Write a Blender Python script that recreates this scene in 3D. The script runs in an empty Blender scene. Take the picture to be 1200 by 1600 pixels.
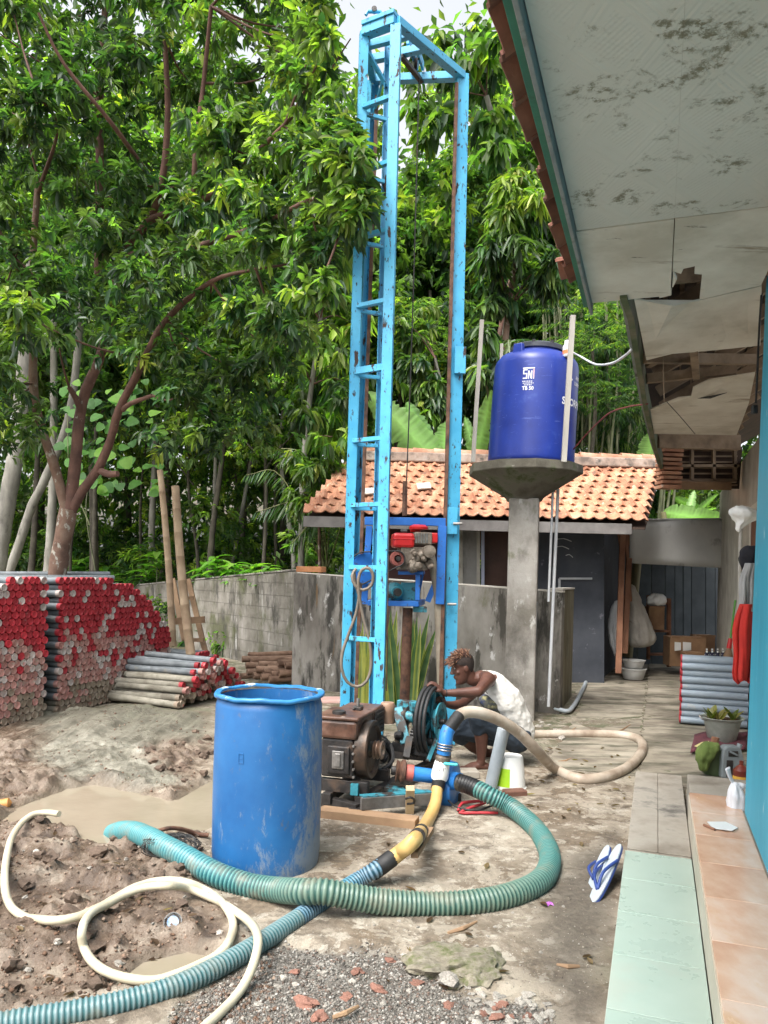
import bpy, math, random
import numpy as np
from mathutils import Vector, Matrix, noise as mnoise
random.seed(7); RNG = np.random.default_rng(7)
scene = bpy.context.scene
COL = scene.collection
R = math.radians
# ------------------------------------------------------------ camera
RHO, CY, F = 0.023, 902.0, 1200.0
CAM = np.array([0.0, 0.0, 1.53])
cd = bpy.data.cameras.new('camera'); cam = bpy.data.objects.new('camera', cd); COL.objects.link(cam)
cd.sensor_fit = 'VERTICAL'; cd.sensor_height = 36; cd.sensor_width = 27; cd.lens = 36*F/1600
cd.clip_start = 0.05; cd.clip_end = 500
_r = np.array([math.cos(RHO), 0, math.sin(RHO)]); _u = np.array([-math.sin(RHO), 0, math.cos(RHO)]); _f = np.array([0, 1.0, 0])
cam.matrix_world = Matrix(((_r[0], _u[0], 0, 0), (_r[1], _u[1], -1, 0), (_r[2], _u[2], 0, 1.53), (0, 0, 0, 1)))
cd.shift_y = (CY-800)/1600.0
scene.camera = cam
# ------------------------------------------------------------ world, sun, exposure
w = bpy.data.worlds.new('World'); scene.world = w; w.use_nodes = True
nt = w.node_tree; bg = nt.nodes['Background']
sky = nt.nodes.new('ShaderNodeTexSky'); sky.sky_type = 'NISHITA'; sky.sun_disc = False
SUN_EL, SUN_AZ = R(58), R(215)      # azimuth clockwise from +Y: light comes from behind and left of the camera
sky.sun_elevation = SUN_EL; sky.sun_rotation = SUN_AZ; sky.air_density = 1.0; sky.dust_density = 6.0; sky.ozone_density = 1.0
hsv = nt.nodes.new('ShaderNodeHueSaturation'); hsv.inputs['Saturation'].default_value = 0.22; hsv.inputs['Value'].default_value = 1.25
nt.links.new(sky.outputs[0], hsv.inputs['Color']); nt.links.new(hsv.outputs[0], bg.inputs['Color'])
bg.inputs['Strength'].default_value = 0.15
sl = bpy.data.lights.new('sun', 'SUN'); sl.energy = 1.3; sl.angle = R(18); sl.color = (1.0, 0.955, 0.88)
so = bpy.data.objects.new('sun', sl); COL.objects.link(so)
sd = Vector((math.sin(SUN_AZ)*math.cos(SUN_EL), math.cos(SUN_AZ)*math.cos(SUN_EL), math.sin(SUN_EL)))
so.rotation_euler = sd.to_track_quat('Z', 'Y').to_euler(); so.location = (0, -5, 20)
scene.view_settings.view_transform = 'Standard'; scene.view_settings.look = 'None'
scene.view_settings.exposure = 1.17; scene.view_settings.gamma = 1.0
scene.view_settings.use_curve_mapping = False
# ------------------------------------------------------------ measuring helpers (pixel of the photo + distance -> point)
def _d(px, py): return _f*F + _r*(px-600) + _u*(CY-py)
def P(px, py, Y): d = _d(px, py); return CAM + d*(Y/d[1])
def G(px, py, z=0.0): d = _d(px, py); return CAM + d*((z-CAM[2])/d[2])
DH = np.array([0.335, 0.942, 0]); DH /= np.linalg.norm(DH); DN = np.array([DH[1], -DH[0], 0])
def S(u, v, z=0.0): return DH*u + DN*v + np.array([0, 0, z])        # the yard's own frame: u along the house, v to its right
YAW = math.atan2(-DH[0], DH[1])
def A(*a): return np.array(a, float)
def nrm(v): v = np.asarray(v, float); return v/(np.linalg.norm(v)+1e-12)
def spline(pts, step=0.03, closed=False):
    pts = [np.asarray(p, float) for p in pts]; out = []
    n = len(pts)
    for i in range(n-1 if not closed else n):
        if closed: p0, p1, p2, p3 = pts[i-1], pts[i], pts[(i+1) % n], pts[(i+2) % n]
        else:
            p1, p2 = pts[i], pts[i+1]
            p0 = pts[i-1] if i else 2*p1-p2
            p3 = pts[i+2] if i+2 < n else 2*p2-p1
        k = max(2, int(np.linalg.norm(p2-p1)/step))
        for j in range(k):
            t = j/k
            out.append(.5*((2*p1)+(-p0+p2)*t+(2*p0-5*p1+4*p2-p3)*t*t+(-p0+3*p1-3*p2+p3)*t**3))
    if not closed: out.append(pts[-1])
    return out
def rotz(a): c, s = math.cos(a), math.sin(a); return np.array([[c, -s, 0], [s, c, 0], [0, 0, 1.0]])
def basis(x, z=(0, 0, 1)):
    x = nrm(x); z = np.asarray(z, float); y = nrm(np.cross(z, x)); z = np.cross(x, y); return np.stack([x, y, z], 1)
# ------------------------------------------------------------ mesh building
class MB:
    def __init__(s): s.v = []; s.f = []; s.c = []; s.hasc = False
    def add(s, vs, fs, col=None):
        o = len(s.v); vs = [tuple(map(float, p)) for p in vs]; s.v += vs; s.f += [tuple(i+o for i in f) for f in fs]
        if col is not None: s.hasc = True
        s.c += [tuple(col) if col is not None else (1, 1, 1)]*len(vs)
        return s
    def box(s, c, sz, M=None, taper=1.0):
        x, y, z = np.asarray(sz, float)/2; M = np.eye(3) if M is None else (rotz(M) if np.isscalar(M) else M)
        p = [(-x, -y, -z), (x, -y, -z), (x, y, -z), (-x, y, -z), (-x*taper, -y*taper, z), (x*taper, -y*taper, z), (x*taper, y*taper, z), (-x*taper, y*taper, z)]
        return s.add([np.asarray(c)+M@np.array(q) for q in p], [(0, 3, 2, 1), (4, 5, 6, 7), (0, 1, 5, 4), (1, 2, 6, 5), (2, 3, 7, 6), (3, 0, 4, 7)])
    def hexa(s, p):
        return s.add(p, [(0, 3, 2, 1), (4, 5, 6, 7), (0, 1, 5, 4), (1, 2, 6, 5), (2, 3, 7, 6), (3, 0, 4, 7)])
    def beam(s, p, q, wd, ht, up=(0, 0, 1)):
        p = np.asarray(p, float); q = np.asarray(q, float); d = q-p
        if abs(nrm(d)@nrm(up)) > .98: up = (0, 1, 0)
        B = basis(d, up); return s.box((p+q)/2, (np.linalg.norm(d), wd, ht), B)
    def tube(s, pts, r, n=10, cap=True, col=None, cols=None, flat=1.0):
        pts = [np.asarray(p, float) for p in pts]; m = len(pts); rr = r if hasattr(r, '__len__') else [r]*m
        T = [nrm(pts[min(i+1, m-1)]-pts[max(i-1, 0)]) for i in range(m)]
        a = np.array([0, 0, 1.0]) if abs(T[0][2]) < .9 else np.array([1.0, 0, 0])
        nn = nrm(np.cross(T[0], a)); o = len(s.v)
        for i in range(m):
            nn = nrm(nn-T[i]*(nn@T[i])); b = np.cross(T[i], nn)
            for j in range(n):
                t = 2*math.pi*j/n; q = pts[i]+(nn*math.cos(t)*flat+b*math.sin(t))*rr[i]
                s.v.append((float(q[0]), float(q[1]), float(q[2])))
                s.c.append(tuple(cols[i]) if cols is not None else (tuple(col) if col is not None else (1, 1, 1)))
        if cols is not None or col is not None: s.hasc = True
        for i in range(m-1):
            for j in range(n):
                k = (j+1) % n; s.f.append((o+i*n+j, o+i*n+k, o+(i+1)*n+k, o+(i+1)*n+j))
        if cap:
            s.f.append(tuple(o+j for j in range(n))[::-1]); s.f.append(tuple(o+(m-1)*n+j for j in range(n)))
        return s
    def lathe(s, prof, c=(0, 0, 0), axis=(0, 0, 1), n=24, M=None, sq=None):
        ax = nrm(axis)
        if M is None:
            a = np.array([1.0, 0, 0]) if abs(ax[0]) < .9 else np.array([0, 1.0, 0])
            x = nrm(np.cross(a, ax)); y = np.cross(ax, x)
        else: x, y, ax = M[:, 0], M[:, 1], M[:, 2]
        c = np.asarray(c, float); o = len(s.v)
        for (r, z) in prof:
            for j in range(n):
                t = 2*math.pi*j/n; q = c+ax*z+(x*math.cos(t)+y*math.sin(t))*r
                s.v.append(tuple(map(float, q))); s.c.append((1, 1, 1))
        for i in range(len(prof)-1):
            for j in range(n):
                k = (j+1) % n; s.f.append((o+i*n+j, o+i*n+k, o+(i+1)*n+k, o+(i+1)*n+j))
        if prof[0][0] > 1e-6: s.f.append(tuple(o+j for j in range(n))[::-1])
        if prof[-1][0] > 1e-6: s.f.append(tuple(o+(len(prof)-1)*n+j for j in range(n)))
        return s
    def prism(s, poly, off):
        n = len(poly); off = np.asarray(off, float); a = [np.asarray(p, float) for p in poly]
        return s.add(a+[p+off for p in a], [tuple(range(n))[::-1], tuple(range(n, 2*n))]+[(i, (i+1) % n, n+(i+1) % n, n+i) for i in range(n)])
    def grid(s, fn, nu, nv, th=None):
        vs = [fn(i/nu, j/nv) for i in range(nu+1) for j in range(nv+1)]
        fs = [(i*(nv+1)+j, (i+1)*(nv+1)+j, (i+1)*(nv+1)+j+1, i*(nv+1)+j+1) for i in range(nu) for j in range(nv)]
        return s.add(vs, fs)
    def build(s, name, mat=None, parent=None, loc=None, smooth=None, bevel=0, solid=0, sub=0, fixn=True):
        base = np.zeros(3)
        if parent is not None: base = np.array(parent['_w'])
        if loc is None: loc = base
        loc = np.asarray(loc, float)
        me = bpy.data.meshes.new(name)
        me.from_pydata([(a-loc[0], b-loc[1], c-loc[2]) for a, b, c in s.v], [], s.f); me.update()
        if fixn and len(s.f) < 60000:
            import bmesh
            bm = bmesh.new(); bm.from_mesh(me); bmesh.ops.recalc_face_normals(bm, faces=bm.faces); bm.to_mesh(me); bm.free()
        if s.hasc:
            at = me.color_attributes.new('Col', 'FLOAT_COLOR', 'POINT')
            at.data.foreach_set('color', np.array([(a, b, c, 1) for a, b, c in s.c], np.float32).ravel())
        if smooth is not None: smoothen(me, smooth)
        if mat is not None: me.materials.append(mat)
        o = bpy.data.objects.new(name, me); COL.objects.link(o)
        o.location = tuple(loc-base)
        if parent is not None: o.parent = parent
        o['_w'] = tuple(loc)
        if bevel:
            m = o.modifiers.new('bevel', 'BEVEL'); m.width = bevel; m.segments = 2; m.limit_method = 'ANGLE'; m.angle_limit = R(40)
        if solid:
            m = o.modifiers.new('solid', 'SOLIDIFY'); m.thickness = solid
        if sub:
            m = o.modifiers.new('sub', 'SUBSURF'); m.levels = sub; m.render_levels = sub
        return o
def smoothen(me, ang=40):
    me.polygons.foreach_set('use_smooth', [True]*len(me.polygons)); me.update()
    if ang < 179: me.set_sharp_from_angle(angle=R(ang))
def tag(o, label=None, cat=None, group=None, kind=None):
    if label: o['label'] = label
    if cat: o['category'] = cat
    if group: o['group'] = group
    if kind: o['kind'] = kind
    return o
def empty(name, loc, label=None, cat=None, group=None):
    o = bpy.data.objects.new(name, None); COL.objects.link(o); o.location = tuple(map(float, loc)); o['_w'] = tuple(map(float, loc))
    o.empty_display_size = .1
    return tag(o, label, cat, group)
def inst(name, me, parent, M4):
    """a piece that shares its mesh; M4 is its world matrix, parents are never rotated"""
    o = bpy.data.objects.new(name, me); COL.objects.link(o)
    if parent is not None:
        o.parent = parent; M4 = Matrix.Translation(-Vector(parent['_w']))@M4
    o.matrix_basis = M4; return o
def mat4(B, loc, sc=1.0):
    B = np.asarray(B)*sc
    return Matrix(((B[0][0], B[0][1], B[0][2], loc[0]), (B[1][0], B[1][1], B[1][2], loc[1]), (B[2][0], B[2][1], B[2][2], loc[2]), (0, 0, 0, 1)))
def mesh_of(mb, name, mat, smooth=None):
    o = mb.build(name, mat, smooth=smooth, loc=(0, 0, 0)); me = o.data; bpy.data.objects.remove(o); return me
# ------------------------------------------------------------ materials
class NT:
    def __init__(s, name):
        s.m = bpy.data.materials.new(name); s.m.use_nodes = True; s.t = s.m.node_tree; s.n = s.t.nodes
        s.b = s.n['Principled BSDF']; s.out = s.n['Material Output']
    def node(s, t, **k):
        x = s.n.new(t)
        for a, b in k.items(): setattr(x, a, b)
        return x
    def link(s, a, b): s.t.links.new(a, b)
    def coords(s, stretch=(1, 1, 1), rand=False, world=False):
        if world: o = s.node('ShaderNodeNewGeometry').outputs['Position']
        else: o = s.node('ShaderNodeTexCoord').outputs['Object']
        if rand:
            oi = s.node('ShaderNodeObjectInfo'); ml = s.node('ShaderNodeMath', operation='MULTIPLY'); ml.inputs[1].default_value = 37
            s.link(oi.outputs['Random'], ml.inputs[0]); ad = s.node('ShaderNodeVectorMath', operation='ADD')
            s.link(o, ad.inputs[0]); s.link(ml.outputs[0], ad.inputs[1]); o = ad.outputs[0]
        if stretch != (1, 1, 1):
            ml = s.node('ShaderNodeVectorMath', operation='MULTIPLY'); ml.inputs[1].default_value = stretch
            s.link(o, ml.inputs[0]); o = ml.outputs[0]
        return o
    def noise(s, co, scale, detail=5, rough=.6, dist=0):
        x = s.node('ShaderNodeTexNoise'); x.inputs['Scale'].default_value = scale; x.inputs['Detail'].default_value = detail
        x.inputs['Roughness'].default_value = rough; x.inputs['Distortion'].default_value = dist; s.link(co, x.inputs['Vector']); return x.outputs[0]
    def ramp(s, f, stops):
        x = s.node('ShaderNodeValToRGB'); e = x.color_ramp.elements
        while len(e) < len(stops): e.new(.5)
        for i, (p, c) in enumerate(stops): e[i].position = p; e[i].color = (*c, 1) if hasattr(c, '__len__') else (c, c, c, 1)
        s.link(f, x.inputs[0]); return x.outputs[0]
    def mix(s, fac, a, b, mode='MIX'):
        x = s.node('ShaderNodeMix', data_type='RGBA', blend_type=mode)
        for i, v in ((0, fac), (6, a), (7, b)):
            if hasattr(v, 'is_output') or hasattr(v, 'links'): s.link(v, x.inputs[i])
            elif i == 0: x.inputs[0].default_value = v
            else: x.inputs[i].default_value = (*v, 1)
        return x.outputs[2]
    def math(s, op, a, b=None, c=None):
        x = s.node('ShaderNodeMath', operation=op)
        for i, v in enumerate((a, b, c)):
            if v is None: continue
            if hasattr(v, 'links'): s.link(v, x.inputs[i])
            else: x.inputs[i].default_value = v
        return x.outputs[0]
    def bump(s, h, strength, dist=.02, prev=None):
        x = s.node('ShaderNodeBump'); x.inputs['Strength'].default_value = strength; x.inputs['Distance'].default_value = dist
        s.link(h, x.inputs['Height'])
        if prev is not None: s.link(prev, x.inputs['Normal'])
        return x.outputs[0]
def M(name, cols, sc=4, det=6, rough=.6, bump=.25, bsc=None, stretch=(1, 1, 1), spec=.5, metal=0, layers=(), rand=0.0, attr=False, world=False, bd=.01, lo=.35, hi=.65, coat=0, rvar=.12):
    """noise-ramped base colour + worn / dirty layers (scale, lo, hi, colour, stretch, roughness) + fine relief"""
    t = NT(name); co = t.coords(stretch, rand > 0, world); n1 = t.noise(co, sc, det)
    k = len(cols); base = t.ramp(n1, [(lo+(hi-lo)*i/max(1, k-1), c) for i, c in enumerate(cols)]) if k > 1 else t.mix(0.0, cols[0], cols[0])
    rg = t.math('MULTIPLY_ADD', n1, rvar, rough-rvar/2)
    for (s2, a, b, c, st, rr) in layers:
        c2 = t.coords(st, rand > 0, world); n2 = t.noise(c2, s2, 7, .65); fm = t.ramp(n2, [(a, 0.0), (b, 1.0)])
        base = t.mix(fm, base, c)
        rg = t.math('ADD', rg, t.math('MULTIPLY', fm, rr-rough))
    if attr:
        at = t.node('ShaderNodeVertexColor', layer_name='Col'); base = t.mix(1.0, base, at.outputs[0], 'MULTIPLY')
    if rand:
        oi = t.node('ShaderNodeObjectInfo'); hv = t.node('ShaderNodeHueSaturation')
        t.link(t.math('MULTIPLY_ADD', oi.outputs['Random'], rand, 1-rand/2), hv.inputs['Value']); t.link(base, hv.inputs['Color']); base = hv.outputs[0]
    t.link(base, t.b.inputs['Base Color']); t.link(rg, t.b.inputs['Roughness'])
    t.b.inputs['Specular IOR Level'].default_value = spec; t.b.inputs['Metallic'].default_value = metal
    if coat: t.b.inputs['Coat Weight'].default_value = coat; t.b.inputs['Coat Roughness'].default_value = .1
    if bump:
        n3 = t.noise(co, bsc or sc*4, 6, .7); t.link(t.bump(n3, bump, bd), t.b.inputs['Normal'])
    return t.m
def leafmat(name, rough=.4, trans=.35, spec=.5):
    t = NT(name); at = t.node('ShaderNodeVertexColor', layer_name='Col')
    co = t.coords(); n = t.noise(co, 9, 3); hv = t.node('ShaderNodeHueSaturation'); t.link(at.outputs[0], hv.inputs['Color'])
    t.link(t.math('MULTIPLY_ADD', n, .5, .75), hv.inputs['Value'])
    t.link(hv.outputs[0], t.b.inputs['Base Color']); t.b.inputs['Roughness'].default_value = rough; t.b.inputs['Specular IOR Level'].default_value = spec
    tr = t.node('ShaderNodeBsdfTranslucent'); g = t.mix(1.0, hv.outputs[0], (1.5, 1.9, .5), 'MULTIPLY'); t.link(g, tr.inputs['Color'])
    mx = t.node('ShaderNodeMixShader'); mx.inputs[0].default_value = trans; t.link(t.b.outputs[0], mx.inputs[1]); t.link(tr.outputs[0], mx.inputs[2])
    t.link(mx.outputs[0], t.out.inputs['Surface']); return t.m
RUST = (.10, .035, .015)
m_blue = M('sky_blue_paint', [(.05, .33, .56), (.085, .43, .66)], 4, rough=.38, bump=.25, bd=.003, layers=[(2.2, .56, .70, (.045, .25, .42), (1, 1, .4), .5), (11, .60, .64, (.045, .025, .018), (1, 1, .35), .8), (34, .60, .645, (.035, .025, .022), (1, 1, .45), .8), (5, .66, .72, (.16, .07, .045), (1, 1, .3), .8)])
m_bluedark = M('royal_blue_paint', [(.012, .10, .38), (.02, .15, .50)], 6, rough=.45, layers=[(12, .60, .68, (.05, .03, .02), (1, 1, 1), .8)])
m_rust = M('rusty_steel', [(.035, .018, .012), (.11, .05, .03), (.16, .085, .05)], 12, rough=.75, bump=.5)
m_dark = M('oily_dark_steel', [(.012, .011, .011), (.035, .03, .028)], 14, rough=.45, bump=.4, layers=[(6, .55, .7, (.09, .055, .035), (1, 1, 1), .8)])
m_black = M('black_rubber', [(.010, .010, .011), (.022, .021, .021)], 20, rough=.6, bump=.2)
m_steel = M('worn_steel', [(.18, .17, .16), (.34, .32, .30)], 16, rough=.38, metal=.7, bump=.2)
m_conc = M('weathered_concrete', [(.17, .155, .13), (.30, .28, .25), (.38, .36, .33)], 2.2, 9, .9, .7, 14, layers=[(1.6, .46, .62, (.075, .068, .058), (1, 1, .5), .9), (2.6, .60, .72, (.10, .11, .045), (1, 1, .6), .95), (9, .62, .70, (.5, .49, .46), (1, 1, .4), .9)], world=True, bd=.012)
m_wood = M('bare_timber', [(.20, .12, .07), (.33, .21, .12)], 3, 6, .8, .4, stretch=(1, 1, 1), bsc=30, rand=.3)
m_plankred = M('red_brown_timber', [(.16, .07, .04), (.27, .13, .075)], 3, 6, .8, .4, rand=.3)
m_whiteplastic = M('white_plastic', [(.74, .74, .72), (.82, .82, .80)], 5, rough=.4, bump=.05)
m_pvcgrey = M('grey_pvc', [(.30, .34, .37), (.38, .42, .45)], 8, rough=.5, bump=.12, bsc=30)
# ============================================================ GROUND
def poly_sd(X, Y, poly):
    """signed distance (positive inside) of grid points to a ground polygon"""
    n = len(poly); ins = np.zeros(X.shape, bool); d = np.full(X.shape, 1e9)
    for i in range(n):
        x1, y1 = poly[i]; x2, y2 = poly[(i+1) % n]
        c = ((y1 > Y) != (y2 > Y)) & (X < (x2-x1)*(Y-y1)/((y2-y1) if y2 != y1 else 1e-9)+x1); ins ^= c
        t = np.clip(((X-x1)*(x2-x1)+(Y-y1)*(y2-y1))/((x2-x1)**2+(y2-y1)**2+1e-9), 0, 1)
        d = np.minimum(d, np.hypot(X-x1-t*(x2-x1), Y-y1-t*(y2-y1)))
    return np.where(ins, d, -d)
def sst(x, a, b): t = np.clip((x-a)/(b-a), 0, 1); return t*t*(3-2*t)
_perm = RNG.random((256, 256))
def vnoise(X, Y):
    xi = np.floor(X).astype(int); yi = np.floor(Y).astype(int); fx = X-xi; fy = Y-yi; fx = fx*fx*(3-2*fx); fy = fy*fy*(3-2*fy)
    g = lambda a, b: _perm[(xi+a) % 256, (yi+b) % 256]
    return (g(0, 0)*(1-fx)+g(1, 0)*fx)*(1-fy)+(g(0, 1)*(1-fx)+g(1, 1)*fx)*fy
def fbm(X, Y, o=5, rough=.5):
    s = 0; a = 1; t = 0
    for k in range(o): s = s+a*vnoise(X*2**k+17*k, Y*2**k+31*k); t += a; a *= rough
    return s/t
gp = lambda L: [tuple(G(x, y)[:2]) for x, y in L]
POLY_MUD = gp([(-200, 1150), (-40, 1118), (120, 1112), (240, 1104), (345, 1122), (345, 1270), (330, 1372), (372, 1420), (400, 1460), (372, 1500), (330, 1530), (250, 1560), (150, 1590), (60, 1640), (-150, 1750), (-500, 1700)])
POLY_PUD = gp([(5, 1280), (50, 1252), (105, 1230), (150, 1224), (215, 1240), (268, 1250), (300, 1232), (352, 1205), (400, 1230), (380, 1280), (330, 1290), (300, 1305), (230, 1318), (190, 1318), (150, 1311), (100, 1296), (55, 1281)])
POLY_PUD2 = gp([(190, 1533), (230, 1502), (290, 1488), (330, 1494), (300, 1520), (240, 1545)])
POLY_SLUR = gp([(48, 1118), (240, 1104), (345, 1122), (335, 1170), (250, 1165), (235, 1195), (300, 1225), (200, 1238), (150, 1222), (100, 1232), (60, 1200)])
POLY_GRAV = gp([(250, 1640), (290, 1570), (360, 1520), (405, 1470), (440, 1478), (500, 1488), (560, 1488), (620, 1492), (668, 1505), (700, 1545), (770, 1555), (838, 1560), (870, 1570), (885, 1640)])
POLY_DARK = gp([(838, 1400), (905, 1340), (962, 1300), (940, 1640), (885, 1640), (858, 1560), (840, 1480)])
def ground_height(X, Y, full=False):
    X = np.asarray(X, float); Y = np.asarray(Y, float)
    mud = poly_sd(X, Y, POLY_MUD); pud = poly_sd(X, Y, POLY_PUD); pu2 = poly_sd(X, Y, POLY_PUD2); gr = poly_sd(X, Y, POLY_GRAV)
    wob = (fbm(X*5, Y*5, 4)-.5)*.35
    m = sst(mud+wob*.6, -.05, .25)
    lump = fbm(X*4.5, Y*4.5, 6, .62); lump2 = fbm(X*16+5, Y*16, 4, .6)
    z = np.zeros_like(X)+(fbm(X*1.2, Y*1.2, 4)-.5)*.012
    z = z+m*(.012+.075*sst(lump, .40, .74)+.045*(lump2-.5)+.026*(fbm(X*34, Y*34, 3)-.5))
    sl = poly_sd(X, Y, POLY_SLUR)
    z = z*(1-.45*sst(sl+wob*.5, -.05, .2))+sst(sl+wob*.4, -.05, .45)*(.075+.05*(lump-.5))
    g = sst(gr+wob*.5, -.02, .05)*(1-m)
    z = z+(1-g)*(1-m)*(.020*sst(-gr+wob*.4, .0, .06))+g*(-.004+.010*(fbm(X*38, Y*38, 3)-.5)+.006*lump)
    p = np.maximum(sst(pud+wob*.22, -.10, .06), sst(pu2+wob*.12, -.07, .03))
    z = z*(1-p)+p*(-.05)
    if full: return z, m, g, p, sst(sl+wob*.7, -.1, .15), sst(poly_sd(X, Y, POLY_DARK)+wob*.5, -.1, .12)
    return z
def gh(x, y): return float(ground_height(np.array([x]), np.array([y]))[0])
def ground_mat():
    t = NT('yard_ground'); pos = t.coords(world=True); at = t.node('ShaderNodeVertexColor', layer_name='Col')
    sep = t.node('ShaderNodeSeparateColor'); t.link(at.outputs[0], sep.inputs[0]); mud, grav, slur = sep.outputs[0], sep.outputs[1], sep.outputs[2]
    at2 = t.node('ShaderNodeVertexColor', layer_name='Wet'); sp2 = t.node('ShaderNodeSeparateColor'); t.link(at2.outputs[0], sp2.inputs[0]); wet, dark, moss = sp2.outputs[0], sp2.outputs[1], sp2.outputs[2]
    n1 = t.noise(pos, 1.3, 8, .62, .4); n2 = t.noise(pos, 5, 9, .68, .6); n3 = t.noise(pos, 34, 6, .7); n4 = t.noise(pos, 2.6, 8, .7, .3)
    conc = t.ramp(n2, [(.36, (.10, .08, .06)), (.47, (.205, .17, .13)), (.58, (.315, .27, .21)), (.75, (.43, .385, .31))])
    dirt = t.ramp(n3, [(.3, (.08, .06, .043)), (.6, (.19, .145, .10)), (.8, (.26, .21, .15))])
    conc = t.mix(t.ramp(n1, [(.40, 1.0), (.52, 0.0)]), conc, dirt)
    vor = t.node('ShaderNodeTexVoronoi'); vor.inputs['Scale'].default_value = 60; t.link(pos, vor.inputs['Vector'])
    gcol = t.ramp(vor.outputs['Color'], [(.2, (.06, .053, .045)), (.5, (.13, .12, .105)), (.75, (.20, .185, .16)), (.95, (.32, .30, .27))])
    gcol = t.mix(t.ramp(n4, [(.42, 0.0), (.6, .8)]), gcol, (.12, .105, .09))
    n5 = t.noise(pos, 3.1, 12, .70, .25); n6 = t.noise(pos, 8.5, 11, .72, .2); crisp = t.ramp(n5, [(.505, 0.0), (.520, 1.0)]); crisp2 = t.ramp(n6, [(.56, 0.0), (.572, 1.0)]); crisp3 = t.ramp(n6, [(.40, 1.0), (.412, 0.0)])
    conc = t.mix(t.math('MULTIPLY', crisp, .50), conc, (.40, .355, .285)); conc = t.mix(t.math('MULTIPLY', crisp2, .55), conc, (.47, .43, .36)); conc = t.mix(t.math('MULTIPLY', crisp3, .6), conc, (.13, .105, .078))
    spk = t.ramp(n3, [(.66, 0.0), (.70, .7)]); conc = t.mix(spk, conc, (.52, .49, .43)); spk2 = t.ramp(n3, [(.30, .7), (.34, 0.0)]); conc = t.mix(spk2, conc, (.07, .055, .042))
    base = t.mix(grav, conc, gcol)
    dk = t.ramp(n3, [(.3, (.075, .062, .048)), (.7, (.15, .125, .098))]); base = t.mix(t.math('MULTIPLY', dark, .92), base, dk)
    mudc = t.ramp(n2, [(.34, (.055, .037, .026)), (.47, (.125, .088, .062)), (.58, (.20, .155, .118)), (.70, (.31, .265, .21))])
    slc = t.ramp(n2, [(.35, (.085, .08, .062)), (.48, (.17, .158, .125)), (.60, (.25, .235, .19)), (.7, (.36, .34, .29))])
    mudc = t.mix(slur, mudc, slc); base = t.mix(mud, base, mudc)
    ms = t.ramp(n2, [(.44, 0.0), (.58, 1.0)]); base = t.mix(t.math('MULTIPLY', ms, moss), base, (.055, .07, .028))
    base = t.mix(wet, base, (.20, .165, .12))
    t.link(base, t.b.inputs['Base Color'])
    rg = t.ramp(n2, [(.35, .75), (.7, .95)]); rm = t.ramp(n4, [(.4, .20), (.60, .58)])
    x = t.mix(mud, rg, rm); t.link(x, t.b.inputs['Roughness']); t.b.inputs['Specular IOR Level'].default_value = .4
    b0 = t.bump(t.math('ADD', crisp, t.math('MULTIPLY', crisp2, .7)), .35, .008); b1 = t.bump(n3, .6, .02, b0); b2 = t.bump(vor.outputs['Distance'], .0, .01, b1); b3 = t.bump(n2, .5, .03, b2)
    t.link(b3, t.b.inputs['Normal']); return t.m
m_ground = ground_mat()
def sheet(name, xs, ys, mat, zf):
    X, Y = np.meshgrid(xs, ys, indexing='ij'); z, cols = zf(X, Y)
    me = bpy.data.meshes.new(name); nx, ny = X.shape
    me.vertices.add(nx*ny); me.vertices.foreach_set('co', np.stack([X, Y, z], -1).astype(np.float32).ravel())
    i = np.arange(nx-1)[:, None]*ny+np.arange(ny-1)[None]; q = np.stack([i, i+ny, i+ny+1, i+1], -1).reshape(-1, 4)
    me.loops.add(q.size); me.loops.foreach_set('vertex_index', q.ravel().astype(np.int32)); me.polygons.add(len(q))
    me.polygons.foreach_set('loop_start', np.arange(0, q.size, 4, dtype=np.int32)); me.update(calc_edges=True)
    for nm, c in cols.items():
        a = me.color_attributes.new(nm, 'FLOAT_COLOR', 'POINT'); c = np.stack([*c, np.ones_like(X)], -1); a.data.foreach_set('color', c.astype(np.float32).ravel())
    smoothen(me, 180); me.materials.append(mat); o = bpy.data.objects.new(name, me); COL.objects.link(o); return tag(o, kind='structure')
def uneven(a, b, c, d, near, far): return np.concatenate([np.arange(a, b, far), np.arange(b, c, near), np.arange(c, d+far, far)])
def zf_ground(X, Y):
    z, m, g, p, s, dk = ground_height(X, Y, True)
    U = X*DH[0]+Y*DH[1]; V = X*DN[0]+Y*DN[1]
    moss = sst(U, 5.5, 8)*.8+sst(-np.hypot(X-1.2, Y-2.9), -.45, -.1)*.9
    far = sst(np.hypot(X, Y-6), 9, 13)
    # under the forest the ground rises into a hillside
    hill = np.maximum(0, (-DH[0]*0.2*X+Y-15.2))*.16+np.where(Y > 15, (fbm(X*.4, Y*.4, 4)-.5)*1.2*sst(Y, 15, 20), 0)
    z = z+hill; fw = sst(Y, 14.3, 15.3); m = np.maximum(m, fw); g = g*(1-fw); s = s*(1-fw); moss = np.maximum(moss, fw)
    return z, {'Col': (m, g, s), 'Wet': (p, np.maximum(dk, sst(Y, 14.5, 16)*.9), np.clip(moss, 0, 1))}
sheet('ground', uneven(-60, -3.6, 2.2, 60, .014, .45), uneven(-10, 1.9, 6.6, 90, .018, .45), m_ground, zf_ground)
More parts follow.
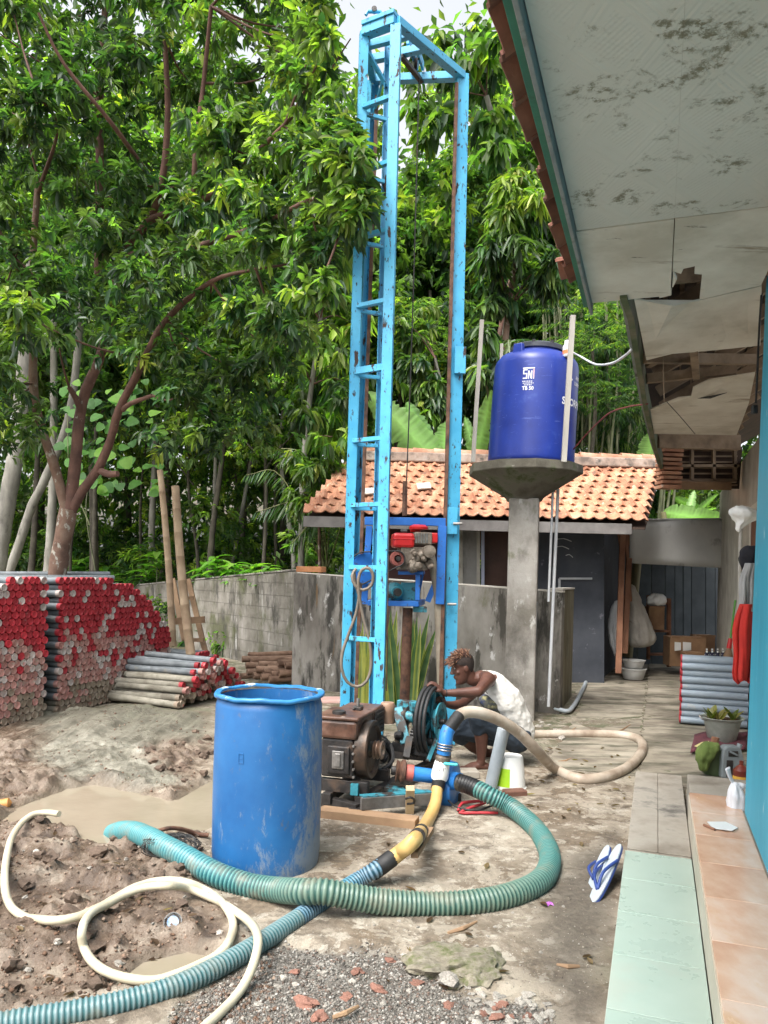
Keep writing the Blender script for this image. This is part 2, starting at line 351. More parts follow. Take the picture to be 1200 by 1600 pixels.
# puddles
def water_mat():
    t = NT('muddy_water'); co = t.coords(world=True); n = t.noise(co, 1.5, 4); c = t.ramp(n, [(.3, (.235, .20, .145)), (.7, (.30, .26, .195))])
    t.link(c, t.b.inputs['Base Color']); t.b.inputs['Roughness'].default_value = .07; t.b.inputs['Specular IOR Level'].default_value = .5
    n2 = t.noise(co, 9, 3); t.link(t.bump(n2, .25, .01), t.b.inputs['Normal']); return t.m
m_water = water_mat()
for nm, pl, zz in (('puddle', POLY_PUD, -.012), ('puddle', POLY_PUD2, -.010)):
    c = np.mean(pl, 0); mb = MB(); pts = [A(*(c+(np.array(p)-c)*1.18), zz) for p in pl]; mb.add(pts, [tuple(range(len(pts)))]); tag(mb.build(nm, m_water), kind='structure')
# alley paving beyond the step: two lanes of cast slabs with a broken joint between
m_pave = M('alley_concrete', [(.12, .10, .078), (.25, .22, .17), (.35, .315, .25)], 1.6, 9, .85, .5, 12, stretch=(1, 1.6, 1), layers=[(2.4, .50, .62, (.085, .08, .055), (.6, 1.8, 1), .7), (3.5, .62, .70, (.07, .085, .035), (1, 1, 1), .9)], world=True)
def slab(u0, u1, v0, v1, z, seed):
    rs = random.Random(seed); mb = MB()
    def edge(a, b, n, amp): return [A(a[0]+(b[0]-a[0])*i/n+rs.uniform(-amp, amp), a[1]+(b[1]-a[1])*i/n+rs.uniform(-amp, amp)) for i in range(n)]
    pts = edge((u0, v0), (u1, v0), 24, .018)+edge((u1, v0), (u1, v1), 4, .008)+edge((u1, v1), (u0, v1), 24, .018)+edge((u0, v1), (u0, v0), 4, .008)
    mb.prism([S(p[0], p[1], .0) for p in pts], (0, 0, z)); return tag(mb.build('pavement', m_pave), kind='structure')
us = [6.1, 7.7, 9.6, 11.9, 15.4]
for i in range(4):
    slab(us[i]+.01, us[i+1]-.01, -.10, 1.9, .030+.004*(i % 2), i)
    slab(us[i]+.22, us[i+1]+.20, -1.0 if i > 1 else -.82, -.125, .024-.003*(i % 2), i+9)
# ============================================================ THE HOUSE ON THE RIGHT
house = empty('house', S(4, .6, 0), 'long one-storey house on the right with blue wall, broken white soffit and tiled steps', 'house')
m_bluewall = M('turquoise_wall_paint', [(.03, .31, .45), (.042, .38, .54)], 1.2, rough=.55, bump=.2, bsc=25, layers=[(1.6, .48, .66, (.05, .42, .58), (2.5, 2.5, .3), .5), (8, .64, .70, (.45, .62, .68), (1, 1, .5), .8), (5, .68, .74, (.10, .20, .24), (1, 1, .4), .8)], world=True)
m_whitewall = M('dirty_white_wall', [(.42, .39, .33), (.60, .57, .50)], 3, 8, .85, .3, 20, layers=[(4, .62, .72, (.22, .18, .13), (1, 1, .3), .9)], world=True)
m_greentile = M('mint_floor_tile', [(.33, .42, .365), (.38, .47, .41)], 3, rough=.28, bump=.05, layers=[(1.2, .55, .8, (.42, .42, .36), (1, 1, 1), .4), (30, .72, .75, (.30, .26, .2), (1, 1, 1), .6)], rand=.05, world=True)
m_peach = M('peach_marble_tile', [(.50, .27, .17), (.62, .40, .28), (.68, .52, .42)], 3.2, 8, .22, .04, stretch=(1, .6, 1), rand=.1, world=True, layers=[(6, .6, .75, (.60, .38, .22), (1, .5, 1), .3)])
m_beige = M('beige_riser_tile', [(.46, .41, .32), (.54, .49, .40)], 2.5, rough=.45, bump=.1, world=True, layers=[(4, .62, .72, (.33, .26, .18), (1, 1, .4), .7)])
m_greyslab = M('grey_cement_step', [(.20, .17, .135), (.31, .28, .235), (.38, .35, .30)], 3, 9, .85, .35, 18, world=True, layers=[(3, .55, .68, (.13, .12, .105), (1, 1, 1), .9)])
m_grout = M('cement_bed', [(.30, .28, .23), (.40, .38, .32)], 6, rough=.9, world=True)
def sbox(mb, u0, u1, v0, v1, z0, z1): return mb.hexa([S(u0, v0, z0), S(u1, v0, z0), S(u1, v1, z0), S(u0, v1, z0), S(u0, v0, z1), S(u1, v0, z1), S(u1, v1, z1), S(u0, v1, z1)])
# lower step: cement bed, mint tiles near, bare cement beyond
mb = MB(); sbox(mb, -1.5, 4.26, -.13, .20, 0, .110); st = mb.build('step', m_grout, house, bevel=.004)
mb = MB(); sbox(mb, 4.262, 6.06, -.12, .20, 0, .118); st2 = mb.build('step', m_greyslab, house, bevel=.008)
for j, (u0, u1, v0, v1) in enumerate([(4.28, 6.05, -.118, .034), (4.28, 5.2, .038, .199), (5.205, 6.05, .038, .199)]):
    mb = MB(); sbox(mb, u0, u1, v0, v1, .1182, .125); mb.build('cement_slab', m_greyslab, st2, bevel=.003)
u = 4.255; k = 0
while u > -.6:
    mb = MB(); sbox(mb, u-.396, u, -.128, .198, .1102, .120+.001*(k % 2)); mb.build('floor_tile', m_greentile, st, bevel=.002); u -= .40; k += 1
# upper terrace: riser tiles and peach tiles
mb = MB(); sbox(mb, -1.5, 4.90, .212, .75, 0, .286); te = mb.build('terrace', m_grout, house)
mb = MB(); sbox(mb, 4.902, 5.40, .212, .95, 0, .290); mb.build('terrace', m_greyslab, house, bevel=.006)
u = 4.9
while u > -.6:
    mb = MB(); sbox(mb, u-.397, u, .2015, .2115, .122, .284); mb.build('riser_tile', m_beige, te, bevel=.0015)
    mb = MB(); sbox(mb, u-.397, u, .206, .468, .2865, .298); mb.build('floor_tile', m_peach, te, bevel=.002); u -= .40
# walls: blue room that juts out, then the set-back white wall
mb = MB(); LE = .105
mb.hexa([S(-1.5, .47, .298), S(4.56, .47, .298), S(4.62, 1.4, .298), S(-1.5, 1.4, .298), S(-1.5, .50, 3.2), S(4.60, .52, 3.2), S(4.62, 1.4, 3.2), S(-1.5, 1.4, 3.2)])
mb.build('blue_wall', m_bluewall, house, bevel=.012)
mb = MB(); sbox(mb, 4.75, 14.3, .98, 1.15, 0, 3.1); mb.build('white_wall', m_whitewall, house)
mb = MB(); sbox(mb, 8.2, 8.28, .93, .978, .03, 2.3); sbox(mb, 9.1, 9.18, .93, .978, .03, 2.3); sbox(mb, 8.2, 9.18, .93, .978, 2.302, 2.38); df = mb.build('door_frame', M('cream_frame', [(.62, .59, .50), (.7, .67, .6)], 5, rough=.5), house)
mb = MB(); sbox(mb, 8.282, 9.098, .94, .975, .03, 2.3); mb.build('door', m_plankred, house)
# ---- soffit panels
def soffit_mat():
    t = NT('embossed_soffit'); pos = t.coords(world=True)
    mp = t.node('ShaderNodeMapping'); mp.inputs['Rotation'].default_value = (0, 0, -YAW); t.link(pos, mp.inputs['Vector'])
    sp = t.node('ShaderNodeSeparateXYZ'); t.link(mp.outputs[0], sp.inputs[0]); x, y = sp.outputs[0], sp.outputs[1]
    a = t.math('FRACT', t.math('MULTIPLY', t.math('ADD', t.math('MULTIPLY', x, 1.0), t.math('MULTIPLY', y, .62)), 3.6))
    b = t.math('FRACT', t.math('MULTIPLY', t.math('SUBTRACT', t.math('MULTIPLY', x, 1.0), t.math('MULTIPLY', y, .62)), 3.6))
    da = t.math('ABSOLUTE', t.math('SUBTRACT', a, .5)); db = t.math('ABSOLUTE', t.math('SUBTRACT', b, .5)); mx = t.math('MAXIMUM', da, db)
    line = t.ramp(mx, [(.36, 0.0), (.40, 1.0), (.44, 0.0), (.47, 1.0)])
    dx = t.math('SINE', t.math('MULTIPLY', x, 260)); dy = t.math('SINE', t.math('MULTIPLY', y, 260)); dots = t.math('MULTIPLY', dx, dy)
    ins = t.ramp(mx, [(.26, 1.0), (.30, 0.0)]); h = t.math('ADD', line, t.math('MULTIPLY', t.math('MULTIPLY', dots, ins), .9))
    n = t.noise(pos, 5, 9, .7, .5); n2 = t.noise(pos, 1.1, 6, .6); n3 = t.noise(pos, 22, 6, .75)
    base = t.ramp(n2, [(.3, (.52, .50, .44)), (.7, (.61, .59, .53))])
    m1 = t.math('MULTIPLY', t.ramp(n, [(.53, 0.0), (.61, 1.0)]), t.ramp(n3, [(.46, 0.0), (.55, 1.0)]))
    base = t.mix(t.math('MULTIPLY', m1, .85), base, (.13, .11, .055))
    base = t.mix(t.ramp(n3, [(.70, 0.0), (.76, .8)]), base, (.08, .09, .07))
    t.link(base, t.b.inputs['Base Color']); t.b.inputs['Roughness'].default_value = .75
    t.link(t.bump(h, .28, .004), t.b.inputs['Normal']); return t.m
m_soffit = soffit_mat()
m_ply = M('weathered_plywood', [(.48, .43, .35), (.62, .57, .49), (.70, .66, .58)], 2.2, 8, .85, .3, 14, stretch=(1.0, 1, 1), world=True, layers=[(3.0, .58, .70, (.22, .15, .09), (.5, 2.2, 1), .9), (9, .66, .72, (.06, .055, .05), (.6, 2, 1), .9)])
zs = 3.05
for (u0, u1) in ((-1.6, .35), (.3506, 2.15), (2.1506, 3.40)):
    for (v0, v1) in ((-.36, .0357), (.0363, .60)):
        mb = MB(); sbox(mb, u0, u1, v0, v1, zs, zs+.012); mb.build('ceiling_panel', m_soffit, house)
mb = MB(); sbox(mb, 3.404, 4.30, -.37, .034, zs-.004, zs+.008); mb.build('ceiling_panel', m_ply, house)
# broken panel: outline with a bite out of its far edge
def pz(px, py, z): q = G(px, py, z); return A(q[0], q[1], z)
hole = [(1030, 466), (1031, 462), (1052, 448), (1058, 436), (1052, 424), (1064, 428), (1068, 420), (1086, 416), (1085, 428), (1097, 429), (1093, 468)]
mb = MB(); zc = zs-.002; outline = [S(3.404, .038, zc), S(3.404, .50, zc), pz(1189, 446, zc)]+[pz(x, y, zc) for x, y in reversed(hole)]+[S(4.30, .038, zc)]
mb.prism(outline, (0, 0, .012)); mb.build('ceiling_panel', m_ply, house)
m_timber_old = M('old_roof_timber', [(.11, .075, .05), (.24, .17, .11), (.32, .24, .17)], 3, 7, .85, .4, 25, world=True)
mb = MB(); sbox(mb, 3.36, 3.43, -.36, .6, zs+.013, zs+.07); sbox(mb, 1.9, 1.96, -.36, .6, zs+.013, zs+.07); sbox(mb, -1, 4.3, .02, .07, zs+.071, zs+.13); mb.build('ceiling_batten', m_timber_old, house)
# fascia of the near eave
m_fgreen = M('green_fascia_paint', [(.012, .11, .075), (.02, .16, .10)], 5, rough=.5, world=True, layers=[(3, .6, .72, (.05, .07, .05), (1, 1, 1), .8)])
m_fgrey = M('grey_fascia_board', [(.17, .19, .19), (.28, .29, .28)], 4, rough=.8, world=True, layers=[(4, .55, .68, (.09, .09, .075), (1, 1, 1), .9)])
mb = MB(); sbox(mb, -1.6, 4.36, -.380, -.364, zs-.05, zs+.08); mb.build('fascia_board', m_fgrey, house, bevel=.003)
mb = MB(); sbox(mb, -1.6, 4.33, -.412, -.384, zs-.015, zs+.11); mb.build('fascia_board', m_fgreen, house, bevel=.003)
# roof deck above the eave (boards under the tiles, near-black to carry the shade of the void)
mb = MB()
def slope(v): return zs+.115+(v+.41)*.55
mb.hexa([S(-1.6, -.44, slope(-.44)), S(4.40, -.44, slope(-.44)), S(4.40, 1.9, slope(1.9)), S(-1.6, 1.9, slope(1.9)), S(-1.6, -.44, slope(-.44)+.02), S(4.40, -.44, slope(-.44)+.02), S(4.40, 1.9, slope(1.9)+.02), S(-1.6, 1.9, slope(1.9)+.02)])
mb.build('roof_deck', M('shade_dark_roof_boards', [(.02, .015, .012), (.04, .03, .022)], 4, rough=.9, world=True), house)
# gable-end closing boards over the soffit, so no light leaks into the roof void
mb = MB(); mb.hexa([S(4.40, -.36, zs+.10), S(4.43, -.36, zs+.10), S(4.43, 1.7, zs+.1), S(4.40, 1.7, zs+.1), S(4.40, -.36, slope(-.4)), S(4.43, -.36, slope(-.4)), S(4.43, 1.7, slope(1.7)), S(4.40, 1.7, slope(1.7))]); mb.build('gable_board', m_timber_old, house)
# ---- clay tiles (shared mesh)
m_tile = M('clay_roof_tile', [(.30, .12, .065), (.45, .215, .125), (.54, .31, .20)], 3.5, 7, .85, .3, 25, rand=.5, layers=[(5, .56, .70, (.17, .10, .07), (1, 1, 1), .9), (3, .62, .74, (.10, .085, .07), (1, 1, 1), .9), (11, .62, .70, (.52, .42, .34), (1, 1, 1), .9)])
def pantile(wd=.19, ln=.26, amp=.024, th=.014, name='roof_tile'):
    mb = MB(); n = 11; vs = []
    def prof(t):   # low pan rising to a roll on the right
        return amp*(.5-.5*math.cos(2*math.pi*min(1, max(0, (t-.45)/.55)))) - amp*.35*math.sin(math.pi*min(1, t/.5))*(t < .5)
    for e, y in ((0, 0.0), (1, ln)):
        for top in (0, 1):
            for i in range(n+1):
                t = i/n*1.12; vs.append((t*wd, y, prof(min(t, 1.0) if t <= 1 else t-1+.0)*1.0+(th if top else 0)+(.0 if t <= 1 else 0)))
    q = n+1; fs = []
    for i in range(n):
        fs += [(i, 2*q+i, 2*q+i+1, i+1), (q+i, q+i+1, 3*q+i+1, 3*q+i), (i, i+1, q+i+1, q+i), (2*q+i, 3*q+i, 3*q+i+1, 2*q+i+1)]
    fs += [(0, q, 3*q, 2*q), (n, 2*q+n, 3*q+n, q+n)]
    mb.add(vs, fs); return mesh_of(mb, name, m_tile, 35)
me_tile = pantile()
m_tile_shaded = M('shaded_brown_tile', [(.10, .04, .028), (.19, .075, .05), (.26, .12, .08)], 3.5, 7, .85, .3, 25, rand=.4)  # shaded copy of the clay tile: the eave's shade is in the colour
me_tile_big = pantile(.24, .34, .035, .016); me_tile_big.materials.clear(); me_tile_big.materials.append(m_tile_shaded)
# near-eave tiles: columns run up the slope (towards +v)
upv = nrm(DN*1+A(0, 0, .55)); mtn = rotz(0)
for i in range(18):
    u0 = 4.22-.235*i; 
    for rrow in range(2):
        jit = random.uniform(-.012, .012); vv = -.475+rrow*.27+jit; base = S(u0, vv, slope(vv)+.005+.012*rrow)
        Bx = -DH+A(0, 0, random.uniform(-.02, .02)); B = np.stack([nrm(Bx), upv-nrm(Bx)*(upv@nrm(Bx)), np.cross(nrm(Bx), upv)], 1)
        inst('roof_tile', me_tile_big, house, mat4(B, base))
# slipped tile at the end of the eave
B = np.stack([nrm(-DH), nrm(DN*.9+A(0, 0, .1)), np.cross(nrm(-DH), nrm(DN*.9+A(0, 0, .1)))], 1)
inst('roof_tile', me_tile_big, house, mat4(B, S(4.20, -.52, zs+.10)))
# ---- second stretch of roof: sagging fascia, dangling plywood, exposed rafters
def ss(px, py, z=None, Y=None): return P(px, py, Y) if Y else pz(px, py, z)
E1 = [(972, 466, 4.05), (984, 500, 4.45), (994, 560, 5.2), (1008, 640, 6.4), (1022, 700, 8.1), (1044, 768, 10.6)]
m_fmoss = M('mossy_green_fascia', [(.05, .085, .03), (.10, .12, .06), (.17, .15, .10)], 4, 8, .8, .3, 20, world=True)
mb = MB(); pts = [P(a, b, Y) for a, b, Y in E1]
for i in range(len(pts)-1):
    p, q = pts[i], pts[i+1]; a = DN*.012; hgt = A(0, 0, .16)
    mb.hexa([p-a, q-a, q+a*2, p+a*2, p-a+hgt, q-a+hgt, q+a*2+hgt, p+a*2+hgt])
mb.build('fascia_board', m_fmoss, house)
mb = MB()
for i in range(len(pts)-1):
    p, q = pts[i]-DN*.03, pts[i+1]-DN*.03; a = DN*.011; hgt = A(0, 0, .16); o = A(0, 0, .06)
    mb.hexa([p-a+o, q-a+o, q+a+o, p+a+o, p-a+hgt+o, q-a+hgt+o, q+a+hgt+o, p+a+hgt+o])
mb.build('fascia_board', m_fgrey, house)
def ply(poly, name='ceiling_panel', m=None):
    mb = MB(); ps = [P(a, b, Y) for a, b, Y in poly]; n = nrm(np.cross(ps[1]-ps[0], ps[-1]-ps[0])); n = n if n[2] > 0 else -n
    mb.prism(ps, n*.010); return mb.build(name, m or m_ply, house)
ply([(991, 468, 4.1), (1051, 478, 4.15), (1096, 469, 4.2), (1190, 447, 4.1), (1188, 540, 4.9), (1120, 547, 5.0), (1088, 550, 5.0), (1050, 553, 5.0), (1010, 563, 5.1)])
ply([(1016, 640, 6.5), (1060, 622, 6.2), (1080, 620, 6.1), (1083, 606, 5.9), (1108, 594, 5.8), (1180, 583, 5.6), (1170, 630, 6.3), (1151, 680, 7.6), (1090, 679, 7.5), (1022, 678, 7.5)])
mb = MB(); mb.prism([P(1090, 622, 6.15)-A(0, 0, .004), P(1136, 613, 5.95)-A(0, 0, .004), P(1110, 622, 6.1)-A(0, 0, .004)], (0, 0, .003)); mb.build('split_crack', m_black, house)
# near-black colour for the shade of the roof void: underside of the tiled roof above those gaps
m_void = M('near_black_void_shade', [(.035, .022, .016), (.07, .042, .03)], 4, rough=.9, world=True)
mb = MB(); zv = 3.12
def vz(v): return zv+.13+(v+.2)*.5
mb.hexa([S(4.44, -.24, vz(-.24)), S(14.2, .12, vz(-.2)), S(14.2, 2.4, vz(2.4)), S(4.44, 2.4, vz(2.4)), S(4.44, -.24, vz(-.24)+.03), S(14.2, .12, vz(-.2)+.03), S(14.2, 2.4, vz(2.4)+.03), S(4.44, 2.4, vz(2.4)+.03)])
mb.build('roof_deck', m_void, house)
for i in range(14):       # rafters
    u0 = 4.6+.62*i; mb = MB(); a, b = S(u0, -.15+.03*i, vz(-.2)-.05), S(u0, 1.1, vz(1.05)-.05); mb.beam(a, b, .05, .09); mb.build('rafter', m_timber_old, house)
for (a, b) in (((1008, 573, 5.3), (1178, 575, 5.6)), ((1010, 604, 5.9), (1150, 590, 5.8)), ((1084, 556, 5.0), (1088, 600, 5.9)), ((1012, 580, 5.6), (1075, 545, 5.2))):
    mb = MB(); mb.beam(P(*a)+A(0, 0, .06), P(*b)+A(0, 0, .06), .05, .07); mb.build('rafter', m_timber_old, house)
for i in range(11):
    v0 = -.1+.10*i; mb = MB(); mb.beam(S(4.6, v0, vz(v0)-.0), S(13.8, v0+.15, vz(v0+.05)-.0), .03, .02); mb.build('tile_batten', m_timber_old, house)
# end beam, lattice and brick edge at the far end
mb = MB(); mb.beam(P(1028, 688, 8.2), P(1155, 692, 8.4), .06, .16); mb.build('beam', m_timber_old, house)
lat = [((1046, 700), (1156, 700)), ((1048, 728), (1154, 728)), ((1052, 752), (1150, 752)), ((1050, 700), (1050, 755)), ((1081, 700), (1081, 752)), ((1115, 700), (1115, 752)), ((1148, 700), (1148, 752))]
for a, b in lat:
    mb = MB(); mb.beam(P(*a, 9.5), P(*b, 9.5), .035, .05, (0, 1, 0)); mb.build('lattice_bar', m_timber_old, house)
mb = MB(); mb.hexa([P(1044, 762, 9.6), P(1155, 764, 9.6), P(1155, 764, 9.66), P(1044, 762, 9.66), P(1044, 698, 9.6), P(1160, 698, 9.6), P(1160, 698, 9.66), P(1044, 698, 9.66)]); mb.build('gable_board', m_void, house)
for i in range(7):
    mb = MB(); y = 700+9*i; mb.beam(P(1048, y+4, 9.57), P(1152, y+4, 9.57), .02, .012, (0, 1, 0)); mb.build('tile_batten', m_timber_old, house)
mb = MB(); mb.hexa([P(1050, 765, 9.4), P(1143, 766, 9.4), P(1143, 766, 9.5), P(1050, 765, 9.5), P(1050, 752, 9.4), P(1143, 753, 9.4), P(1143, 753, 9.5), P(1050, 752, 9.5)]); mb.build('beam', m_wood, house)
for i in range(10):     # stacked tile edges by the end of the eave
    mb = MB(); a = P(1030+random.uniform(-1, 3), 698+7*i, 9.2); mb.box(a+A(.11, 0, 0), (.24, .2, .035), .1); mb.build('roof_tile', m_tile, house)
# wires and cords under the soffit
def wire(name, pts, r, mat, label=None, cat=None, parent=None, n=6, group=None):
    mb = MB(); mb.tube(spline([P(*p) for p in pts], .05), r, n); o = mb.build(name, mat, parent, loc=None if parent else P(*pts[0]), smooth=180)
    return tag(o, label, cat, group) if label else o
wire('cord', [(1036, 556, 5.2), (1037, 590, 5.2), (1038, 628, 5.2)], .003, m_timber_old, 'thin cord hanging from the soffit beside the upper gap', 'cord')
wire('wire', [(1042, 628, 5.6), (1062, 650, 5.8), (1086, 678, 6.0)], .003, m_black, 'thin dark wire slanting across the broken soffit panel', 'wire')
wire('power_cable', [(1190, 458, 4.2), (1186, 520, 4.3), (1183, 590, 4.3), (1181, 630, 4.3)], .006, m_black, 'black cable hanging down the wall by the blue corner', 'cable')
mb = MB(); mb.box(P(1179, 640, 4.3), (.03, .03, .05)); tag(mb.build('lamp_socket', m_black, loc=P(1179, 640, 4.3), bevel=.006), 'small black lamp socket at the end of the cable', 'socket')
# plank end poking in at the right edge near the ceiling
mb = MB(); mb.beam(S(3.35, .40, 3.03), S(3.35, .47, 2.86), .05, .03); mb.build('wood_offcut', m_plankred, house)
# ============================================================ TEXT wrapped on round things
def text_data(txt, size, font_bold=0.0):
    cu = bpy.data.curves.new('t', 'FONT'); cu.body = txt; cu.size = size; cu.align_x = 'CENTER'; cu.align_y = 'CENTER'; cu.offset = font_bold; cu.resolution_u = 3
    ob = bpy.data.objects.new('t', cu); COL.objects.link(ob); bpy.context.view_layer.update()
    me = bpy.data.meshes.new_from_object(ob.evaluated_get(bpy.context.evaluated_depsgraph_get()))
    v = [tuple(x.co) for x in me.vertices]; f = [tuple(p.vertices) for p in me.polygons]
    bpy.data.objects.remove(ob); bpy.data.meshes.remove(me); bpy.data.curves.remove(cu); return v, f
# ============================================================ LOW WALLS
def wall_between(mb, a, b, z0a, z1a, z0b, z1b, th):
    a = A(a[0], a[1], 0); b = A(b[0], b[1], 0); n = nrm(np.cross(b-a, A(0, 0, 1)))*th
    if n[1] < 0: n = -n
    Z = lambda p, z: p+A(0, 0, z)
    return mb.hexa([Z(a, z0a), Z(b, z0b), Z(b+n, z0b), Z(a+n, z0a), Z(a, z1a), Z(b, z1b), Z(b+n, z1b), Z(a+n, z1a)])
m_rend = M('stained_cement_render', [(.12, .105, .09), (.225, .21, .185), (.32, .30, .275)], 1.7, 9, .9, .5, 16, stretch=(1, 1, .55), world=True, bd=.01,
           layers=[(2.3, .50, .60, (.045, .042, .036), (1.4, 1.4, .35), .9), (5, .56, .62, (.06, .055, .045), (1.2, 1.2, .25), .9), (7, .60, .66, (.50, .49, .47), (1, 1, .5), .9), (1.9, .62, .74, (.10, .095, .045), (1, 1, .5), .95), (6, .66, .72, (.16, .10, .05), (1.5, 1.5, .2), .9)])
m_mossy = M('mossy_wall_side', [(.09, .075, .045), (.17, .15, .09), (.24, .215, .16)], 2, 9, .92, .5, 16, stretch=(1.3, 1.3, .4), world=True, layers=[(3, .54, .66, (.055, .065, .025), (1, 1, .5), .95), (8, .62, .68, (.33, .32, .28), (1.4, 1.4, .3), .9)])
wl = A(*G(455, 1076)[:2]); wr = A(*G(874, 1119)[:2]); wd_ = (wr-wl)
front = empty('yard_wall', (*((wl+wr)/2), 0), 'low cement-rendered wall with dark stains behind the blue rig', 'wall')
mb = MB(); wall_between(mb, wl, wr, -.1, 1.555, -.1, 1.40, .13); mb.build('wall_body', m_rend, front, bevel=.008)
m_mortar = M('pale_mortar_cap', [(.50, .46, .40), (.64, .60, .54)], 5, rough=.9, world=True, bump=.4)
mb = MB(); wall_between(mb, wl+wd_*.012, wr, 1.556, 1.572, 1.402, 1.422, .14); mb.build('wall_cap', m_mortar, front, bevel=.004)
for k, (t0, t1) in enumerate(((.36, .375), (.62, .635))):
    pass
br = MB(); a = np.append(wl, 0)+np.append(wd_, 0)*.012
br.box(a+A(.19, .05, 1.615), (.40, .13, .075), math.atan2(wd_[1], wd_[0])); m_brick = M('orange_brick', [(.40, .17, .075), (.55, .26, .12)], 9, rough=.9, bump=.4, world=True)
tag(br.build('brick', m_brick, loc=a+A(.19, .05, 1.578), bevel=.005), 'orange brick lying on the left corner of the stained low wall', 'brick')
# side wall running back from the pillar, and a second stub pillar further back
sw = empty('yard_wall', (*wr, 0), 'short mossy wall running back beside the alley from the water tank pillar', 'wall')
c0 = S(9.0, -1.03); c1 = S(10.4, -1.03)
mb = MB(); mb.hexa([c0-DN*.14, c0, c1, c1-DN*.14]+[p+A(0, 0, 1.43) for p in (c0-DN*.14, c0, c1, c1-DN*.14)]); mb.build('wall_body', m_mossy, sw, bevel=.01)
mb = MB(); mb.hexa([p+A(0, 0, 1.432) for p in (c0-DN*.15, c0+DN*.01, c1+DN*.01, c1-DN*.15)]+[p+A(0, 0, 1.45) for p in (c0-DN*.15, c0+DN*.01, c1+DN*.01, c1-DN*.15)]); mb.build('wall_cap', m_mortar, sw)
c0 = P(911, 1063, 12.0); c0[2] = 0; c1 = P(926, 1063, 11.95); c1[2] = 0
mb = MB(); e = DH*1.0; mb.hexa([c0, c1, c1+e, c0+e]+[p+A(0, 0, 1.52) for p in (c0, c1, c1+e, c0+e)]); tag(mb.build('gate_pillar', m_mossy, loc=c0, bevel=.01), 'narrow weathered concrete gate pillar further back along the alley', 'pillar')
# left wall of concrete blocks
bw = empty('block_wall', (-3.0, 13.6, 0), 'long grey concrete block wall behind the pipe stacks', 'wall')
a = A(-1.30, 11.75); b = A(-6.6, 18.9); L = np.linalg.norm(b-a); dd = (b-a)/L; nn = A(-dd[1], dd[0]); nn = nn if nn[1] > 0 else -nn
def top_at(s): return 1.605-.054*s
mb = MB(); o = A(*(nn*.014), 0); wall_between(mb, a+nn*.007, b+nn*.007, -.1, 1.60, -.1, top_at(L)-.005, .10); mb.build('mortar_core', M('dark_mortar', [(.12, .11, .09), (.21, .195, .17)], 4, rough=.95, world=True), bw)
m_block = M('stained_concrete_block', [(.10, .09, .072), (.19, .175, .15), (.27, .25, .225)], 1.9, 9, .92, .5, 14, world=True, bd=.01,
            layers=[(2.0, .52, .64, (.05, .047, .04), (1.2, 1.2, .5), .9), (6, .60, .68, (.42, .41, .39), (1.6, 1.6, .25), .9), (1.6, .50, .64, (.075, .08, .035), (1, 1, .7), .95)])
bl, bh = .44, .2; rows = 8
for r_ in range(rows):
    s = -(r_ % 2)*bl/2
    while s < min(L, 6.6):
        s0, s1 = max(0, s), s+bl; z0 = r_*bh; z1 = z0+bh
        ta, tb = top_at(s0), top_at(s1); za, zb = (min(z1, ta-.01), min(z1, tb-.01)) if r_ == rows-1 or z1 > tb else (z1-.004, z1-.004)
        if s1-s0 > .05 and za-z0 > .03:
            p, q = a+dd*(s0+.003), a+dd*(s1-.003); j = random.uniform(0, .003); mb = MB()
            wall_between(mb, p-nn*j, q-nn*j, z0+.003, za, z0+.003, zb, .019); mb.build('block', m_block, bw)
        s += bl
mb = MB(); wall_between(mb, a-nn*.01, b-nn*.01, 1.605, 1.635, top_at(L), top_at(L)+.03, .15); mb.build('wall_cap', m_rend, bw, bevel=.006)
# ============================================================ WATER TOWER + TANK
pc = P(811, 1122, 8.42); pc[2] = 0
tw = empty('water_tower', pc, 'grey concrete pillar with flared platform carrying the blue water tank', 'tower')
mb = MB(); mb.box(pc+A(.01, .02, 1.17), (.32, .32, 2.50), -.22); mb.build('pillar', m_conc, tw, bevel=.02)
tp = pc+A(.012, .05, 0); tq = pc+A(.075, .05, -.045)
m_plat = M('mossy_platform_concrete', [(.07, .062, .045), (.125, .115, .09), (.21, .20, .165)], 3, 8, .92, .6, 18, layers=[(3, .50, .62, (.055, .07, .025), (1, 1, 1), .95), (6, .64, .72, (.34, .32, .27), (1, 1, 1.5), .9)])
mb = MB(); mb.lathe([(.19, 2.40), (.205, 2.43), (.235, 2.455), (.59, 2.675), (.62, 2.69), (.625, 2.70), (.62, 2.785), (.0, 2.787)], tp, n=10); mb.build('platform', m_plat, tw, smooth=25)
tk = tq+A(-.005, 0, 2.832)
tank = empty('water_tank', tk, 'tall royal blue plastic water tank standing on the concrete platform', 'water tank')
lean = np.array(Matrix.Rotation(R(2.3), 3, 'Y')); Mx = np.stack([lean[:, 0], lean[:, 1], lean[:, 2]*1.085], 1)
m_tank = M('blue_tank_plastic', [(.008, .024, .20), (.012, .036, .27)], 3, rough=.36, bump=.05, layers=[(14, .62, .66, (.05, .085, .33), (.35, .35, 2.5), .6), (30, .66, .70, (.10, .15, .40), (2.5, 2.5, .5), .6), (3, .62, .78, (.05, .10, .35), (1, 1, 1), .5)], rvar=.1, spec=.5)
RT = .468
mb = MB(); mb.lathe([(RT-.02, 0), (RT, .015), (RT+.004, .05), (RT, .10), (RT-.002, .55), (RT-.012, .98), (RT-.025, 1.03), (RT-.07, 1.085), (RT-.15, 1.12), (.28, 1.13), (.275, 1.16), (.0, 1.165)], tk, n=64, M=Mx); mb.build('tank_body', m_tank, tank, smooth=50)
for z in (.18, .86):
    pass
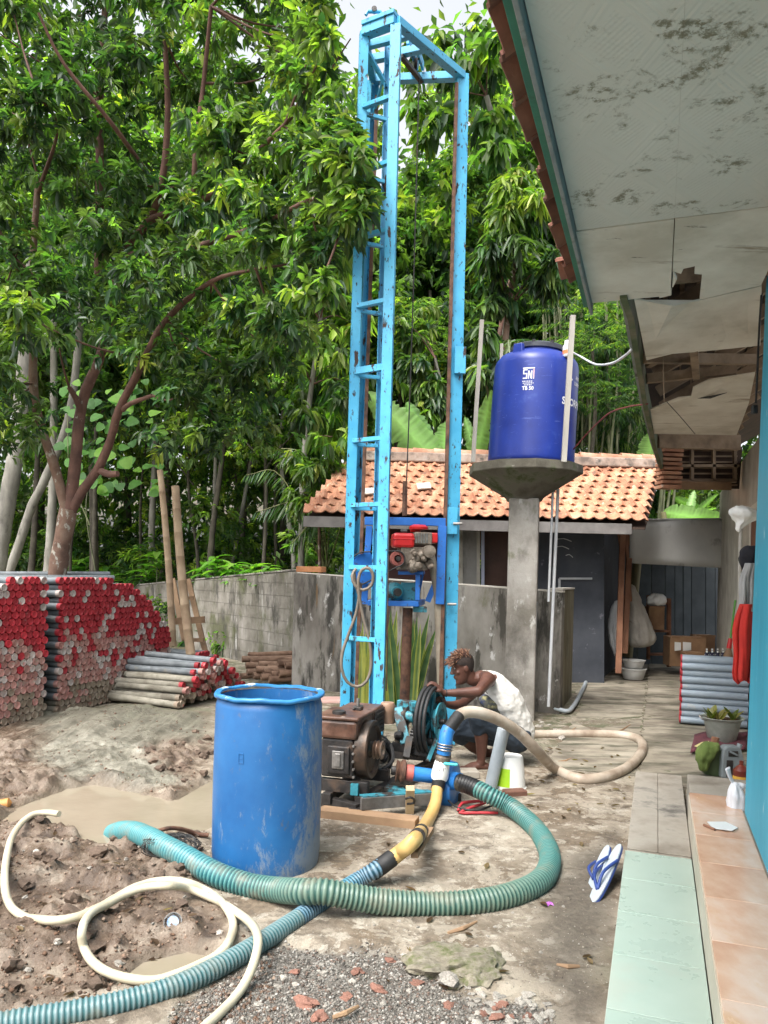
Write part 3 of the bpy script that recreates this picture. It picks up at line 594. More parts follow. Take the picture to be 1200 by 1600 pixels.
mb = MB(); mb.lathe([(.285, 1.145), (.30, 1.15), (.302, 1.19), (.28, 1.205), (.17, 1.225), (.05, 1.24), (.0, 1.245)], tk, n=40, M=Mx); lid = mb.build('lid', M('dark_grey_plastic', [(.03, .035, .05), (.06, .065, .08)], 6, rough=.35, coat=.2), tank, smooth=40)
mb = MB(); mb.lathe([(.03, 1.235), (.03, 1.275), (.0, 1.28)], tk, n=10, M=Mx); mb.build('knob', m_black, lid)
for an in (200, 250, 290, 340, 20, 90, 150):
    mb = MB(); c = tk+Mx@A(.285*math.cos(R(an)), .285*math.sin(R(an)), 1.20); mb.box(c, (.03, .03, .03)); mb.build('clip', m_black, lid)
for an in (228, 320):     # moulded lugs on the shoulder
    mb = MB(); c = tk+Mx@A(.375*math.cos(R(an)), .375*math.sin(R(an)), 1.10); mb.box(c, (.07, .13, .13), R(an), taper=.8); mb.build('lug', m_tank, tank, bevel=.012)
def on_tank(x, z, off=.0035, rr=None):    # x along the wall (m), z height; angle 0 faces the camera
    a = -math.pi/2+x/RT; r_ = (rr or RT-.001-.012*max(0, (z-.5))/.5)+off; return tk+Mx@A(r_*math.cos(a), r_*math.sin(a), z)
m_print = M('white_print', [(.80, .80, .82), (.7, .72, .8)], 30, rough=.5, bump=0)
m_printred = M('red_print', [(.7, .05, .1), (.6, .05, .12)], 8, rough=.5, bump=0)
def tank_text(txt, size, x0, z0, bold=.0, sx=1.0, mat=m_print):
    v, f = text_data(txt, size, bold); mb = MB(); mb.add([on_tank(x0+p[0]*sx, z0+p[1]) for p in v], f); return mb.build('printed_lettering', mat, tank, fixn=False)
def tank_rect(x0, x1, z0, z1, mat=m_print, n=5):
    mb = MB()
    for i in range(n):
        xa, xb = x0+(x1-x0)*i/n, x0+(x1-x0)*(i+1)/n; o = len(mb.v); mb.add([on_tank(xa, z0), on_tank(xb, z0), on_tank(xb, z1), on_tank(xa, z1)], [(0, 1, 2, 3)])
    return mb.build('printed_lettering', mat, tank, fixn=False)
x0 = -.165
# the SNI mark drawn as bars
for r in ((-.058, -.012, .895, .906), (-.058, -.046, .862, .905), (-.058, -.012, .858, .869), (-.024, -.012, .82, .868), (-.058, -.012, .813, .824),
          (-.004, .008, .813, .892), (.028, .040, .813, .892), (.050, .062, .813, .906)):
    tank_rect(x0+r[0], x0+r[1], r[2]-.03, r[3]-.03)
mb = MB(); mb.add([on_tank(x0-.004, .862), on_tank(x0+.009, .862), on_tank(x0+.040, .783), on_tank(x0+.027, .783)], [(0, 1, 2, 3)]); mb.build('printed_lettering', m_print, tank)
tank_rect(x0-.062, x0+.064, .882, .893); tank_rect(x0+.053, x0+.059, .79, .88, m_printred)
for k, (a_, b_) in enumerate(((-.06, .05), (-.055, .058), (-.04, .04))):
    z = .755-.018*k; x = a_
    while x < b_: wq = random.uniform(.006, .016); tank_rect(x0+x, x0+min(b_, x+wq), z, z+.008, n=1); x += wq+.006
tank_text('TB 50', .05, x0+.002, .690, .0015)
v_, f_ = text_data('SCORPION', .098, .003); w_ = max(q[0] for q in v_); mb = MB(); mb.add([on_tank(.225+w_+q[0], .60+q[1]) for q in v_], f_); mb.build('printed_lettering', m_print, tank, fixn=False)
for k, t_ in enumerate(('ANTI', 'LUMUT')): tank_text(t_, .05, .50, .86-.06*k, .001)
mb = MB(); mb.add([on_tank(x, z) for x, z in ((.30, .80), (.34, .845), (.38, .83), (.355, .81), (.34, .76), (.33, .79))], [(0, 1, 2, 3, 4, 5)]); mb.build('printed_emblem', m_print, tank)
# poles and pipes round the tank
m_polegrey = M('weathered_grey_timber', [(.27, .25, .22), (.45, .43, .39)], 5, rough=.85, bump=.3, stretch=(1, 1, .2))
def pole(name, a, b, r, mat, label, cat, parent=None, group=None, n=8, sq=True):
    mb = MB(); p, q = P(*a), P(*b)
    if sq: mb.beam(p, q, r*2, r*1.6, (0, 1, 0))
    else: mb.tube([p, p*.5+q*.5, q], r, n)
    return tag(mb.build(name, mat, loc=q, bevel=.003 if sq else 0, smooth=None if sq else 60), label, cat, group)
pole('wooden_pole', (753, 500, 8.3), (739, 722, 8.3), .022, m_polegrey, 'tall grey stick standing left of the blue tank on the platform rim', 'pole')
pole('wooden_pole', (784, 537, 8.95), (778, 722, 8.95), .018, m_polegrey, 'shorter stick standing behind the tank, only its top showing at left', 'pole')
pole('wooden_pole', (895, 493, 7.88), (881, 722, 7.88), .026, m_polegrey, 'tall grey batten leaning in front of the blue tank on its right side', 'pole')
m_pvcw = M('white_pvc', [(.50, .52, .55), (.62, .64, .66)], 6, rough=.45, bump=.1)
for k, (a, b) in enumerate((((872, 764, 8.5), (857, 1104, 8.5)), ((864, 764, 8.45), (857, 940, 8.45)))):
    mb = MB(); mb.tube([P(*a), P(*b)], .018 if k == 0 else .014, 10)
    o = tag(mb.build('water_pipe', m_pvcw, loc=P(*b), smooth=60), ['white water pipe dropping from the tank platform to the ground beside the pillar', 'thinner white pipe ending halfway down beside the longer tank pipe'][k], 'pipe')
mb = MB(); mb.tube([P(838, 940, 8.3), P(833, 1120, 8.3)], .011, 8); o = tag(mb.build('water_pipe', m_pvcw, loc=P(833, 1120, 8.3), smooth=60), 'thin white pipe strapped to the right edge of the pillar', 'pipe')
# ground drain pipe along the mossy wall
mb = MB(); mb.tube(spline([S(9.0, -1.2, .10), S(8.9, -.95, .06), S(9.3, -.90, .06), S(10.6, -.92, .06), S(11.6, -.95, .06)], .1), .026, 10); tag(mb.build('drain_pipe', m_pvcgrey, loc=S(9, -1, 0), smooth=60), 'grey drain pipe lying at the foot of the mossy side wall', 'pipe')
# float switch, tank hose, cables
fs = P(887, 545, 8.1); mb = MB(); mb.lathe([(.045, -.09), (.052, -.08), (.052, .02), (.035, .05), (.035, .085), (.0, .09)], fs, n=16); fo = mb.build('float_switch', m_whiteplastic, loc=fs-A(0, 0, .09), smooth=40); tag(fo, 'white plastic float switch sitting on top of the blue tank', 'switch')
mb = MB(); mb.lathe([(.0533, -.06), (.0533, -.02)], fs, n=16); mb.build('sticker', M('orange_sticker', [(.75, .22, .08)], 3, bump=0), fo)
wire('tank_hose', [(890, 548, 8.1), (905, 556, 7.9), (930, 569, 7.2), (955, 568, 6.3), (975, 557, 5.5), (986, 547, 5.1)], .010, m_pvcw, 'thin white hose sagging from the tank top to the eave', 'hose')
wire('cable', [(896, 702, 8.2), (920, 675, 8.0), (950, 647, 7.4), (980, 636, 6.8), (1012, 631, 6.2)], .007, M('dark_red_cable', [(.16, .03, .025)], 3, rough=.5), 'dark red cable running from behind the tank to the broken eave', 'cable')
# ============================================================ TILED HOUSE BEHIND
h2 = empty('tiled_house', (2, 11.5, 0), 'small house with orange clay tile roof behind the low wall', 'house')
ZE = 2.36
eL, eR = pz(474, 806, ZE), pz(1012, 819, ZE); rL, rR = P(546, 728, 12.2), P(1033, 730, 12.3); rR[2] = rL[2] = (rL[2]+rR[2])/2
ncol, nrow = 27, 9
def roofpt(s, t): return (eL*(1-s)+eR*s)*(1-t)+(rL*(1-s)+rR*s)*t
me_small = pantile((np.linalg.norm(eR-eL)/ncol)*.965, .27, .028, .015)
for j in range(nrow):
    for i in range(ncol):
        s0, t0 = i/ncol, j/nrow; p = roofpt(s0, t0); x = nrm(roofpt(s0+.03, t0)-p); y = nrm(roofpt(s0, min(1, t0+.1))-p if t0 < .95 else p-roofpt(s0, t0-.1))
        y = nrm(y-x*(x@y)+A(0, 0, -.045)); y = nrm(y-x*(x@y)); z = np.cross(x, y); w_ = np.linalg.norm(roofpt(s0+1/ncol, t0)-p)/(np.linalg.norm(eR-eL)/ncol)
        jx, jz = random.uniform(-.006, .006), random.uniform(-.004, .006); B = np.stack([x*w_, y, z], 1)
        inst('roof_tile', me_small, h2, mat4(B, p+x*jx+A(0, 0, .05+jz)))
for (s0, t0) in ((.30, .42), (.15, .30)):      # pale scraps / slipped pieces on the roof
    p = roofpt(s0, t0)+A(0, -.02, .12); mb = MB(); mb.box(p, (.20, .16, .02), np.stack([nrm(A(1, .1, .1)), nrm(A(-.1, .8, .6)), nrm(A(0, -.6, .8))], 1)); mb.build('mortar_patch', m_mortar, h2)
m_ridge = M('ridge_mortar', [(.16, .13, .11), (.36, .28, .23), (.46, .40, .35)], 4, 8, .9, .5, 20, layers=[(5, .55, .68, (.09, .085, .075), (1, 1, 1), .9)])
mb = MB(); mb.beam(rL+A(0, -.02, .10), rR+A(0, -.02, .10), .20, .15); mb.build('ridge_mortar', m_ridge, h2, bevel=.02)
rt = MB(); nseg = 10
rt.add([(0, .115*math.cos(math.pi*k/nseg), .115*math.sin(math.pi*k/nseg)) for k in range(nseg+1)]+[(.345, .10*math.cos(math.pi*k/nseg), .10*math.sin(math.pi*k/nseg)) for k in range(nseg+1)]+[(0, .10*math.cos(math.pi*k/nseg), .10*math.sin(math.pi*k/nseg)) for k in range(nseg+1)],
       [(k, k+1, nseg+2+k, nseg+1+k) for k in range(nseg)]+[(k, 2*nseg+2+k, 2*nseg+3+k, k+1) for k in range(nseg)])
m_ridget = M('weathered_ridge_tile', [(.30, .14, .085), (.46, .24, .15), (.5, .36, .27)], 5, 7, .85, .4, 20, rand=.3)
me_ridge = mesh_of(rt, 'ridge_tile', m_ridget, 40); nr = 15
for i in range(nr):
    p = rL*(1-i/nr)+rR*i/nr+A(0, 0, .145+random.uniform(-.005, .008)); inst('ridge_tile', me_ridge, h2, mat4(basis(rR-rL+A(0, 0, -.10)), p))
# back slope, eave board, walls
bL, bR = rL+A(0, 1.6, -1.2), rR+A(0, 1.6, -1.2)
mb = MB(); o = A(0, 0, .03); mb.hexa([rL, rR, bR, bL]+[p+o for p in (rL, rR, bR, bL)]); mb.build('back_slope', m_tile, h2)
mb = MB(); dn = A(0, .03, -.06); q = [roofpt(0.005, 0)+dn, roofpt(.995, 0)+dn, rR+dn, rL+dn]; mb.hexa([p-A(0, 0, .02) for p in q]+q); mb.build('roof_deck', m_void, h2)
m_ebrd = M('grey_eave_board', [(.13, .12, .115), (.24, .225, .215)], 3, rough=.85, world=True)
mb = MB(); mb.beam(roofpt(0, 0)+A(0, .03, -.075), roofpt(.955, 0)+A(0, .03, -.075), .03, .15); mb.build('eave_board', m_ebrd, h2, bevel=.004)
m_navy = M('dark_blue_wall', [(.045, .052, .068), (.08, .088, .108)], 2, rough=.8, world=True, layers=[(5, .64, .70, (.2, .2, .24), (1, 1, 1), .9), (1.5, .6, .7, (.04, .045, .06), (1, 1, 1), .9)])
m_greyw = M('grey_house_wall', [(.26, .25, .23), (.36, .35, .33)], 2, rough=.85, world=True, layers=[(2, .55, .7, (.16, .15, .14), (1, 1, .4), .9)])
Yw = 11.5
def wq(x0, x1, y0, y1, Y=Yw, th=.1):
    a, b, c, d = P(x0, y1, Y), P(x1, y1, Y), P(x1, y0, Y), P(x0, y0, Y); o = A(0, th, 0); return MB().hexa([a, b, b+o, a+o, d, c, c+o, d+o])
zb = 1095
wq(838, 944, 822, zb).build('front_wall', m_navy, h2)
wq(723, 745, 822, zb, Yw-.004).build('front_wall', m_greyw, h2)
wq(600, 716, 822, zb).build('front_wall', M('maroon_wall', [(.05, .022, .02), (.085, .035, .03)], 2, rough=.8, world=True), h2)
wq(716, 723, 824, zb, Yw-.03, .05).build('door_frame', m_whitewall, h2)
wq(745, 750, 824, zb, Yw-.03, .05).build('door_frame', m_whitewall, h2); wq(752, 757, 824, zb, Yw-.04, .05).build('door_frame', M('pale_blue_frame', [(.42, .45, .58)], 2, rough=.5), h2)
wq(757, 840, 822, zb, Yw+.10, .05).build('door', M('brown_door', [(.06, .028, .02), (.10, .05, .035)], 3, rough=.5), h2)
mb = MB(); a = P(940.5, 822, Yw+.12); b = P(968, 822, 14.0); a2 = P(940, 1100, Yw); mb.hexa([A(a[0], a[1], 0), A(b[0]+.02, b[1], 0), A(b[0]-.08, b[1], 0), A(a[0]-.1, a[1], 0), a, A(b[0]+.02, b[1], a[2]), A(b[0]-.08, b[1], a[2]), a-A(.1, 0, 0)]); mb.build('side_wall', m_navy, h2)
for (p, q) in (((874, 904), (925, 904)), ((874, 904), (874, 921))):
    mb = MB(); mb.beam(P(*p, Yw-.03), P(*q, Yw-.03), .03, .03, (0, 1, 0)); mb.build('window_frame', m_pvcw, h2)
for (x0_, x1_, y) in ((868, 893, 843), (868, 889, 855), (884, 895, 868)):
    mb = MB(); mb.tube(spline([P(x0_, y, Yw-.012), P((x0_+x1_)/2, y-1.5, Yw-.012), P(x1_, y+3, Yw-.012)], .05), .006, 5); mb.build('chalk_mark', m_pvcw, h2)
# ============================================================ LEAN-TO AT THE END OF THE ALLEY
lt = empty('lean_to_shed', (5.0, 13.5, 0), 'open shed with hanging metal sheet over dark blue boards at the alley end', 'shed')
m_zinc = M('dull_metal_sheet', [(.55, .55, .54), (.66, .66, .64)], 1.5, 6, .6, .15, 6, metal=.05, world=True, layers=[(2, .6, .75, (.14, .13, .12), (1, 1, 1), .8)])
mb = MB()
def shf(s, t):
    p = P(984+(1137-984)*s, 812+(880+8*s-812)*t, 12.6+.015*math.sin(s*9)+.03*t*math.sin(s*5+1)); return p
mb.grid(shf, 18, 6); mb.build('metal_sheet', m_zinc, lt, solid=.004, smooth=180)
mb = MB(); a, b = P(940, 813, 12.55), P(1139, 811, 12.6); mb.hexa([a, b, b+A(.3, 2.2, .1), a+A(0, 2.2, .1)]+[p+A(0, 0, .02) for p in (a, b, b+A(.3, 2.2, .1), a+A(0, 2.2, .1))]); mb.build('shed_shade_roof', m_zinc, lt)  # unseen roof, added to shade the inside of the shed
m_boards = [M('blue_grey_board', [(.032, .042, .05), (.06, .072, .082)], 3, rough=.8, world=True, rand=.4)]
x = 968; Yb = 14.3
while x < 1142:
    w_ = random.choice((13, 15, 22)); wq(x, x+w_-1, 815, 1046, Yb+random.uniform(0, .02), .03).build('wall_board', m_boards[0], lt); x += w_
wq(940, 970, 815, 1060, 14.05, .04).build('wall_board', m_void, lt)  # near-black panel standing in for the shade of the narrow doorway
for (p, q, wd) in (((1140, 812, 12.6), (1134, 1060, 12.6), .05), ((1045, 935, 13.2), (1045, 1042, 13.2), .06), ((1013, 930, 13.3), (1013, 1030, 13.3), .05)):
    mb = MB(); mb.beam(P(*p), P(*q), wd, wd, (0, 1, 0)); mb.build('post', m_plankred if p[0] != 1140 else m_polegrey, lt)
for y in (943, 986, 1022):
    mb = MB(); mb.beam(P(1013, y, 13.3), P(1046, y, 13.2), .30, .025); mb.build('shelf', m_plankred, lt)
# leaning timbers
for k, (a, b, wd) in enumerate((((973, 832, 11.9), (966, 1052, 11.3), .085), ((983, 872, 12.0), (976, 1021, 11.7), .085), ((978, 836, 12.2), (985, 940, 12.2), .05))):
    mb = MB(); mb.beam(P(*a), P(*b), wd, .035, (0, 1, 0)); tag(mb.build('timber_plank', m_plankred, loc=P(*b), bevel=.004), ['longest red-brown plank leaning at the shed corner, foot on the alley', 'shorter red-brown plank leaning right of the longest one', 'thin dark batten behind the two leaning planks'][k], 'plank')
def carton(name, x0, x1, y0, y1, Y, dep, label, mat, cat='cardboard box', group=None):
    c = P((x0+x1)/2, (y0+y1)/2, Y); wx = (x1-x0)/1200*Y; hz = (y1-y0)/1200*Y
    o = empty(name, c-A(0, 0, hz/2), label, cat, group); mb = MB(); mb.box(c+A(0, dep/2, 0), (wx, dep, hz), -.08); mb.build('box_body', mat, o, bevel=.006)
    mb = MB(); mb.box(c+A(0, -.002, hz*.5-.005), (wx*.96, .004, .03), -.08); mb.build('flap', mat, o); return o
m_card = M('brown_cardboard', [(.22, .12, .065), (.32, .19, .10)], 4, rough=.85, bump=.1, rand=.3)
c = carton('cardboard_box', 1015, 1039, 948, 984, 13.0, .3, 'upright brown carton on the middle shelf of the shed', m_card)
c = carton('cardboard_box', 1049, 1104, 996, 1042, 12.6, .4, 'large brown carton with two white labels on the shed floor', m_card)
for x0_, x1_ in ((1054, 1064), (1067, 1080)):
    a = P(x0_, 1003, 12.56); mb = MB(); mb.hexa([P(x0_, 1017, 12.555), P(x1_, 1016, 12.55), P(x1_, 1016, 12.553), P(x0_, 1017, 12.558), P(x0_, 1003, 12.555), P(x1_, 1004, 12.55), P(x1_, 1004, 12.553), P(x0_, 1003, 12.558)]); mb.build('paper_label', m_whiteplastic, c)
carton('cardboard_box', 1071, 1102, 1020, 1038, 12.2, .25, 'small brown carton in front of the large labelled one', m_card)
carton('cardboard_box', 1088, 1118, 993, 1018, 13.2, .3, 'brown carton behind the large labelled one, by the boards', m_card)
m_sack = M('woven_sack', [(.36, .33, .29), (.52, .49, .44)], 3, 7, .8, .5, 10, world=True, layers=[(4, .62, .7, (.25, .22, .18), (1, 1, 1), .9)])
def cloth_blob(name, prof, Y, dep, mat, label, cat, seed=0, n=20):
    """a full sack or draped bag: outline given as (y, x0, x1) rows, rounded in depth"""
    rs = random.Random(seed); mb = MB(); rows = [];
    for (y, x0, x1) in prof:
        a, b = P(x0, y, Y), P(x1, y, Y); c = (a+b)/2; hw = np.linalg.norm(b-a)/2; ring = []
        for k in range(n):
            t = 2*math.pi*k/n; wob = 1+rs.uniform(-.05, .05)+.10*math.sin(5*t+seed+.5*len(rows))+.05*math.sin(11*t+seed*2); ring.append(c+A(hw*math.cos(t)*wob, min(dep, hw*1.1)*math.sin(t)*wob, rs.uniform(-.01, .01)))
        rows.append(ring)
    vs = [p for r_ in rows for p in r_]; m_ = len(rows); fs = [(i*n+j, i*n+(j+1) % n, (i+1)*n+(j+1) % n, (i+1)*n+j) for i in range(m_-1) for j in range(n)]+[tuple(range(n)), tuple((m_-1)*n+j for j in range(n))]
    mb.add(vs, fs); o = mb.build(name, mat, loc=P((prof[-1][1]+prof[-1][2])/2, prof[-1][0], Y), smooth=180, sub=2); tx = bpy.data.textures.new('creases', 'CLOUDS'); tx.noise_scale = .05; tx.noise_depth = 3; dm = o.modifiers.new('creases', 'DISPLACE'); dm.texture = tx; dm.strength = min(.05, dep*.35); dm.mid_level = .5; return tag(o, label, cat)
cloth_blob('sack', [(912, 983, 990), (930, 982, 998), (955, 982, 1008), (980, 981, 1018), (1000, 981, 1028), (1012, 984, 1012)], 12.4, .22, m_sack, 'big dirty white woven sack slumped behind the leaning planks', 'sack', 1)
cloth_blob('sack', [(938, 960, 968), (955, 952, 968), (980, 949, 968), (1005, 952, 968), (1026, 960, 968)], 12.1, .2, m_pvcw, 'pale bluish sack bulging left of the leaning planks', 'sack', 2)
cloth_blob('plastic_bag', [(927, 1018, 1034), (934, 1012, 1040), (942, 1010, 1040), (946, 1014, 1038)], 13.1, .15, m_whiteplastic, 'white plastic bag on top of the shelf carton', 'bag', 3)
mb = MB(); c = P(990, 1042, 12.0); c[2] = .03
def basin(c, r, h): return [(r*.72, 0), (r*.78, .01), (r, h), (r*1.06, h), (r*1.06, h+.01), (r*.96, h+.01), (r*.70, .02), (0, .02)]
mb.lathe(basin(c, .19, .16), c, n=28); mb.build('x', m_steel) if 0 else None
o = mb.build('basin', m_zinc, loc=c, smooth=40); tag(o, 'grey metal basin on the shed floor under the sacks', 'basin')
mb = MB(); mb.lathe(basin(c, .17, .12), c+A(0, 0, .17), n=28); tag(mb.build('basin', m_zinc, loc=c+A(0, 0, .17), smooth=40), 'second metal basin nested on top of the floor basin', 'basin')
m_bott = M('dark_bottle', [(.02, .02, .05)], 3, rough=.2); 
for k in range(8):
    c = P(1104+(k % 4)*8.5, 1031+(k//4)*4, 11.6-(k//4)*.35); o = empty('bottle', c, 'small dark bottle with white neck in the row behind the grey pipes', 'bottle', 'small bottles behind the grey pipe stack')
    mb = MB(); mb.lathe([(.03, 0), (.03, .10), (.012, .13), (.012, .15)], c, n=10); mb.build('bottle_body', m_bott, o, smooth=40)
    mb = MB(); mb.lathe([(.0305, .025), (.0305, .085)], c, n=10); mb.build('label_band', m_whiteplastic, o, smooth=40)
    mb = MB(); mb.lathe([(.014, .145), (.014, .17), (0, .17)], c, n=8); mb.build('cap', m_whiteplastic, o, smooth=40)
# broom
bo = empty('broom', P(1137, 1035, 9.0), 'broom with green handle and red collar leaning on the white wall', 'broom')
mb = MB(); mb.tube([P(1149, 938, 9.1), P(1141, 1000, 9.0)], .013, 8); mb.build('handle', M('green_handle', [(.10, .32, .05)], 3, rough=.4), bo, smooth=60)
mb = MB(); mb.lathe([(.03, 0), (.024, .10), (.018, .12)], P(1139, 1013, 9.0), nrm(P(1141, 1000, 9.0)-P(1139, 1013, 9.0)), 12); mb.build('collar', M('red_plastic', [(.55, .02, .02)], 3, rough=.35), bo, smooth=60)
mb = MB(); mb.lathe([(.07, -.20), (.05, -.08), (.025, .0)], P(1139, 1013, 9.0), nrm(P(1141, 1000, 9.0)-P(1137, 1035, 9.0)), 12); mb.build('bristles', m_wood, bo, smooth=60)
# ============================================================ STACKED PIPES
m_pipe = M('grey_casing_pipe', [(.105, .12, .13), (.19, .21, .225)], 7, rough=.5, bump=.15, rand=.3, layers=[(4, .60, .72, (.22, .20, .16), (1, 1, 1), .9)])
m_pipe_mud = M('mud_caked_pipe', [(.13, .115, .088), (.21, .195, .155), (.28, .26, .215)], 6, rough=.85, bump=.4, rand=.25)
m_pipe_new = M('clean_grey_pipe', [(.25, .31, .37), (.31, .37, .43)], 6, rough=.42, bump=.08, rand=.12, layers=[(5, .64, .74, (.40, .40, .38), (1, 1, 1), .8)])
def capmat(nm, cols, **k): return M(nm, cols, 14, rough=.6, bump=.15, rand=.5, bsc=30, **k)
m_cred = capmat('red_pipe_end', [(.27, .012, .020), (.44, .026, .040)], layers=[(16, .62, .74, (.44, .20, .20), (1, 1, 1), .7)])
m_cwht = capmat('chalky_pipe_end', [(.36, .29, .265), (.50, .45, .42)], layers=[(12, .58, .68, (.50, .14, .12), (1, 1, 1), .7)])
m_cfad = capmat('faded_pipe_end', [(.33, .135, .115), (.42, .24, .21)], layers=[(12, .55, .66, (.36, .32, .27), (1, 1, 1), .8)])
m_cmud = capmat('muddy_pipe_end', [(.17, .12, .085), (.30, .25, .19)], layers=[(9, .60, .70, (.35, .10, .07), (1, 1, 1), .8)])
PR = .0375
def pipe_mesh(name, body, end, length, r=PR, n=12, red=.05):
    mb = MB(); vs = []; fs = []; mi = []
    for x in (0, -red, -length):
        vs += [(x, r*math.cos(2*math.pi*k/n), r*math.sin(2*math.pi*k/n)) for k in range(n)]
    for s in range(2):
        for k in range(n): fs.append((s*n+k, s*n+(k+1) % n, (s+1)*n+(k+1) % n, (s+1)*n+k)); mi.append(1 if s == 0 else 0)
    o = len(vs); vs += [(0, .80*r*math.cos(2*math.pi*k/n), .80*r*math.sin(2*math.pi*k/n)) for k in range(n)]; vs += [(-.006, .62*r*math.cos(2*math.pi*k/n), .62*r*math.sin(2*math.pi*k/n)) for k in range(n)]
    for k in range(n): fs.append((k, o+k, o+(k+1) % n, (k+1) % n)); mi.append(1); fs.append((o+k, o+n+k, o+n+(k+1) % n, o+(k+1) % n)); mi.append(1)
    fs.append(tuple(o+n+k for k in range(n))); mi.append(1); fs.append(tuple(2*n+k for k in range(n))[::-1]); mi.append(1)
    mb.add(vs, fs); ob = mb.build(name, body, loc=(0, 0, 0), smooth=35, fixn=True); me = ob.data; me.materials.append(end)
    me.polygons.foreach_set('material_index', mi); bpy.data.objects.remove(ob); return me
KINDS = {'red': (m_cred, 'red-painted end'), 'white': (m_cwht, 'chalky white end'), 'faded': (m_cfad, 'faded pink end'), 'mud': (m_cmud, 'mud-smeared end')}
cand = []     # (distance, point, axis, kind, stack, length)
PT = [(-20, 905), (60, 908), (200, 905)]
def proj(p): v = np.asarray(p)-CAM; return 600+F*(v@_r)/v[1], CY-F*(v@_u)/v[1]
def topline(x, pts):
    xs = [p[0] for p in pts]; ys = [p[1] for p in pts]; return float(np.interp(x, xs, ys))
def colour_for(y, x, ytop, ybot, rs):
    t = (y-ytop)/(ybot-ytop)+rs.uniform(-.05, .05)+.10*(vnoise(np.array([x/26.]), np.array([y/17.]))[0]-.5)
    if t < .46: return 'white' if (rs.random() < .07 or vnoise(np.array([x/17.+9]), np.array([y/9.]))[0] > .86) else 'red'
    if t < .80: return rs.choice(['faded', 'faded', 'faded', 'white', 'red' if t < .68 else 'faded'])
    return rs.choice(['mud', 'mud', 'faded'] if t < .9 else ['mud'])
rs = random.Random(5)
def stack(v0, u0, ncol, nrow, top, botline, nm, jit=.010, z0=.03, L=1.1):
    for r_ in range(nrow):
        for c_ in range(ncol):
            u = u0+c_*PR*2.08+(r_ % 2)*PR*1.04; z = z0+PR+r_*PR*1.80
            p = S(u+rs.uniform(-.003, .003), v0+rs.uniform(-jit, jit), z+rs.uniform(-.002, .002)); x, y = proj(p)
            if y < topline(x, top)+3 or x < -30: continue
            cand.append((np.linalg.norm(p-CAM), p, nrm(DN+A(0, 0, rs.uniform(-.004, .004))), colour_for(y, x, topline(x, top), topline(x, botline), rs), nm, L))
stack(-5.84, 5.15, 14, 22, [(-40, 905), (78, 903)], [(-40, 1150), (90, 1120)], 'left')
stack(-5.84, 6.42, 25, 22, [(80, 903), (203, 905), (222, 925), (240, 945), (256, 968), (276, 995), (292, 1022)], [(80, 1120), (290, 1070)], 'middle', .012)
stack(-5.55, 8.55, 6, 14, [(200, 940), (236, 944), (246, 948), (262, 975), (290, 1018)], [(80, 1120), (290, 1070)], 'middle', .03)
for r_ in range(8):       # the tumbled low heap
    for c_ in range(17-r_):
        u = 7.15+.06*r_+c_*.086+rs.uniform(-.02, .02); z = .05+PR+r_*.064+rs.uniform(-.008, .008)
        p = S(u, -4.93+.02*r_+rs.uniform(-.07, .05), z); x, y = proj(p)
        if y < topline(x, [(270, 1070), (300, 1045), (312, 1034), (352, 1030), (372, 1052), (390, 1072)]): continue
        cand.append((np.linalg.norm(p-CAM), p, nrm(DN+A(rs.uniform(-.05, .05), rs.uniform(-.07, .07), rs.uniform(-.03, .02))), rs.choice(['red', 'red', 'white', 'faded']) if y < 1085 else 'mud', 'heap', .95))
meshes = {}
def get_mesh(kind, body, L):
    k = (kind, body.name, L)
    if k not in meshes: meshes[k] = pipe_mesh('casing_pipe', body, KINDS[kind][0], L, red=.015 if body is m_pipe_new else .05)
    return meshes[k]
where = {'left': 'stack left of the trunk', 'middle': 'stack right of the trunk', 'heap': 'low tumbled heap'}
cand.sort(key=lambda c: c[0]-(.9 if c[4] == 'heap' else 0))
rest = MB(); rest_mi = []; nlim = 262
STUFF = {}
for i, (d, p, ax, kind, nm, L) in enumerate(cand):
    x, y = proj(p); body = m_pipe_mud if (kind == 'mud' or (nm == 'heap' and y > 1055)) else m_pipe
    B = basis(ax); me = get_mesh(kind, body, L)
    if i < nlim and -3 < x:
        o = inst('casing_pipe', me, None, mat4(B, p)); tag(o, 'pipe with %s, %s rows, %s' % (KINDS[kind][1], 'top' if y < 945 else 'upper' if y < 990 else 'middle' if y < 1045 else 'lowest', where[nm]), 'pipe', 'grey pipes with coloured ends stacked in the yard')
    else: STUFF.setdefault((kind, body.name), []).append((me, mat4(B, p)))
# all the remaining pipes of the tall stacks in one object
allv = []; allf = []; allm = []; mats = []
for (kind, bn), lst in STUFF.items():
    me = lst[0][0]; nv = len(me.vertices); co = np.empty(nv*3, np.float32); me.vertices.foreach_get('co', co); co = co.reshape(-1, 3)
    fcs = [tuple(p.vertices) for p in me.polygons]; mi = [p.material_index for p in me.polygons]; b0 = len(mats); mats += list(me.materials)
    for m_, M4 in lst:
        T = np.array(M4); w_ = co@T[:3, :3].T+T[:3, 3]; o = len(allv); allv += [tuple(q) for q in w_]; allf += [tuple(j+o for j in f) for f in fcs]; allm += [b0+k for k in mi]
me = bpy.data.meshes.new('stacked_pipes'); me.from_pydata(allv, [], allf); me.update(); smoothen(me, 35)
for m_ in mats: me.materials.append(m_)
me.polygons.foreach_set('material_index', allm); o = bpy.data.objects.new('stacked_pipes', me); COL.objects.link(o)
tag(o, 'remaining grey pipes with red and white ends filling the tall stacks', 'pipes', kind='stuff')
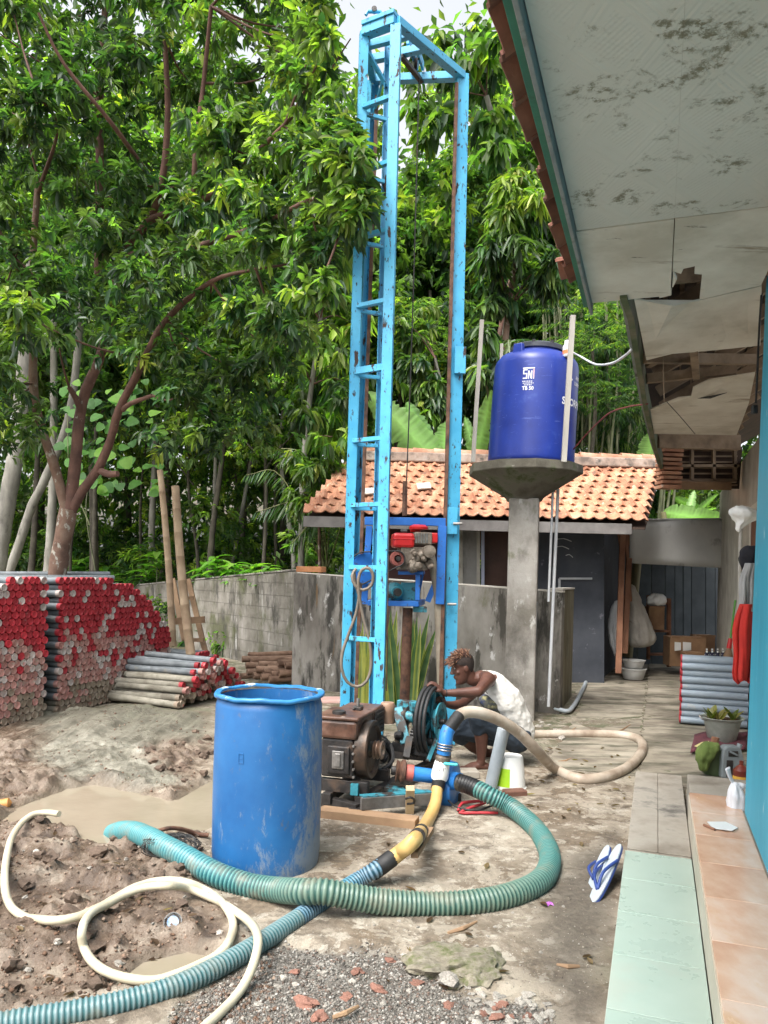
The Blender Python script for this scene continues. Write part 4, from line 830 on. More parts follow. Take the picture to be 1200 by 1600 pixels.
# long pipes laid along the top of the stacks
for k, (a, b) in enumerate((((-60, 902, 8.3), (178, 903, 9.2)), ((-60, 911, 7.8), (120, 906, 8.4)), ((-40, 897, 9.0), (172, 897, 9.6)))):
    mb = MB(); mb.tube([P(*a), P(*b)], .032, 12); tag(mb.build('long_pipe', m_pipe, loc=P(*a), smooth=60), ['long grey pipe lying across the top of both tall stacks', 'nearer long grey pipe resting on top of the left stack', 'long grey pipe furthest back on top of the stacks'][k], 'pipe')
# clean pipes by the white wall
L3 = .66
for r_ in range(10):
    for c_ in range(3):
        kind = 'red'; p = S(8.82+c_*.076+(r_ % 2)*.02, .26+random.uniform(-.006, .006), .045+PR+r_*.0715); me = get_mesh('red', m_pipe_new, L3)
        o = inst('casing_pipe', me, None, mat4(basis(-DN), p)); tag(o, 'clean red-ended pipe, %s, neat stack by the plant pot' % ('top row', 'second row from the top', 'third row from the top', 'middle row', 'middle row', 'middle row', 'lower row', 'third row from the ground', 'second row from the ground', 'bottom row')[9-r_], 'pipe', 'clean grey pipes stacked against the white wall')
# rusty drill pipes
m_rp = M('rusty_drill_pipe', [(.10, .055, .035), (.20, .12, .08), (.26, .17, .12)], 6, rough=.85, bump=.4, rand=.35)
def hollow(L, r, n=14):
    mb = MB(); rings = [(r*.62, .12), (r*.62, 0), (r*1.15, 0), (r*1.15, .10), (r, .13), (r, L)]; mb.lathe(rings, (0, 0, 0), (1, 0, 0), n); return mesh_of(mb, 'drill_pipe', m_rp, 35)
me_rp = hollow(2.3, .042); rs = random.Random(3)
for k, (x, y, Y) in enumerate([(378, 1030, 11.2), (384, 1040, 11.0), (392, 1032, 11.1), (400, 1046, 10.7), (404, 1038, 10.9), (412, 1050, 10.6), (386, 1050, 10.9), (396, 1056, 10.7), (418, 1044, 10.8), (408, 1058, 10.5), (434, 1036, 10.7), (446, 1040, 10.6), (424, 1054, 10.5), (436, 1052, 10.4), (388, 1024, 11.3), (376, 1058, 11.1), (448, 1054, 10.5), (420, 1062, 10.4)]):
    p = P(x, y, Y); p[2] = max(p[2], .05); ax = nrm(A(1, .40+rs.uniform(-.12, .12), rs.uniform(-.01, .03)))
    o = inst('drill_pipe', me_rp, None, mat4(basis(ax), p)); tag(o, 'rusty brown steel pipe with open end in the heap by the block wall corner', 'pipe', 'rusty steel pipes heaped at the wall corner')
# bamboo poles with a rough ladder
m_bamboo = M('dry_bamboo', [(.27, .18, .11), (.42, .31, .20)], 3, rough=.65, bump=.2, layers=[(5, .62, .74, (.16, .10, .07), (1, 1, 1), .8)])
def bamboo(a, b, r, label, group=None, node=.32):
    p, q = P(*a), P(*b); L = np.linalg.norm(q-p); pts = []; rr = []; s = 0; k = 0
    mid = rs.uniform(-.03, .03)
    while s < L:
        for ds, m in ((0, 1.0), (node-.014, .98), (node-.005, 1.05)):
            t = min(1, (s+ds)/L); pts.append(p+(q-p)*t+A(mid*math.sin(math.pi*t), 0, 0)); rr.append(r*m*(.85+.15*t))
        s += node
    mb = MB(); mb.tube(pts, rr, 12); return tag(mb.build('bamboo_pole', m_bamboo, loc=q, smooth=60), label, 'pole', group)
bamboo((250, 735, 10.6), (270, 1010, 10.2), .050, 'left of the two upright poles standing before the block wall')
bamboo((274, 760, 10.2), (299, 1030, 9.9), .062, 'thicker pale bamboo pole standing right of the thinner one')
lad = empty('rough_ladder', P(310, 1022, 10.6), 'rough wooden ladder leaning behind the bamboo poles', 'ladder')
for a, b in (((270, 905, 10.9), (288, 1000, 10.5)), ((294, 905, 10.9), (322, 1024, 10.5))):
    mb = MB(); mb.beam(P(*a), P(*b), .07, .04, (0, 1, 0)); mb.build('side_rail', m_wood, lad)
for a, b in (((272, 971, 10.45), (320, 968, 10.45)), ((285, 935, 10.7), (303, 934, 10.7)), ((288, 1000, 10.5), (318, 1000, 10.45))):
    mb = MB(); mb.beam(P(*a), P(*b), .09 if a[1] == 971 else .05, .03, (0, 1, 0)); mb.build('rung', m_wood, lad)
# ============================================================ DRILLING RIG
rig = empty('drilling_rig', A(*(G(620, 1190)[:2]), 0), 'tall light blue steel drilling rig mast with ladder side, cable and top frame', 'drilling rig')
def post_line(a, b, z0=.03):
    p, q = P(*a), P(*b); d = (q-p)/(q[2]-p[2]); return p, p+d*(z0-p[2])
def channel(mb, p, q, wd, dp, th, open_dir):
    """U-channel running p-q, web facing away from open_dir"""
    d = nrm(q-p); o = nrm(open_dir-d*(np.dot(open_dir, d))); s = np.cross(d, o); L = np.linalg.norm(q-p); B = np.stack([d, s, o], 1); c = (p+q)/2
    mb.box(c-o*(dp/2-th/2), (L, wd, th), B)
    for k in (-1, 1): mb.box(c+s*k*(wd/2-th/2)+o*th*.5, (L, th, dp-th-.0004), B)
    return mb
pA = post_line((569, 52, 6.45), (539, 1090, 6.42)); pB = post_line((619, 40, 6.30), (592, 1085, 6.25)); pE = post_line((606, 62, 6.62), (581, 1085, 6.50))
pC = post_line((722, 116, 6.97), (701, 1100, 6.95)); pD = post_line((583, 128, 7.05), (547, 1050, 7.0))
for (p, q), wd, dp, od in ((pA, .05, .075, (1, .2, 0)), (pB, .085, .06, (.2, 1, 0)), (pE, .05, .05, (0, -1, 0)), (pC, .115, .06, (-.3, 1, 0)), (pD, .10, .06, (.6, -.6, 0))):
    mb = MB(); channel(mb, p, q, wd, dp, .008, A(*od)); mb.build('mast_post', m_blue, rig, bevel=.002)
for a, b in (((713.5, 130, 6.90), (688, 1100, 6.88)), ((589, 150, 6.96), (558, 1040, 6.92))):    # worn guide rails
    p, q = post_line(a, b); mb = MB(); mb.beam(p, q, .032, .035, (0, 1, 0)); mb.build('guide_rail', m_rust, rig, bevel=.003)
def on(line, y):      # point on a post at the height that shows at pixel row y
    p, q = line; lo, hi = 0, 1
    for _ in range(40):
        m = (lo+hi)/2; r_ = p+(q-p)*m
        if proj(r_)[1] < y: lo = m
        else: hi = m
    return p+(q-p)*lo
def at_z(line, z): p, q = line; return p+(q-p)*((z-p[2])/(q[2]-p[2]))
for y in (155, 257, 363, 473, 577, 688, 791, 890, 1003):
    b_ = on(pB, y-3); a_ = at_z(pA, b_[2]+(.0)); 
    mb = MB(); mb.beam(a_+A(.012, -.012, 0), b_+A(-.030, -.004, 0), .045, .035 if y != 577 else .055); mb.build('rung', m_blue, rig, bevel=.002)
    e_ = at_z(pE, b_[2]-.02); mb = MB(); mb.beam(a_+A(0.02, .045, -.02), e_+A(0, -.03, 0), .03, .03); mb.build('side_brace', m_blue, rig, bevel=.002)
zt = pB[0][2]
tA, tB, tC, tD = (at_z(l, zt) for l in (pA, pB, pC, pD)); up = A(0, 0, .035)
for k, (p, q, w_) in enumerate(((tA, tB, .09), (tB, tC, .075), (tD, tC, .07), (tA, tD, .06), (tA*.45+tD*.55, tB*.55+tC*.45, .06), (tA*.75+tD*.25, tB*.78+tC*.22, .05))):
    mb = MB(); mb.beam(p+up*(1+.01*k), q+up*(1+.01*k), w_, .07-.002*k); mb.build('top_beam', m_blue, rig, bevel=.003)
mb = MB(); mb.beam(tA+A(0, -.01, .09), tB+A(0, -.01, .09), .10, .035); mb.build('top_plate', m_blue, rig, bevel=.003)
mb = MB(); c = (tA+tB)/2+A(-.05, -.02, .12); mb.tube([c-A(.07, 0, 0), c-A(.05, 0, -.03), c+A(.05, 0, .03), c+A(.07, 0, 0)], .014, 8); mb.build('lifting_lug', m_blue, rig); mb = MB(); mb.lathe([(.022, -.02), (.022, .02)], c+A(0, 0, .045), (0, 1, 0), 12); mb.build('bolt', m_dark, rig)
mb = MB(); p = tA*.5+tD*.5; q = tB*.62+tC*.38; mb.beam(p*.4+q*.6+A(0, 0, -.02), tD*.45+tC*.55+A(0, 0, 0), .04, .03); mb.build('sheave_bracket', m_dark, rig)
pc_ = P(652, 112, 6.98); mb = MB(); mb.beam(pc_+A(-.10, -.35, .05), pc_+A(0, 0, .05), .02, .08); mb.beam(pc_+A(-.04, -.35, .05), pc_+A(.05, 0, .05), .02, .08); mb.build('sheave_bracket', m_blue, rig)
mb = MB(); mb.lathe([(.07, -.015), (.055, 0), (.07, .015)], pc_+A(-.03, -.08, .0), (1, .2, 0), 24); mb.build('sheave', m_dark, rig, smooth=40)
mb = MB(); q1 = at_z(pA, zt-.05); q2 = at_z(pE, zt-.30); mb.beam(q1+A(0, .03, 0), q2, .04, .02); q3 = at_z(pD, zt-.35); mb.beam(q3, at_z(pE, zt-.1), .02, .02); mb.build('corner_brace', m_blue, rig)
mb = MB(); mb.tube(spline([P(655, 116, 6.93), P(648, 380, 6.93), P(641, 600, 6.93), P(633, 806, 6.93)], .3), .0065, 6); mb.build('hoist_cable', m_dark, rig)
mb = MB(); mb.tube([P(611, 560, 6.75), P(608, 800, 6.72), P(604, 1080, 6.6)], .006, 6); mb.build('hoist_cable', m_rust, rig)
mb = MB(); mb.tube([P(633, 752, 6.93), P(632, 806, 6.93)], .022, 8); mb.build('cable_shackle', m_rust, rig)
for (x, y) in ((719, 571), (706, 822)):
    mb = MB(); mb.box(P(x, y-8, 6.90), (.10, .03, .24)); mb.build('joint_plate', m_blue, rig, bevel=.003)
for y_, x_ in ((818, 708), (944, 699)):
    mb = MB(); mb.tube([P(x_, y_, 6.88), P(x_+14, y_, 6.88)], .012, 8); mb.build('bolt', m_steel, rig)
mb = MB(); p = P(612, 800, 6.2); mb.beam(P(600, 960, 6.28), P(594, 1100, 6.24), .05, .03, (0, 1, 0)); mb.build('black_strip', m_black, rig)
# ---- travelling carriage with the small red engine
car = empty('drill_carriage', P(632, 948, 6.9), 'blue carriage frame hanging in the mast with red engine, belts and gearbox', 'drill head')
Yc = 6.86
def bar(mb, a, b, w_=.05, d_=.04, Y=Yc): return mb.beam(P(a[0], a[1], Y), P(b[0], b[1], Y), w_, d_, (0, 1, 0))
mb = MB(); bar(mb, (570, 814), (696, 816), .07, .05); mb.build('top_bar', m_bluedark, car, bevel=.003)
mb = MB(); bar(mb, (577, 822), (569, 944), .055, .05); mb.build('left_bar', m_bluedark, car, bevel=.003)
mb = MB(); bar(mb, (691, 822), (687, 944), .075, .06); mb.build('right_bar', m_bluedark, car, bevel=.003)
mb = MB(); bar(mb, (592, 826), (578, 850), .035, .03); bar(mb, (684, 902), (668, 940), .05, .03, Yc+.05); mb.build('corner_brace', m_bluedark, car)
mb = MB(); mb.hexa([P(574, 946, Yc-.12), P(654, 948, Yc-.12), P(664, 944, Yc+.2), P(582, 942, Yc+.2), P(574, 938, Yc-.12), P(654, 940, Yc-.12), P(664, 936, Yc+.2), P(582, 934, Yc+.2)]); mb.build('platform', m_bluedark, car, bevel=.003)
mb = MB(); mb.hexa([P(622, 898, Yc-.1), P(661, 898, Yc-.1), P(664, 897, Yc+.15), P(622, 897, Yc+.15), P(622, 893, Yc-.1), P(661, 893, Yc-.1), P(664, 892, Yc+.15), P(622, 892, Yc+.15)]); mb.beam(P(653, 898, Yc-.1), P(652, 938, Yc-.1), .04, .03, (0, 1, 0)); mb.beam(P(661, 896, Yc+.1), P(652, 938, Yc+.1), .02, .03, (0, 1, 0)); mb.build('engine_mount', m_bluedark, car, bevel=.003)
m_red = M('red_enamel', [(.42, .012, .012), (.55, .02, .02)], 4, rough=.32, bump=.08, layers=[(8, .66, .72, (.08, .03, .02), (1, 1, 1), .8)])
m_greybrown = M('oily_cast_metal', [(.07, .055, .04), (.16, .13, .10), (.24, .20, .16)], 14, rough=.55, bump=.5, metal=.2)
mb = MB(); mb.box(P(629, 845, Yc-.06), (.19, .20, .13), .1); mb.build('fuel_tank', m_red, car, bevel=.025)
mb = MB(); mb.box(P(629, 843, Yc-.06), (.196, .206, .010), .1); mb.build('tank_seam', m_red, car, bevel=.003)
mb = MB(); mb.box(P(659, 842, Yc-.02), (.16, .18, .11), .1); mb.build('cowling', m_greybrown, car, bevel=.01)
for k in range(6):
    mb = MB(); mb.box(P(646+4.2*k, 841, Yc-.115), (.012, .01, .085), .1); mb.build('cooling_fin', m_steel, car)
mb = MB(); mb.box(P(677, 841, Yc), (.06, .14, .09), .1); mb.build('side_cover', m_red, car, bevel=.012)
mb = MB(); mb.lathe([(.018, -.06), (.018, .0), (.045, .005), (.085, .01), (.09, .03), (.06, .05), (.0, .055)], P(654, 829, Yc), n=16); mb.build('air_filter', m_red, car, smooth=35)
mb = MB(); mb.tube([P(641, 826, Yc), P(654, 826, Yc)], .035, 12); mb.build('filter_cap', m_red, car, smooth=40)
mb = MB(); mb.tube([P(626, 830, Yc-.1), P(636, 830, Yc-.1)], .02, 10); mb.build('filler_cap', m_dark, car)
mb = MB(); rsb = random.Random(2)
mb.box(P(644, 873, Yc-.02), (.24, .22, .20), .15)
for k in range(16):
    x, y = rsb.uniform(628, 672), rsb.uniform(856, 888); rr = rsb.uniform(.02, .05); c = P(x, y, Yc-.10+rsb.uniform(-.04, .03)); mb.lathe([(rr, 0), (rr, .05), (rr*.6, .07), (0, .07)], c, (rsb.uniform(-.6, .8), -1, rsb.uniform(-.4, .4)), 10)
mb.build('engine_block', m_greybrown, car, smooth=35, bevel=.003)
mb = MB(); mb.lathe([(.055, 0), (.055, .08), (.0, .09)], P(668, 862, Yc-.12), (.2, -1, 0), 16); mb.build('cylinder_head', m_greybrown, car, smooth=40)
mb = MB(); mb.lathe([(.030, -.01), (.063, -.01), (.066, 0), (.066, .03), (.062, .04), (.034, .04), (.03, .0)], P(620, 873, Yc-.16), (.25, -1, 0), 24); mb.build('pulley', M('rusty_red_pulley', [(.20, .05, .04), (.30, .09, .07)], 9, rough=.6), car, smooth=40)
mb = MB(); mb.lathe([(.02, -.02), (.02, .06), (0, .06)], P(620, 873, Yc-.16), (.25, -1, 0), 12); mb.build('shaft', m_dark, car, smooth=40)
mb = MB(); mb.lathe([(.012, .0), (.135, 0), (.135, .03), (.012, .03)], P(571, 888, Yc-.04), (.3, -1, 0), 36); mb.build('belt_wheel', m_bluedark, car, smooth=40)
for off in (0, .016):    # V-belts round the big wheel and the engine pulley
    c1, c2, r1, r2 = P(571, 888, Yc-.09-off), P(620, 873, Yc-.19-off), .145, .069; pts = []
    for k in range(25): t = R(100+160*k/24); pts.append(c1+A(math.cos(t)*r1, 0, math.sin(t)*r1))
    for k in range(13): t = R(-80+160*k/12); pts.append(c2+A(math.cos(t)*r2, 0, math.sin(t)*r2))
    pts.append(pts[0]); mb = MB(); mb.tube(pts, .007, 6, cap=False); mb.build('drive_belt', m_black, car, smooth=90)
m_teal = M('turquoise_machine_paint', [(.025, .17, .22), (.045, .26, .33)], 6, rough=.45, bump=.2, layers=[(7, .50, .58, (.03, .025, .022), (1, 1, 1), .6), (22, .62, .68, (.04, .03, .025), (1, 1, 1), .7)])
mb = MB(); mb.lathe([(.03, -.16), (.075, -.15), (.085, -.06), (.085, .02), (.05, .05), (.05, .07), (0, .07)], P(616, 925, Yc-.06), (.35, -1, 0), 24); mb.build('gearbox', m_teal, car, smooth=35)
mb = MB(); mb.lathe([(.035, .06), (.035, .10), (0, .10)], P(616, 925, Yc-.06), (.35, -1, 0), 16); mb.build('gearbox_hub', m_dark, car, smooth=35)
mb = MB(); mb.box(P(640, 925, Yc+.05), (.16, .1, .17)); mb.build('gearbox_housing', m_teal, car, bevel=.01)
mb = MB(); mb.tube(spline([P(672, 866, Yc+.02), P(678, 890, Yc+.02), P(684, 925, Yc+.04), P(686, 960, Yc+.05), P(690, 1080, Yc+.1)], .05), .04, 12); mb.build('exhaust_pipe', M('dusty_grey_pipe', [(.20, .17, .13), (.34, .29, .22)], 5, rough=.8), car, smooth=60)
mb = MB(); mb.box(P(656, 952, Yc), (.12, .12, .05)); mb.build('lower_clamp', m_teal, car, bevel=.004)
mb = MB(); mb.box(P(580, 950, Yc), (.035, .03, .05)); mb.box(P(569, 957, Yc), (.03, .03, .10)); mb.build('stop_block', m_dark, car)
dp = P(637, 950, Yc); db = P(632, 1100, Yc); mb = MB(); mb.tube([dp, db, db+(db-dp)*.55], .046, 14); tag(mb.build('drill_rod', m_rust, loc=db, smooth=50), 'thick dark brown drill rod going down from the carriage into the ground', 'drill rod')
# rubber hose looped over a ladder rung
m_hosebrown = M('dirty_rubber_hose', [(.10, .08, .06), (.19, .155, .12)], 6, rough=.6, bump=.15)
mb = MB(); pts = [(553, 892, 6.3), (556, 915, 6.3), (561, 930, 6.27), (556, 960, 6.3), (545, 990, 6.3), (535, 1020, 6.3), (534, 1045, 6.3), (542, 1065, 6.3), (558, 1073, 6.3), (573, 1064, 6.3), (580, 1040, 6.3), (578, 1005, 6.28), (569, 970, 6.27), (562, 935, 6.25), (560, 905, 6.22), (566, 890, 6.22), (577, 888, 6.22), (583, 900, 6.24), (580, 915, 6.25), (567, 922, 6.24), (555, 915, 6.24), (550, 900, 6.24), (556, 889, 6.28)]
mb.tube(spline([P(*p) for p in pts], .04), .013, 8); tag(mb.build('rubber_hose', m_hosebrown, loc=P(558, 1073, 6.3), smooth=90), 'thin brown rubber hose looped over a ladder rung of the rig', 'hose')
# ============================================================ DIESEL ENGINE ON ITS SKID
O = pz(560, 1123, .62); O[2] = 0; Lx = pz(610, 1095, .62); Lx[2] = 0; Lx = nrm(Lx-O); Wx = A(Lx[1], -Lx[0], 0)
def E(l, w_, z): return O+Lx*l+Wx*w_+A(0, 0, z)
def ebox(mb, l0, l1, w0, w1, z0, z1): return mb.hexa([E(l0, w0, z0), E(l1, w0, z0), E(l1, w1, z0), E(l0, w1, z0), E(l0, w0, z1), E(l1, w0, z1), E(l1, w1, z1), E(l0, w1, z1)])
eng = empty('diesel_engine', E(.3, -.15, .18), 'oily brown single-cylinder diesel engine with big flywheel beside the blue barrel', 'engine')
m_tankrust = M('rusty_brown_tank', [(.06, .028, .018), (.12, .06, .04), (.19, .115, .085)], 6, 8, .38, .25, 18, layers=[(5, .55, .66, (.045, .025, .018), (1, 1, 1), .5), (9, .64, .72, (.30, .24, .20), (1, 1, 1), .4)], rvar=.3)
mb = MB(); ebox(mb, 0.01, .37, -.295, -.012, .475, .597); mb.build('fuel_tank', m_tankrust, eng, bevel=.02)
mb = MB(); ebox(mb, 0, .375, -.305, 0, .598, .622); lidp = mb.build('tank_lid', m_tankrust, eng, bevel=.009)
mb = MB(); mb.lathe([(.045, 0), (.045, .018), (.036, .022), (0, .024)], E(.11, -.17, .622), n=20); mb.build('filler_cap', m_dark, lidp, smooth=35)
mb = MB(); mb.tube([E(.30, -.10, .622), E(.30, -.10, .66), E(.30, -.10, .70)], [.012, .012, .010], 8); mb.tube([E(.26, -.12, .64), E(.34, -.08, .645)], .009, 6); mb.build('valve_stem', m_steel, lidp)
mb = MB(); ebox(mb, .27, .33, -.13, -.07, .622, .645); mb.build('valve_block', m_dark, lidp, bevel=.004)
mb = MB(); ebox(mb, .38, .64, -.27, -.01, .42, .615); mb.build('air_cowl', m_tankrust, eng, bevel=.012)
mb = MB(); ebox(mb, .385, .635, -.010, -.002, .43, .60); mb.build('cowl_side', m_dark, eng, bevel=.003)
for k in range(5):
    mb = MB(); ebox(mb, .42, .60, -.002, .006, .45+.03*k, .458+.03*k); mb.build('cowl_louvre', m_dark, eng)
mb = MB(); mb.lathe([(.048, 0), (.05, .01), (.05, .08), (.052, .085), (.052, .14), (.045, .15), (0, .152)], E(.70, .0, .47), n=20); mb.build('air_cleaner', M('tan_metal', [(.28, .17, .11), (.38, .26, .19)], 5, rough=.5), eng, smooth=35)
mb = MB(); ebox(mb, .03, .40, -.26, -.04, .22, .474); mb.build('crankcase', m_dark, eng, bevel=.015)
mb = MB(); ebox(mb, .40, .72, -.22, -.06, .20, .42); mb.build('cylinder_block', m_dark, eng, bevel=.02)
mb = MB(); ebox(mb, .012, .03, -.21, -.06, .25, .43); mb.build('inspection_cover', m_dark, eng, bevel=.008)
mb = MB(); ebox(mb, .002, .012, -.175, -.095, .285, .40); ebox(mb, -.006, .003, -.155, -.115, .30, .385); mb.build('sight_window', m_steel, eng, bevel=.004)
rs = random.Random(8)
for k in range(10):
    mb = MB(); c = E(.008, -.275+.245*(k % 2)+rs.uniform(-.004, .004), .24+.05*(k//2)); mb.lathe([(.009, -.008), (.009, .008), (0, .009)], c, -Lx, 6); mb.build('bolt', m_steel, eng)
mb = MB(); fc = E(.20, .0, .385)
mb.lathe([(.03, 0), (.10, .004), (.125, -.004), (.145, -.03), (.19, -.032), (.192, -.025), (.192, .045), (.185, .052), (.160, .052), (.148, .034), (.06, .028), (.045, .05), (.03, .052), (.0, .052)], fc, Wx, 56); mb.build('flywheel', M('dark_flywheel_iron', [(.022, .018, .016), (.06, .045, .035)], 7, rough=.35, bump=.15, metal=.4, layers=[(4, .55, .7, (.12, .07, .045), (1, 1, 1), .6)]), eng, smooth=35)
mb = MB(); mb.lathe([(.055, .05), (.062, .055), (.045, .065), (.062, .078), (.062, .082), (.045, .092), (.062, .105), (.058, .112), (.035, .114), (.03, .10), (0, .10)], fc, Wx, 32); mb.build('belt_pulley', M('brown_pulley_steel', [(.16, .10, .07), (.30, .22, .17)], 7, rough=.35, metal=.5), eng, smooth=30)
mb = MB(); mb.tube(spline([E(.55, .0, .40), E(.58, .06, .34), E(.50, .10, .25), E(.42, .05, .2)], .03), .014, 8); mb.tube(spline([E(.62, .0, .34), E(.66, .05, .25), E(.7, .02, .15)], .03), .02, 8); mb.build('fuel_line', m_black, eng)
for k in range(14):
    mb = MB(); c = E(.42+rs.random()*.3, -.02+rs.random()*.06, .22+rs.random()*.18); mb.box(c, (rs.uniform(.03, .07), rs.uniform(.02, .05), rs.uniform(.03, .08)), rs.random()*3) if k % 2 else mb.lathe([(.02, 0), (.03, .01), (.03, .04), (0, .05)], c, (1, -.6, rs.uniform(-.5, .5)), 10); mb.build('engine_fitting', m_greybrown if k % 3 else m_dark, eng, bevel=.003)
skid = empty('engine_skid', E(.4, 0, 0), 'black and turquoise steel skid frame under the diesel engine', 'skid frame')
def eb(a, b, w_, h_, m, nm='frame_beam'): mb = MB(); mb.beam(E(*a), E(*b), w_, h_); return mb.build(nm, m, skid, bevel=.003)
eb((.06, -.36, .165), (.06, .06, .165), .05, .08, m_dark); eb((.42, -.36, .165), (.42, .10, .165), .05, .08, m_dark)
eb((-.02, -.20, .09), (1.5, -.20, .09), .06, .07, m_dark); eb((-.02, .02, .09), (1.5, .30, .09), .06, .07, m_dark); eb((1.1, -.3, .16), (1.1, .35, .16), .05, .07, m_dark)
eb((.10, -.36, .06), (-.05, .03, .06), .05, .06, m_dark)
a, b = P(564, 1256, 4.80), P(672, 1248, 5.0); mb = MB(); mb.beam(a, b, .03, .075); mb.build('frame_beam', M('grimy_grey_steel', [(.06, .055, .05), (.15, .145, .14)], 9, rough=.6, bump=.3), skid, bevel=.003); mb = MB(); mb.beam(a+A(0, .03, .04), b+A(0, .03, .042), .06, .008); mb.build('beam_flange', m_teal, skid)
mb = MB(); mb.beam(P(603, 1231, 5.15), P(668, 1241, 5.05), .07, .03); mb.build('frame_beam', m_teal, skid, bevel=.003)
mb = MB(); ebox(mb, -.012, .02, -.04, .01, .13, .20); mb.build('gusset', m_teal, skid)
mb = MB(); ebox(mb, -.10, -.04, -.02, .06, .0, .07); mb.build('foot', m_dark, skid)
p, q = G(500, 1281), G(652, 1299); mb = MB(); mb.beam(p+A(0, .03, .037), q+A(0, .03, .037), .11, .065); tag(mb.build('timber_beam', m_wood, loc=(p+q)/2, bevel=.004), 'long squared timber lying on the ground in front of the engine skid', 'timber')
mb = MB(); mb.beam(G(640, 1275)+A(0, .02, .0), P(641, 1231, 4.85), .055, .05, (0, 1, 0)); tag(mb.build('wooden_stake', M('pale_stake', [(.42, .30, .17), (.55, .42, .26)], 4, rough=.8, bump=.3), loc=G(640, 1275), bevel=.003), 'short pale wooden stake wedged upright against the skid beam', 'stake')
mb = MB(); mb.tube(spline([P(634, 1248, 4.82), P(641, 1246, 4.80), P(647, 1249, 4.82), P(646, 1255, 4.84), P(636, 1256, 4.83)], .02), .008, 6); tag(mb.build('rubber_strap', m_black, loc=P(641, 1250, 4.82)), 'black rubber strap tied round the pale stake', 'strap')
# ============================================================ WINCH
wc = P(675, 1126, 5.82)
win = empty('winch', A(wc[0]-.1, wc[1], 0), 'turquoise winch with large spoked belt wheel that the man holds', 'winch')
def ringpts(c, ax, r, n=48, ph=0):
    x = nrm(np.cross(ax, A(0, 0, 1))); y = np.cross(ax, x); return [c+(x*math.cos(2*math.pi*k/n+ph)+y*math.sin(2*math.pi*k/n+ph))*r for k in range(n+1)]
AX = nrm(Wx+A(0, -.12, 0)); WR = .262
mb = MB(); mb.lathe([(.215, -.02), (.235, -.025), (.240, 0), (.235, .025), (.215, .02), (.215, -.02)], wc, AX, 56); mb.build('wheel_rim', m_teal, win, smooth=35)
for o_, rr in ((-.045, .017), (-.012, .014), (.02, .014)):
    mb = MB(); mb.tube(ringpts(wc+AX*o_, AX, WR-rr+.004), rr, 8, cap=False); mb.build('drive_belt', m_black, win, smooth=90)
mb = MB(); mb.lathe([(.0, -.05), (.05, -.05), (.05, .05), (.03, .06), (0, .06)], wc, AX, 20); mb.build('wheel_hub', m_teal, win, smooth=35)
x = nrm(np.cross(AX, A(0, 0, 1))); y = np.cross(AX, x)
for k in range(6):
    t = 2*math.pi*k/6+.3; d = x*math.cos(t)+y*math.sin(t); mb = MB(); mb.beam(wc+d*.04, wc+d*.225, .045, .014, AX); mb.build('spoke', m_teal, win, bevel=.003)
mb = MB(); mb.lathe([(.09, .02), (.10, .055), (.14, .06), (.145, .075), (.10, .075), (.08, .03)], wc, AX, 40); mb.build('brake_drum', m_teal, win, smooth=35)
mb = MB(); mb.tube([wc-AX*.42, wc+AX*.10], .022, 12); mb.build('shaft', m_dark, win, smooth=60)
gc = P(650, 1158, 5.78); mb = MB(); mb.lathe([(.0, -.02), (.10, -.02), (.10, .02), (0, .02)], gc, AX, 40)
for k in range(28):
    t = 2*math.pi*k/28; d = x*math.cos(t)+y*math.sin(t); mb.box(gc+d*.107, (.02, .012, .04), np.stack([d, np.cross(AX, d), AX], 1))
mb.build('gear', m_dark, win)
def wb(a, b, w_, h_, m, nm): mb = MB(); mb.beam(P(*a), P(*b), w_, h_, (0, 1, 0)); return mb.build(nm, m, win, bevel=.004)
wb((622, 1103, 6.0), (650, 1106, 5.95), .10, .07, m_teal, 'frame_top'); wb((621, 1106, 5.85), (634, 1162, 5.72), .075, .04, m_teal, 'frame_leg'); wb((640, 1106, 6.15), (668, 1180, 6.1), .06, .04, m_teal, 'frame_leg')
wb((612, 1165, 5.75), (690, 1180, 5.7), .06, .06, m_dark, 'frame_base'); wb((640, 1152, 5.7), (634, 1185, 5.6), .05, .05, m_dark, 'frame_leg')
mb = MB(); mb.lathe([(.045, -.03), (.045, .03)], P(642, 1120, 5.8), AX, 20); mb.build('bearing', m_teal, win, smooth=35); mb = MB(); mb.box(P(648, 1104, 5.78), (.07, .06, .07), .3); mb.build('bearing_block', m_teal, win, bevel=.006)
mb = MB(); mb.lathe([(.06, -.12), (.075, -.10), (.06, -.08), (.06, .0), (.075, .02), (.04, .04)], P(634, 1118, 5.85), AX, 24); mb.build('cable_drum', m_dark, win, smooth=35)
for k in range(9):
    mb = MB(); c = P(618+6*k, 1150+(k*7) % 23, 5.75+.02*(k % 3)); mb.box(c, (.06, .05, .05), k*.7) if k % 2 else mb.lathe([(.03, 0), (.035, .02), (.03, .06), (0, .07)], c, (1, -.5, .2), 12); mb.build('winch_fitting', [m_dark, m_greybrown, m_dark][k % 3], win, bevel=.004)
wb((688, 1140, 5.75), (668, 1190, 5.65), .03, .03, m_teal, 'brace'); mb = MB(); mb.tube(spline([P(690, 1092, 5.95), P(697, 1120, 5.9), P(697, 1160, 5.85), P(690, 1190, 5.8)], .05), .012, 8); mb.build('control_cable', m_black, win)
